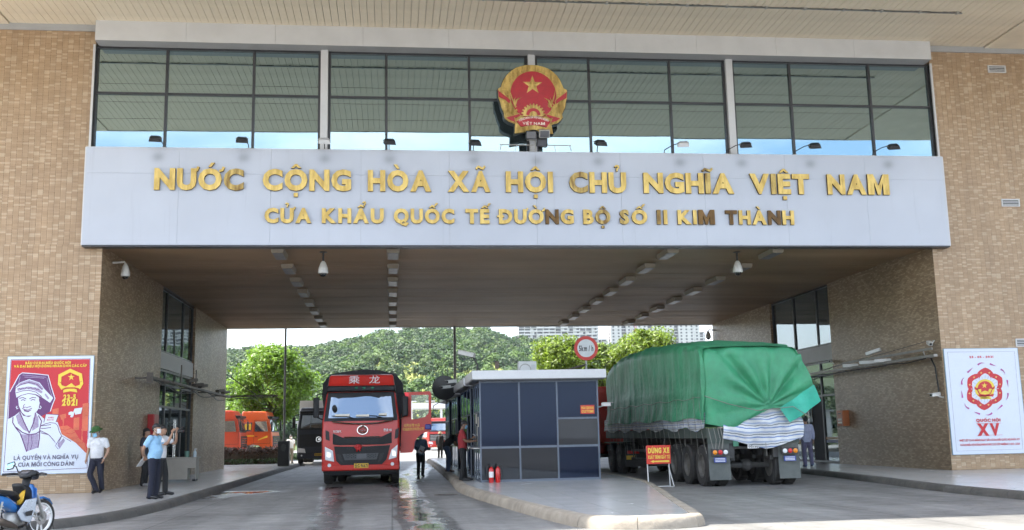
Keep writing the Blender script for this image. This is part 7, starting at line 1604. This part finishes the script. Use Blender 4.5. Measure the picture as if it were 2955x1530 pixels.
# ---- hill
SKY = [(-110, 24), (-46, 24.2), (-39, 25.4), (-25.8, 25.4), (-9.9, 27.6), (1.6, 29.6), (10.9, 30.6), (24.9, 29.8), (35.5, 27.0), (42, 25.6), (60, 24.4), (85, 24), (140, 22)]
K_ = 430/300.
def ridge_h(a):   # a: X at 300 m
    for (x0, z0), (x1, z1) in zip(SKY, SKY[1:]):
        if x0 <= a <= x1: t = (a-x0)/(x1-x0); t = t*t*(3-2*t); return ((z0+(z1-z0)*t)-1.42)*K_+1.42
    return 30
def hill_z(x, y):
    if y < 135: return -.5
    h = ridge_h(max(-109, min(139, x*300/max(y, 330)))); t = min(1, (y-135)/295.); s = t**1.12
    z = h*s + noise.noise(Vector((x*.018, y*.018, 2)))*2.2*t + noise.noise(Vector((x*.06, y*.06, 5)))*1.2*t
    return z-.5 if y <= 430 else z+(y-430)*.035
V = []; gx_ = np.linspace(-330, 620, 150); gy_ = np.concatenate([np.linspace(134, 440, 90), np.linspace(450, 1150, 24)])
V = np.array([(x*(.45+.55*y/430) if y < 430 else x, y, hill_z(x*(.45+.55*y/430) if y < 430 else x, y)) for y in gy_ for x in gx_]); nx_ = len(gx_)
Q = np.array([(j*nx_+i, j*nx_+i+1, (j+1)*nx_+i+1, (j+1)*nx_+i) for j in range(len(gy_)-1) for i in range(nx_-1)])
M_hillg = mat('hill_soil', (.055, .085, .025), .9, var=.3, vscale=.05, bump=.5, bscale=.6); hl = np_mesh('hill', V, Q, M_hillg); hl.data.shade_smooth(); tag(hl, 'wooded hill rising behind the gate', 'hill', kind='structure')
def crown_tpl(n, leaf, seed):
    rs = np.random.RandomState(seed); cl = rs.normal(0, 1, (9, 3)); cl /= np.linalg.norm(cl, axis=1)[:, None]; cl[:, 2] = np.abs(cl[:, 2])*.8; C = []; N_ = []
    for c in cl:
        d = rs.normal(0, 1, (n//9, 3)); d /= np.linalg.norm(d, axis=1)[:, None]; C.append(c*.55+d*.50); N_.append(d*.7+c*.2+np.array([0, 0, .55]))
    return leaf_quads(np.concatenate(C), np.concatenate(N_), leaf, .35, .7)
def scatter(name, pts, tpls, m, label, cat):
    VV = []; QQ = []; off = 0
    for k, (x, y, z, s, sz) in enumerate(pts):
        v, q = tpls[k % len(tpls)]; a = rs_.uniform(0, 2*PI); ca, sa = math.cos(a), math.sin(a); w = np.empty_like(v); w[:, 0] = (v[:, 0]*ca-v[:, 1]*sa)*s+x; w[:, 1] = (v[:, 0]*sa+v[:, 1]*ca)*s+y; w[:, 2] = v[:, 2]*sz+z
        VV.append(w); QQ.append(q+off); off += len(v)
    o = np_mesh(name, np.concatenate(VV), np.concatenate(QQ), m); tag(o, label, cat, kind='stuff')
def forest_mat(name, c, isl=.35):
    return mat(name, c, .7, var=.42, vscale=.055, island=isl*.7, trans=.25)
M_for = forest_mat('forest_leaf', (.030, .072, .013)); M_for2 = forest_mat('forest_leaf_light', (.070, .13, .018)); M_mead = forest_mat('meadow_bamboo', (.33, .37, .10), .3)
A_, B_, G_ = [], [], []
yy = 150.0
while yy < 436:
    half = 130*(.42+.58*yy/430); st = 2.5+1.5*yy/430; xx = -half*.62
    while xx < half*1.35:
        x = xx+rs_.uniform(-1, 1)*st*.45; y = yy+rs_.uniform(-1, 1)*st*.5; u = x/y; t = (y-135)/295.; z = hill_z(x, y)
        mead = (-.02+.05*noise.noise(Vector((x*.02, y*.02, 9))) < u < .30) and (.05+.02*math.sin(x*.05) < t < .60-.5*abs(u-.06)+.12*noise.noise(Vector((x*.03, y*.03, 4))))
        r_ = rs_.uniform()
        if mead and r_ < .90: G_.append((x, y, z+.2, rs_.uniform(.85, 1.45), rs_.uniform(1.0, 2.1)))
        else:
            s = rs_.uniform(1.3, 3.0)*(.75+.35*t); (B_ if rs_.uniform() < .35+.4*noise.noise(Vector((x*.03, y*.03, 1))) else A_).append((x, y, z+s*.75, s, s*rs_.uniform(.9, 1.35)))
        xx += st*(.40 if mead else 1)
    yy += st*(.62 if True else 1)
tp = [crown_tpl(288, .17, 20+i) for i in range(5)]; tg = [crown_tpl(81, .28, 40+i) for i in range(4)]
scatter('hill_forest', A_, tp, M_for, 'dense dark green forest covering the hill', 'forest'); scatter('hill_forest_light', B_, tp, M_for2, 'lighter green tree crowns scattered in the hill forest', 'forest'); scatter('hill_meadow', G_, tg, M_mead, 'pale yellow green scrub on the middle of the hill', 'scrub')
print('hill trees', len(A_), len(B_), len(G_))

# ---- unfinished apartment towers on the ridge
M_conc = mat('bare_concrete', (.56, .54, .52), .85, var=.12, vscale=.3); M_dk = mat('raw_interior', (.085, .085, .09), .9, var=.3, vscale=.5)
def tower(label, x0, x1, y, z0, z1, nb, kind):
    t_ = thing('apartment_tower', label, 'building', ((x0+x1)/2, y, z0), 0, 'unfinished towers behind the hill'); w = (x1-x0)/2; fh = 3.3; nf = int((z1-z0)/fh); bw_ = 2*w/nb
    MB().box(-w+.6, w-.6, 3.2, 14, 0, nf*fh).build('core_wall', M_dk, t_)
    for f in range(nf+1): MB().box(-w-.3, w+.3, -.6 if kind == 'open' else -.12, 14.4, f*fh-.22, f*fh+.22).build('floor_slab', M_conc, t_)
    for i in range(nb+1):
        x = -w+i*bw_; deep = (i % 4 == 0); MB().box(x-.30, x+.30, -1.2 if deep else .0, 3.2, 0, nf*fh).build('column', M_conc, t_)
    if kind == 'open':
        pr_ = MB(); rs = np.random.RandomState(5)
        for f in range(nf):
            for i in range(nb):
                if rs.uniform() < .62: pr_.box(-w+i*bw_+.31, -w+(i+1)*bw_-.31, -.35, -.2, f*fh+.22, f*fh+rs.uniform(.9, 1.3))
                if rs.uniform() < .30: pr_.box(-w+i*bw_+.31, -w+(i+rs.uniform(.3, .6))*bw_, .8, 1.0, f*fh+.22, (f+1)*fh-.22)
        pr_.build('parapet', M_conc, t_)['kind'] = 'stuff'
    else:
        for i in range(nb):
            xa, xb = -w+i*bw_+.301, -w+(i+1)*bw_-.301
            if i % 5 == 2: continue
            pn = MB(); m_ = (xa+xb)/2
            for f in range(nf):
                zb = f*fh+.221; zt = (f+1)*fh-.221; pn.box(xa, xb, .1, .35, zb, zb+.75); pn.box(xa, xb, .1, .35, zt-.5, zt); pn.box(xa, m_-.95, .1, .35, zb+.75, zt-.5); pn.box(m_+.95, xb, .1, .35, zb+.75, zt-.5)
            pn.build('wall_bay', M_conc, t_)['kind'] = 'stuff'
    return t_
tower('unfinished open framed concrete tower left of the speed sign treetops', 124, 204, 1000, 56, 138, 13, 'open'); tower('unfinished concrete tower with small window holes above the green tarp', 219, 311, 1010, 56, 140, 17, 'holes'); tower('short concrete block joining the two unfinished towers', 205.5, 217.5, 1020, 56, 98, 2, 'open'); tower('pale concrete block at the far right of the unfinished towers', 314, 332, 1060, 60, 108, 3, 'open')
red = MB(); rh = thing('construction_hoist', 'red construction hoist mast on the unfinished tower', 'hoist', (243, 1006, 56)); 
for dx in (-.8, .8):
    for dy in (-.8, .8): red.box(dx-.15, dx+.15, -2.4+dy-.15, -2.4+dy+.15, 0, 90)
for k in range(30): red.box(-.8, .8, -3.3, -3.1, k*3, k*3+.25)
red.build('mast', mat('hoist_red', (.45, .08, .1), .6), rh)

# ---- air between the gate and the hill
hz = MB().box(-1515, 1515, -315, 1815, -1.5, 160).build('haze', None); tag(hz, 'thin bluish haze in the air', 'haze', kind='stuff')
hm = bpy.data.materials.new('haze_air'); hm.use_nodes = True; hm.node_tree.nodes.clear(); ho = hm.node_tree.nodes.new('ShaderNodeOutputMaterial'); hv = hm.node_tree.nodes.new('ShaderNodeVolumePrincipled')
hv.inputs['Color'].default_value = (.82, .90, 1, 1); hv.inputs['Density'].default_value = .00012; hm.node_tree.links.new(hv.outputs[0], ho.inputs['Volume']); hz.data.materials.append(hm)
